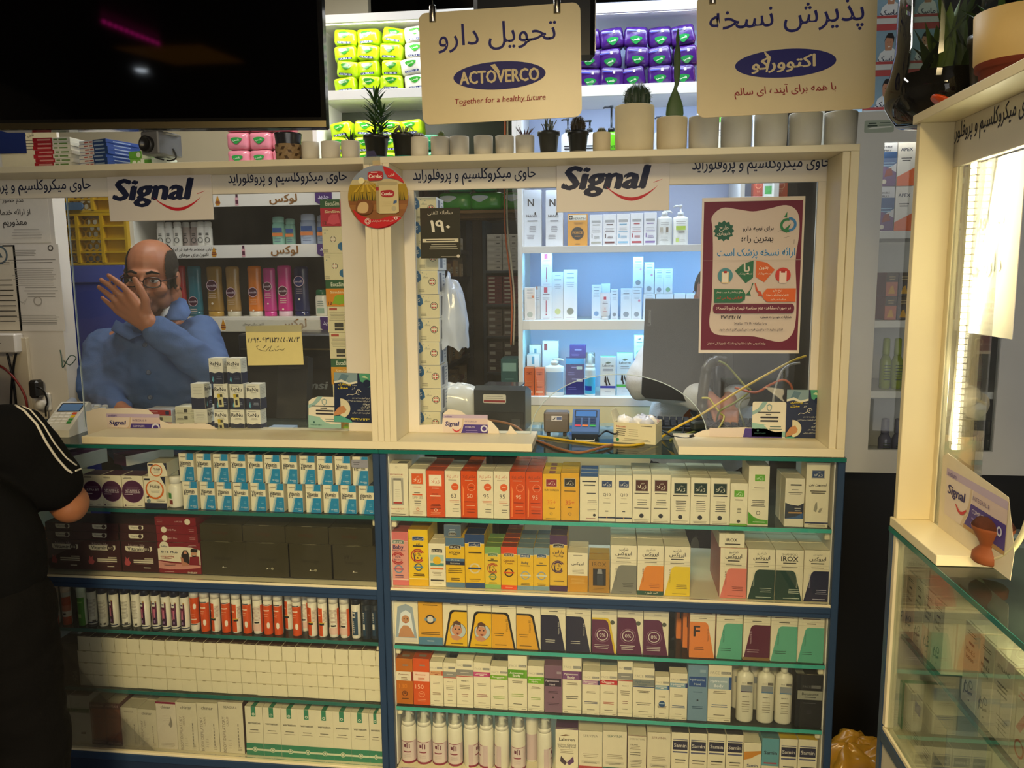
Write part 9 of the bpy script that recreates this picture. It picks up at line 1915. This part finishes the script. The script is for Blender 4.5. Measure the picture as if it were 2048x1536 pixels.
# cartons in it
gS='cartons in the aisle display case'
CUR="o .36 .22 .16 .12 #3a3029;o .66 .30 .14 .10 #3a3029;p #3a3029 .2 .12 .26 .14 .34 .30 .28 .30;p #3a3029 .5 .16 .8 .2 .8 .23 .5 .19;c .6 .10 .04 #3a3029;"
PRT=lambda c:"l .15 .8 .90 2 .03 #6a6456 .012;l .3 .7 .76 1 .1 #5a3a3a .03;b Min-E.5 .45 .68 .6 "+c+";b lotion .45 .60 .5 "+c+";"
def side_row(pxs,pyb,pyt,zb,items,X=XS+.03,y=None):
 for i,(base,ops,lb,d) in enumerate(items):
  ya,yb2=at(pxs[i],pyb[i],X=X).y,at(pxs[i+1],pyb[i+1],X=X).y;h=at((pxs[i]+pxs[i+1])/2,(pyt[i]+pyt[i+1])/2,X=X).z-zb
  o=carton('lotion_carton',ya-yb2-.002,h,d,base,ops);o.rotation_euler=(0,0,-PI/2);o.location=(X,(ya+yb2)/2,zb+.0005);tag(o,lb,'carton',gS)
LN=lambda x:1244.5+(x-1789.7)*1.345
P5=[1791,1807,1824,1841,1860,1880]
side_row(P5,[LN(x) for x in P5],[1115+(x-1791)*1.0 for x in P5],zsh,[(['#e0bfa8','#e0bfa8','#dcd0b8','#dcd3bc','#dcd3bc'][i],PRT('#7a3a34' if i<2 else '#3a332d')+(CUR if i != 3 else "r 0 0 1 .45 #e0b498;"+CUR),f"lotion carton with curled marks, {ORD[i]} from the far end of the aisle case",.06) for i in range(5)])
P4=[1918,1947,1975,2012,2062]
side_row(P4,[LN(x)+8 for x in P4],[1225+(x-1918)*1.0 for x in P4],zsh,[('#dcd3bc',PRT('#3a332d')+CUR,'large white lotion carton with curled marks past the dark gap',.07),('#dcd3bc',PRT('#3a332d')+CUR,'large white lotion carton with curled marks, second past the gap',.07),('#ddd2bd',"b STYLAND .5 .85 .7 #6a6054;l .2 .8 .66 3 .05 #6a6456 .02;l .3 .9 .3 4 .05 #8a8270 .012;",'white carton with slanted print between the lotion cartons',.07),('#d8cdb0',"p #b8402a .2 .4 .4 .38 .75 .66 .6 .7;l .2 .8 .8 2 .05 #c8705a .02;o .4 .2 .2 .15 #c8502a;",'cream carton with red slanting print nearest the photo edge',.07)])
P6=[1780,1800,1818,1836,1858,1882]
side_row(P6,[1449+(x-1757)*1.45 for x in P6],[1335+(x-1780)*1.05 for x in P6],zr+.006,[(c,o_,f"{n} carton on the lower board of the aisle case",.07) for c,o_,n in (('#3a8a5a','','green'),('#d6ceb4',SM,'plain cream'),('#d6ceb4',SM+"r .2 .7 .8 .9 #4a3a86;",'violet badged cream'),('#cfc8b0',SM,'small print cream'),('#8a8a86',"r 0 .4 1 1 #d6ceb4;",'grey and cream'))],X=XS+.035)
for i,(x,c,n) in enumerate(((1880,'#1d1f22','black'),(1897,'#8a2f1a','rust'))):pass
dk=carton('lotion_carton',.09,.15,.06,'#1d1f24',"l .2 .8 .7 2 .06 #8a8680 .01;p #d8642a .1 .3 .16 .3 .3 .1 .24 .1;");dk.rotation_euler=(0,0,-PI/2);dk.location=(XS+.12,(at(1880,LN(1880),X=XS+.03).y+at(1918,LN(1918),X=XS+.03).y)/2,zsh+.0005);tag(dk,'black carton set back in the gap of the aisle case','carton',gS)
# on its top plank: terrarium and pots
zq_=zp+.0175
tc=Vector((XS+.105,at(1885,200,X=XS+.105).y,zq_));t=empty('terrarium',tc);tag(t,'round glass terrarium of dark soil and leafy cuttings on the aisle plank','terrarium')
q=MB();q.lathe([(.045,.001),(.085,.008),(.108,.045),(.111,.07),(.102,.105),(.094,.15),(.092,.32)],G_BOWL,36,cap=False);q.build('glass_bowl',t)
q=MB();q.lathe([(.03,.004),(.080,.011),(.104,.046),(.107,.07),(.101,.098),(.05,.106),(0,.10)],M('#1d1710','soil'),30);q.build('soil',t)
q=MB();[blade(q,(rnd.uniform(-.05,.05),rnd.uniform(-.05,.05),.08),(rnd.uniform(-.06,.06),rnd.uniform(-.06,.06),rnd.uniform(.15,.30)),.03,M('#4a5a22' if i % 3 else '#7a8a2a','leaf'),.2) for i in range(26)];q.build('foliage',t)
xo,r0=XS+.12,.050;po=at(1975,150,X=xo)
q=MB();q.lathe([(.036,0),(.040,.003),(.050,.115),(.054,.116),(.054,.13),(.048,.13),(0,.12,M('#2a2118','soil'))],M('#3a382c','plastic'),24);q.build('flower_pot',loc=(xo+.01,tc.y-.175,zq_));o=bpy.data.objects['flower_pot'] if 0 else COL.objects[-1];tag(o,'dark olive flower pot beside the terrarium','flower pot')
q=MB();[blade(q,(0,0,.118),(.07*math.cos(i*2.4),.07*math.sin(i*2.4),rnd.uniform(.17,.24)),.012,GR2,.3) for i in range(14)];q.build('foliage',o)
q=MB();q.lathe([(.046,0),(.050,.003),(.054,.040),(.060,.041),(.060,.050,M('#d8b878','ceramic')),(.062,.052,M('#d8b878','ceramic')),(.066,.13,M('#d8b878','ceramic')),(.058,.13,M('#d8b878','ceramic')),(0,.12,M('#2a2118','soil'))],M('#7a3220','ceramic'),28);o=q.build('flower_pot',loc=(xo-.02,tc.y-.30,zq_));tag(o,'cream flower pot in a terracotta base at the photo corner','flower pot')
q=MB();q.lathe([(0,.0),(.022,.001),(.022,.006),(0,.007)],M('#d8501a','plastic'),20,xf=Matrix.Rotation(.5,4,'Y'));o=q.build('orange_disc',loc=(XS+.03,tc.y-.19,zq_+.0105));tag(o,'small orange plastic disc leaning between the pots','lid')
# ------------------------------------------------------------------ white glass fronted cabinet behind
YW=.50;cx0,cx1=at(1697,600,Y=YW).x,1.33;cz0,cz1=at(1725,945,Y=YW).z,at(1725,224,Y=YW).z;gi0=at(1752,600,Y=YW).x;gz0,gz1=at(1760,900,Y=YW).z,at(1790,283,Y=YW).z;gi1=at(2009,600,Y=YW).x
cb=empty('glass_cabinet',((cx0+cx1)/2,YW,cz0));tag(cb,'white framed glass fronted cabinet over the black wall panel','cabinet');k0=cb.location.copy();CWH=M('#d6d6d2','paint')
def kbox(nm,a,b,m,bev=.001,par=None):q=MB();q.box(Vector(a)-k0,Vector(b)-k0,m,bev);return q.build(nm,par or cb)
for x0,x1 in ((cx0,cx0+.012),(cx1-.012,cx1)):kbox('side_panel',(x0,YW+.022,cz0),(x1,YW+.35,cz1),CWH)
kbox('bottom_panel',(cx0+.012,YW+.022,cz0),(cx1-.012,YW+.35,cz0+.012),CWH);kbox('top_panel',(cx0+.012,YW+.022,cz1-.012),(cx1-.012,YW+.35,cz1),CWH);kbox('back_panel',(cx0+.012,YW+.34,cz0+.012),(cx1-.012,YW+.35,cz1-.012),M('#cfcdc4','paint'))
q=MB()
for P in (((cx0,cz0),(gi0,gz0),(gi0,gz1),(cx0,cz1)),((cx1,cz0),(cx1,cz1),(gi1,gz1),(gi1,gz0)),((cx0,cz0),(cx1,cz0),(gi1,gz0),(gi0,gz0)),((cx0,cz1),(gi0,gz1),(gi1,gz1),(cx1,cz1))):q.prism([(x-k0.x,z-k0.z) for x,z in P],0,.02,CWH)
dr=q.build('door',cb);kbox('door_glass',(gi0,YW+.008,gz0),(gi1,YW+.012,gz1),G_PANE,0,dr)
q=MB();f=Face(q,Vector((at(1728,266,Y=YW).x,YW,at(1728,266,Y=YW).z))-k0,w=.082,h=.035);f.poly(rrect(1,1,.1,3),'#a8b4a4');design(f,"l .1 .45 .7 2 .2 #2a3a30 .1;l .5 .9 .75 2 .2 #4a5a50 .06;p #e0e4dc .05 .3 .3 .45 .9 .5 .95 .42 .3 .3");q.build('maker_label',dr)
gW='stock in the white cabinet';YI2=YW+.05
cz=[at(1780,y,Y=YI2).z for y in (463,640,780,902)]
for z in cz[:3]:kbox('shelf_board',(cx0+.013,YW+.026,z-.022),(cx1-.013,YW+.33,z),CWH)
def kit(x0,x1,yt,yb,zb,c,ops,lb,dz=0,**k):return bitem('appliance_carton',x0,x1,yt,yb,zb,c,ops,lb,d=.1,Y=YI2,group=gW,dz=dz,**k)
AP="p #3a5a8a 0 .3 1 .5 1 .75 0 .75;p #6a4a7a 0 0 1 0 1 .3 0 .5;b DOUBLE .4 .86 .6 #3a3a4a;b SPRAY .4 .78 .5 #3a3a4a;p #8a3a2a .3 .2 .8 .24 .7 .4 .4 .36;c .3 .1 .14 #cfc8bc;l .1 .9 .5 2 .06 #8ab0d0 .02;"
for i,(x0,x1,c,ops,n) in enumerate(((1752,1786,'#c9cad0',AP,'purple and white'),(1787,1822,'#e0dcd4',"b APEX .5 .8 .7 #1d2a4a;p #d8642a 0 0 1 0 1 .4 0 .2;l .2 .8 .6 2 .05 #2a2a2a .02;",'white and orange'),(1905,1950,'#5a3a5a',AP,'plum'),(1951,2000,'#6a3040',"l .2 .8 .7 3 .1 #b89aa0 .02;",'wine'))):
 o=kit(x0,x1,372,462,cz[0],c,ops,f"{n} appliance carton, lower, in the white cabinet");o2=dup(o,(o.location.x,o.location.y,cz[0]+o['h']+.001),f"{n} appliance carton, upper, in the white cabinet")
HN="p #d8a01a .2 .1 .8 .1 .6 .45 .4 .4;r 0 .6 1 1 #4a3a22;l .2 .8 .8 2 .1 #b8a070 .03;"
for i,(x0,c,n) in enumerate(((1768,'#b85a1f','amber'),(1793,'#3a2a1a','brown'),(1910,'#7a2a34','crimson'),(1945,'#6a2434','dark crimson'))):
 o=kit(x0,x0+24,592,639,cz[1],c,HN,f"{n} honey carton, lower, in the white cabinet");dup(o,(o.location.x,o.location.y,cz[1]+o['h']+.001),f"{n} honey carton, upper, in the white cabinet")
def vial(x,w,yt,yb,zb,c,lb):
 a=at(x,yb,Y=YI2+.03);r=w/2*(at(x+1,yb,Y=YI2+.03).x-a.x);h=at(x,yt,Y=YI2+.03).z-a.z;q=MB();q.lathe([(r*.9,0),(r,.004),(r,h*.55),(r*.6,h*.66)],M(c,'gloss'),20);f=Face(q,(-r*.7,-r,h*.1),w=r*1.4,h=h*.4);f.l=.0015;design(f,"l .0 1 .9 6 .14 #3a4a2a .04");o=q.build('bottle',loc=(a.x,YI2+.03,zb+.0005));tag(o,lb,'bottle',gW);q=MB();q.lathe([(r*.62,h*.665),(r*.66,h*.70),(r*.62,h*.98),(r*.4,h)],M(c,'plastic'),18);q.build('cap',o)
for i,x in enumerate((1768,1791,1815,1920,1950)):vial(x,22,678,779,cz[2],'#8a9a24' if i<3 else '#5a2a34',f"{'olive green' if i < 3 else 'wine coloured'} bottle, {ORD[i]} on the middle board of the white cabinet")
for i,x in enumerate((1768,1795,1822,1915,1945,1975)):vial(x,25,806,896,cz0+.012,'#6a6a80' if i<3 else '#3a3d40',f"{'lilac grey' if i < 3 else 'charcoal'} bottle, {ORD[i]} on the cabinet floor")
area('display_fill_light',(XS+.25,-.9,zt-.02),(XS+.10,-.75,zr),.2,.5,3.0,WARM)  # added fill so the cartons inside the aisle case show up
area('cabinet_light',(cx0+.12,YW+.12,cz1-.02),(cx0+.12,YW+.1,cz0),.2,.1,1.6,WHITE)
MK="r 0 .86 1 1 #b04a4a;r 0 0 1 .16 #c8cccc;r 0 .12 1 .18 #b04a4a;p #d8dde0 .35 .18 .95 .18 .85 .42 .72 .5 .55 .44 .42 .36;p #b8866a .56 .42 .74 .42 .78 .62 .75 .72 .57 .72 .54 .6;p #1d1a1c .52 .60 .56 .72 .62 .80 .74 .80 .80 .70 .79 .58 .76 .68 .58 .70;c .62 .60 .014 #2a1d18;c .71 .60 .014 #2a1d18;p #f0e8e0 .62 .51 .71 .51 .66 .48;b ماسک .62 .24 .5 #27304a .12;"
zm=cz1+.0005
mkp=carton('mask_carton',.10,.128,.12,'#7f9fb4',MK);mkf=[True]
for r_ in range(4):
 for i in range(2):put(mkp,mkf,(at(1752,200,Y=YW+.06).x+.012+.102*i,YW+.06,zm+r_*.1285),f"blue mask carton with a portrait on the white cabinet, {['near the pots', 'far'][i]} column, {ORD[r_]} layer",'carton','mask cartons on the white cabinet')
# yellow wrapped packets on the floor in the gap
for i in range(3):o=crumple('floor_packet',None,(0,0,.0),.09,.07,.075,M('#b8882a','film'),21+i,loc=(at(1690+32*i,1510,Y=.42).x,.40+.05*(i % 2),.03),drop=.03);tag(o,f"yellow wrapped packet on the floor between the display cases, {ORD[i]} from the blue post",'packet','yellow packets on the floor')
# ------------------------------------------------------------------ ceiling lights that the television mirrors
tn=Vector((math.sin(tv.rotation_euler[2]),-math.cos(tv.rotation_euler[2]),0))
def mir(px,py,z=2.79):
 d=ray(px,py);t_=(TBL+tn*.0125-CAM_POS).dot(tn)/d.dot(tn);p=CAM_POS+d*t_;r_=d-tn*2*d.dot(tn);return p+r_*((z-p.z)/r_.z)
q=MB();P=[mir(*p) for p in ((222,95),(402,90),(492,125),(352,130))];q.face(P,glow('amber_panel','#b87a1a',.35));q.face([p+Vector((0,0,.008)) for p in P[::-1]],M('#6a4a1a','paint'));o=q.build('ceiling_panel');tag(o,'amber lit ceiling panel mirrored in the television','light panel')
p=mir(283,142,2.74);q=MB();q.lathe([(.028,.0,glow('spot_bulb','#e8f4ff',14)),(.034,.003),(.045,.05),(.0,.0505)],M('#cfcac0','metal'),20);o=q.build('ceiling_spot_lamp',loc=p);tag(o,'small white ceiling spot lamp mirrored in the television','lamp')
q=MB();pa,pb=mir(208,40),mir(315,83);q.tube([pa,pb],.004,M('#2a2a2a','plastic'),6);[q.ball(pa.lerp(pb,i/10)+Vector((0,0,-.008)),.010,glow('pink_diode','#e0208a',5),10,6) for i in range(11)];o=q.build('ceiling_light_strip');tag(o,'strip of pink diodes on the ceiling mirrored in the television','light strip')
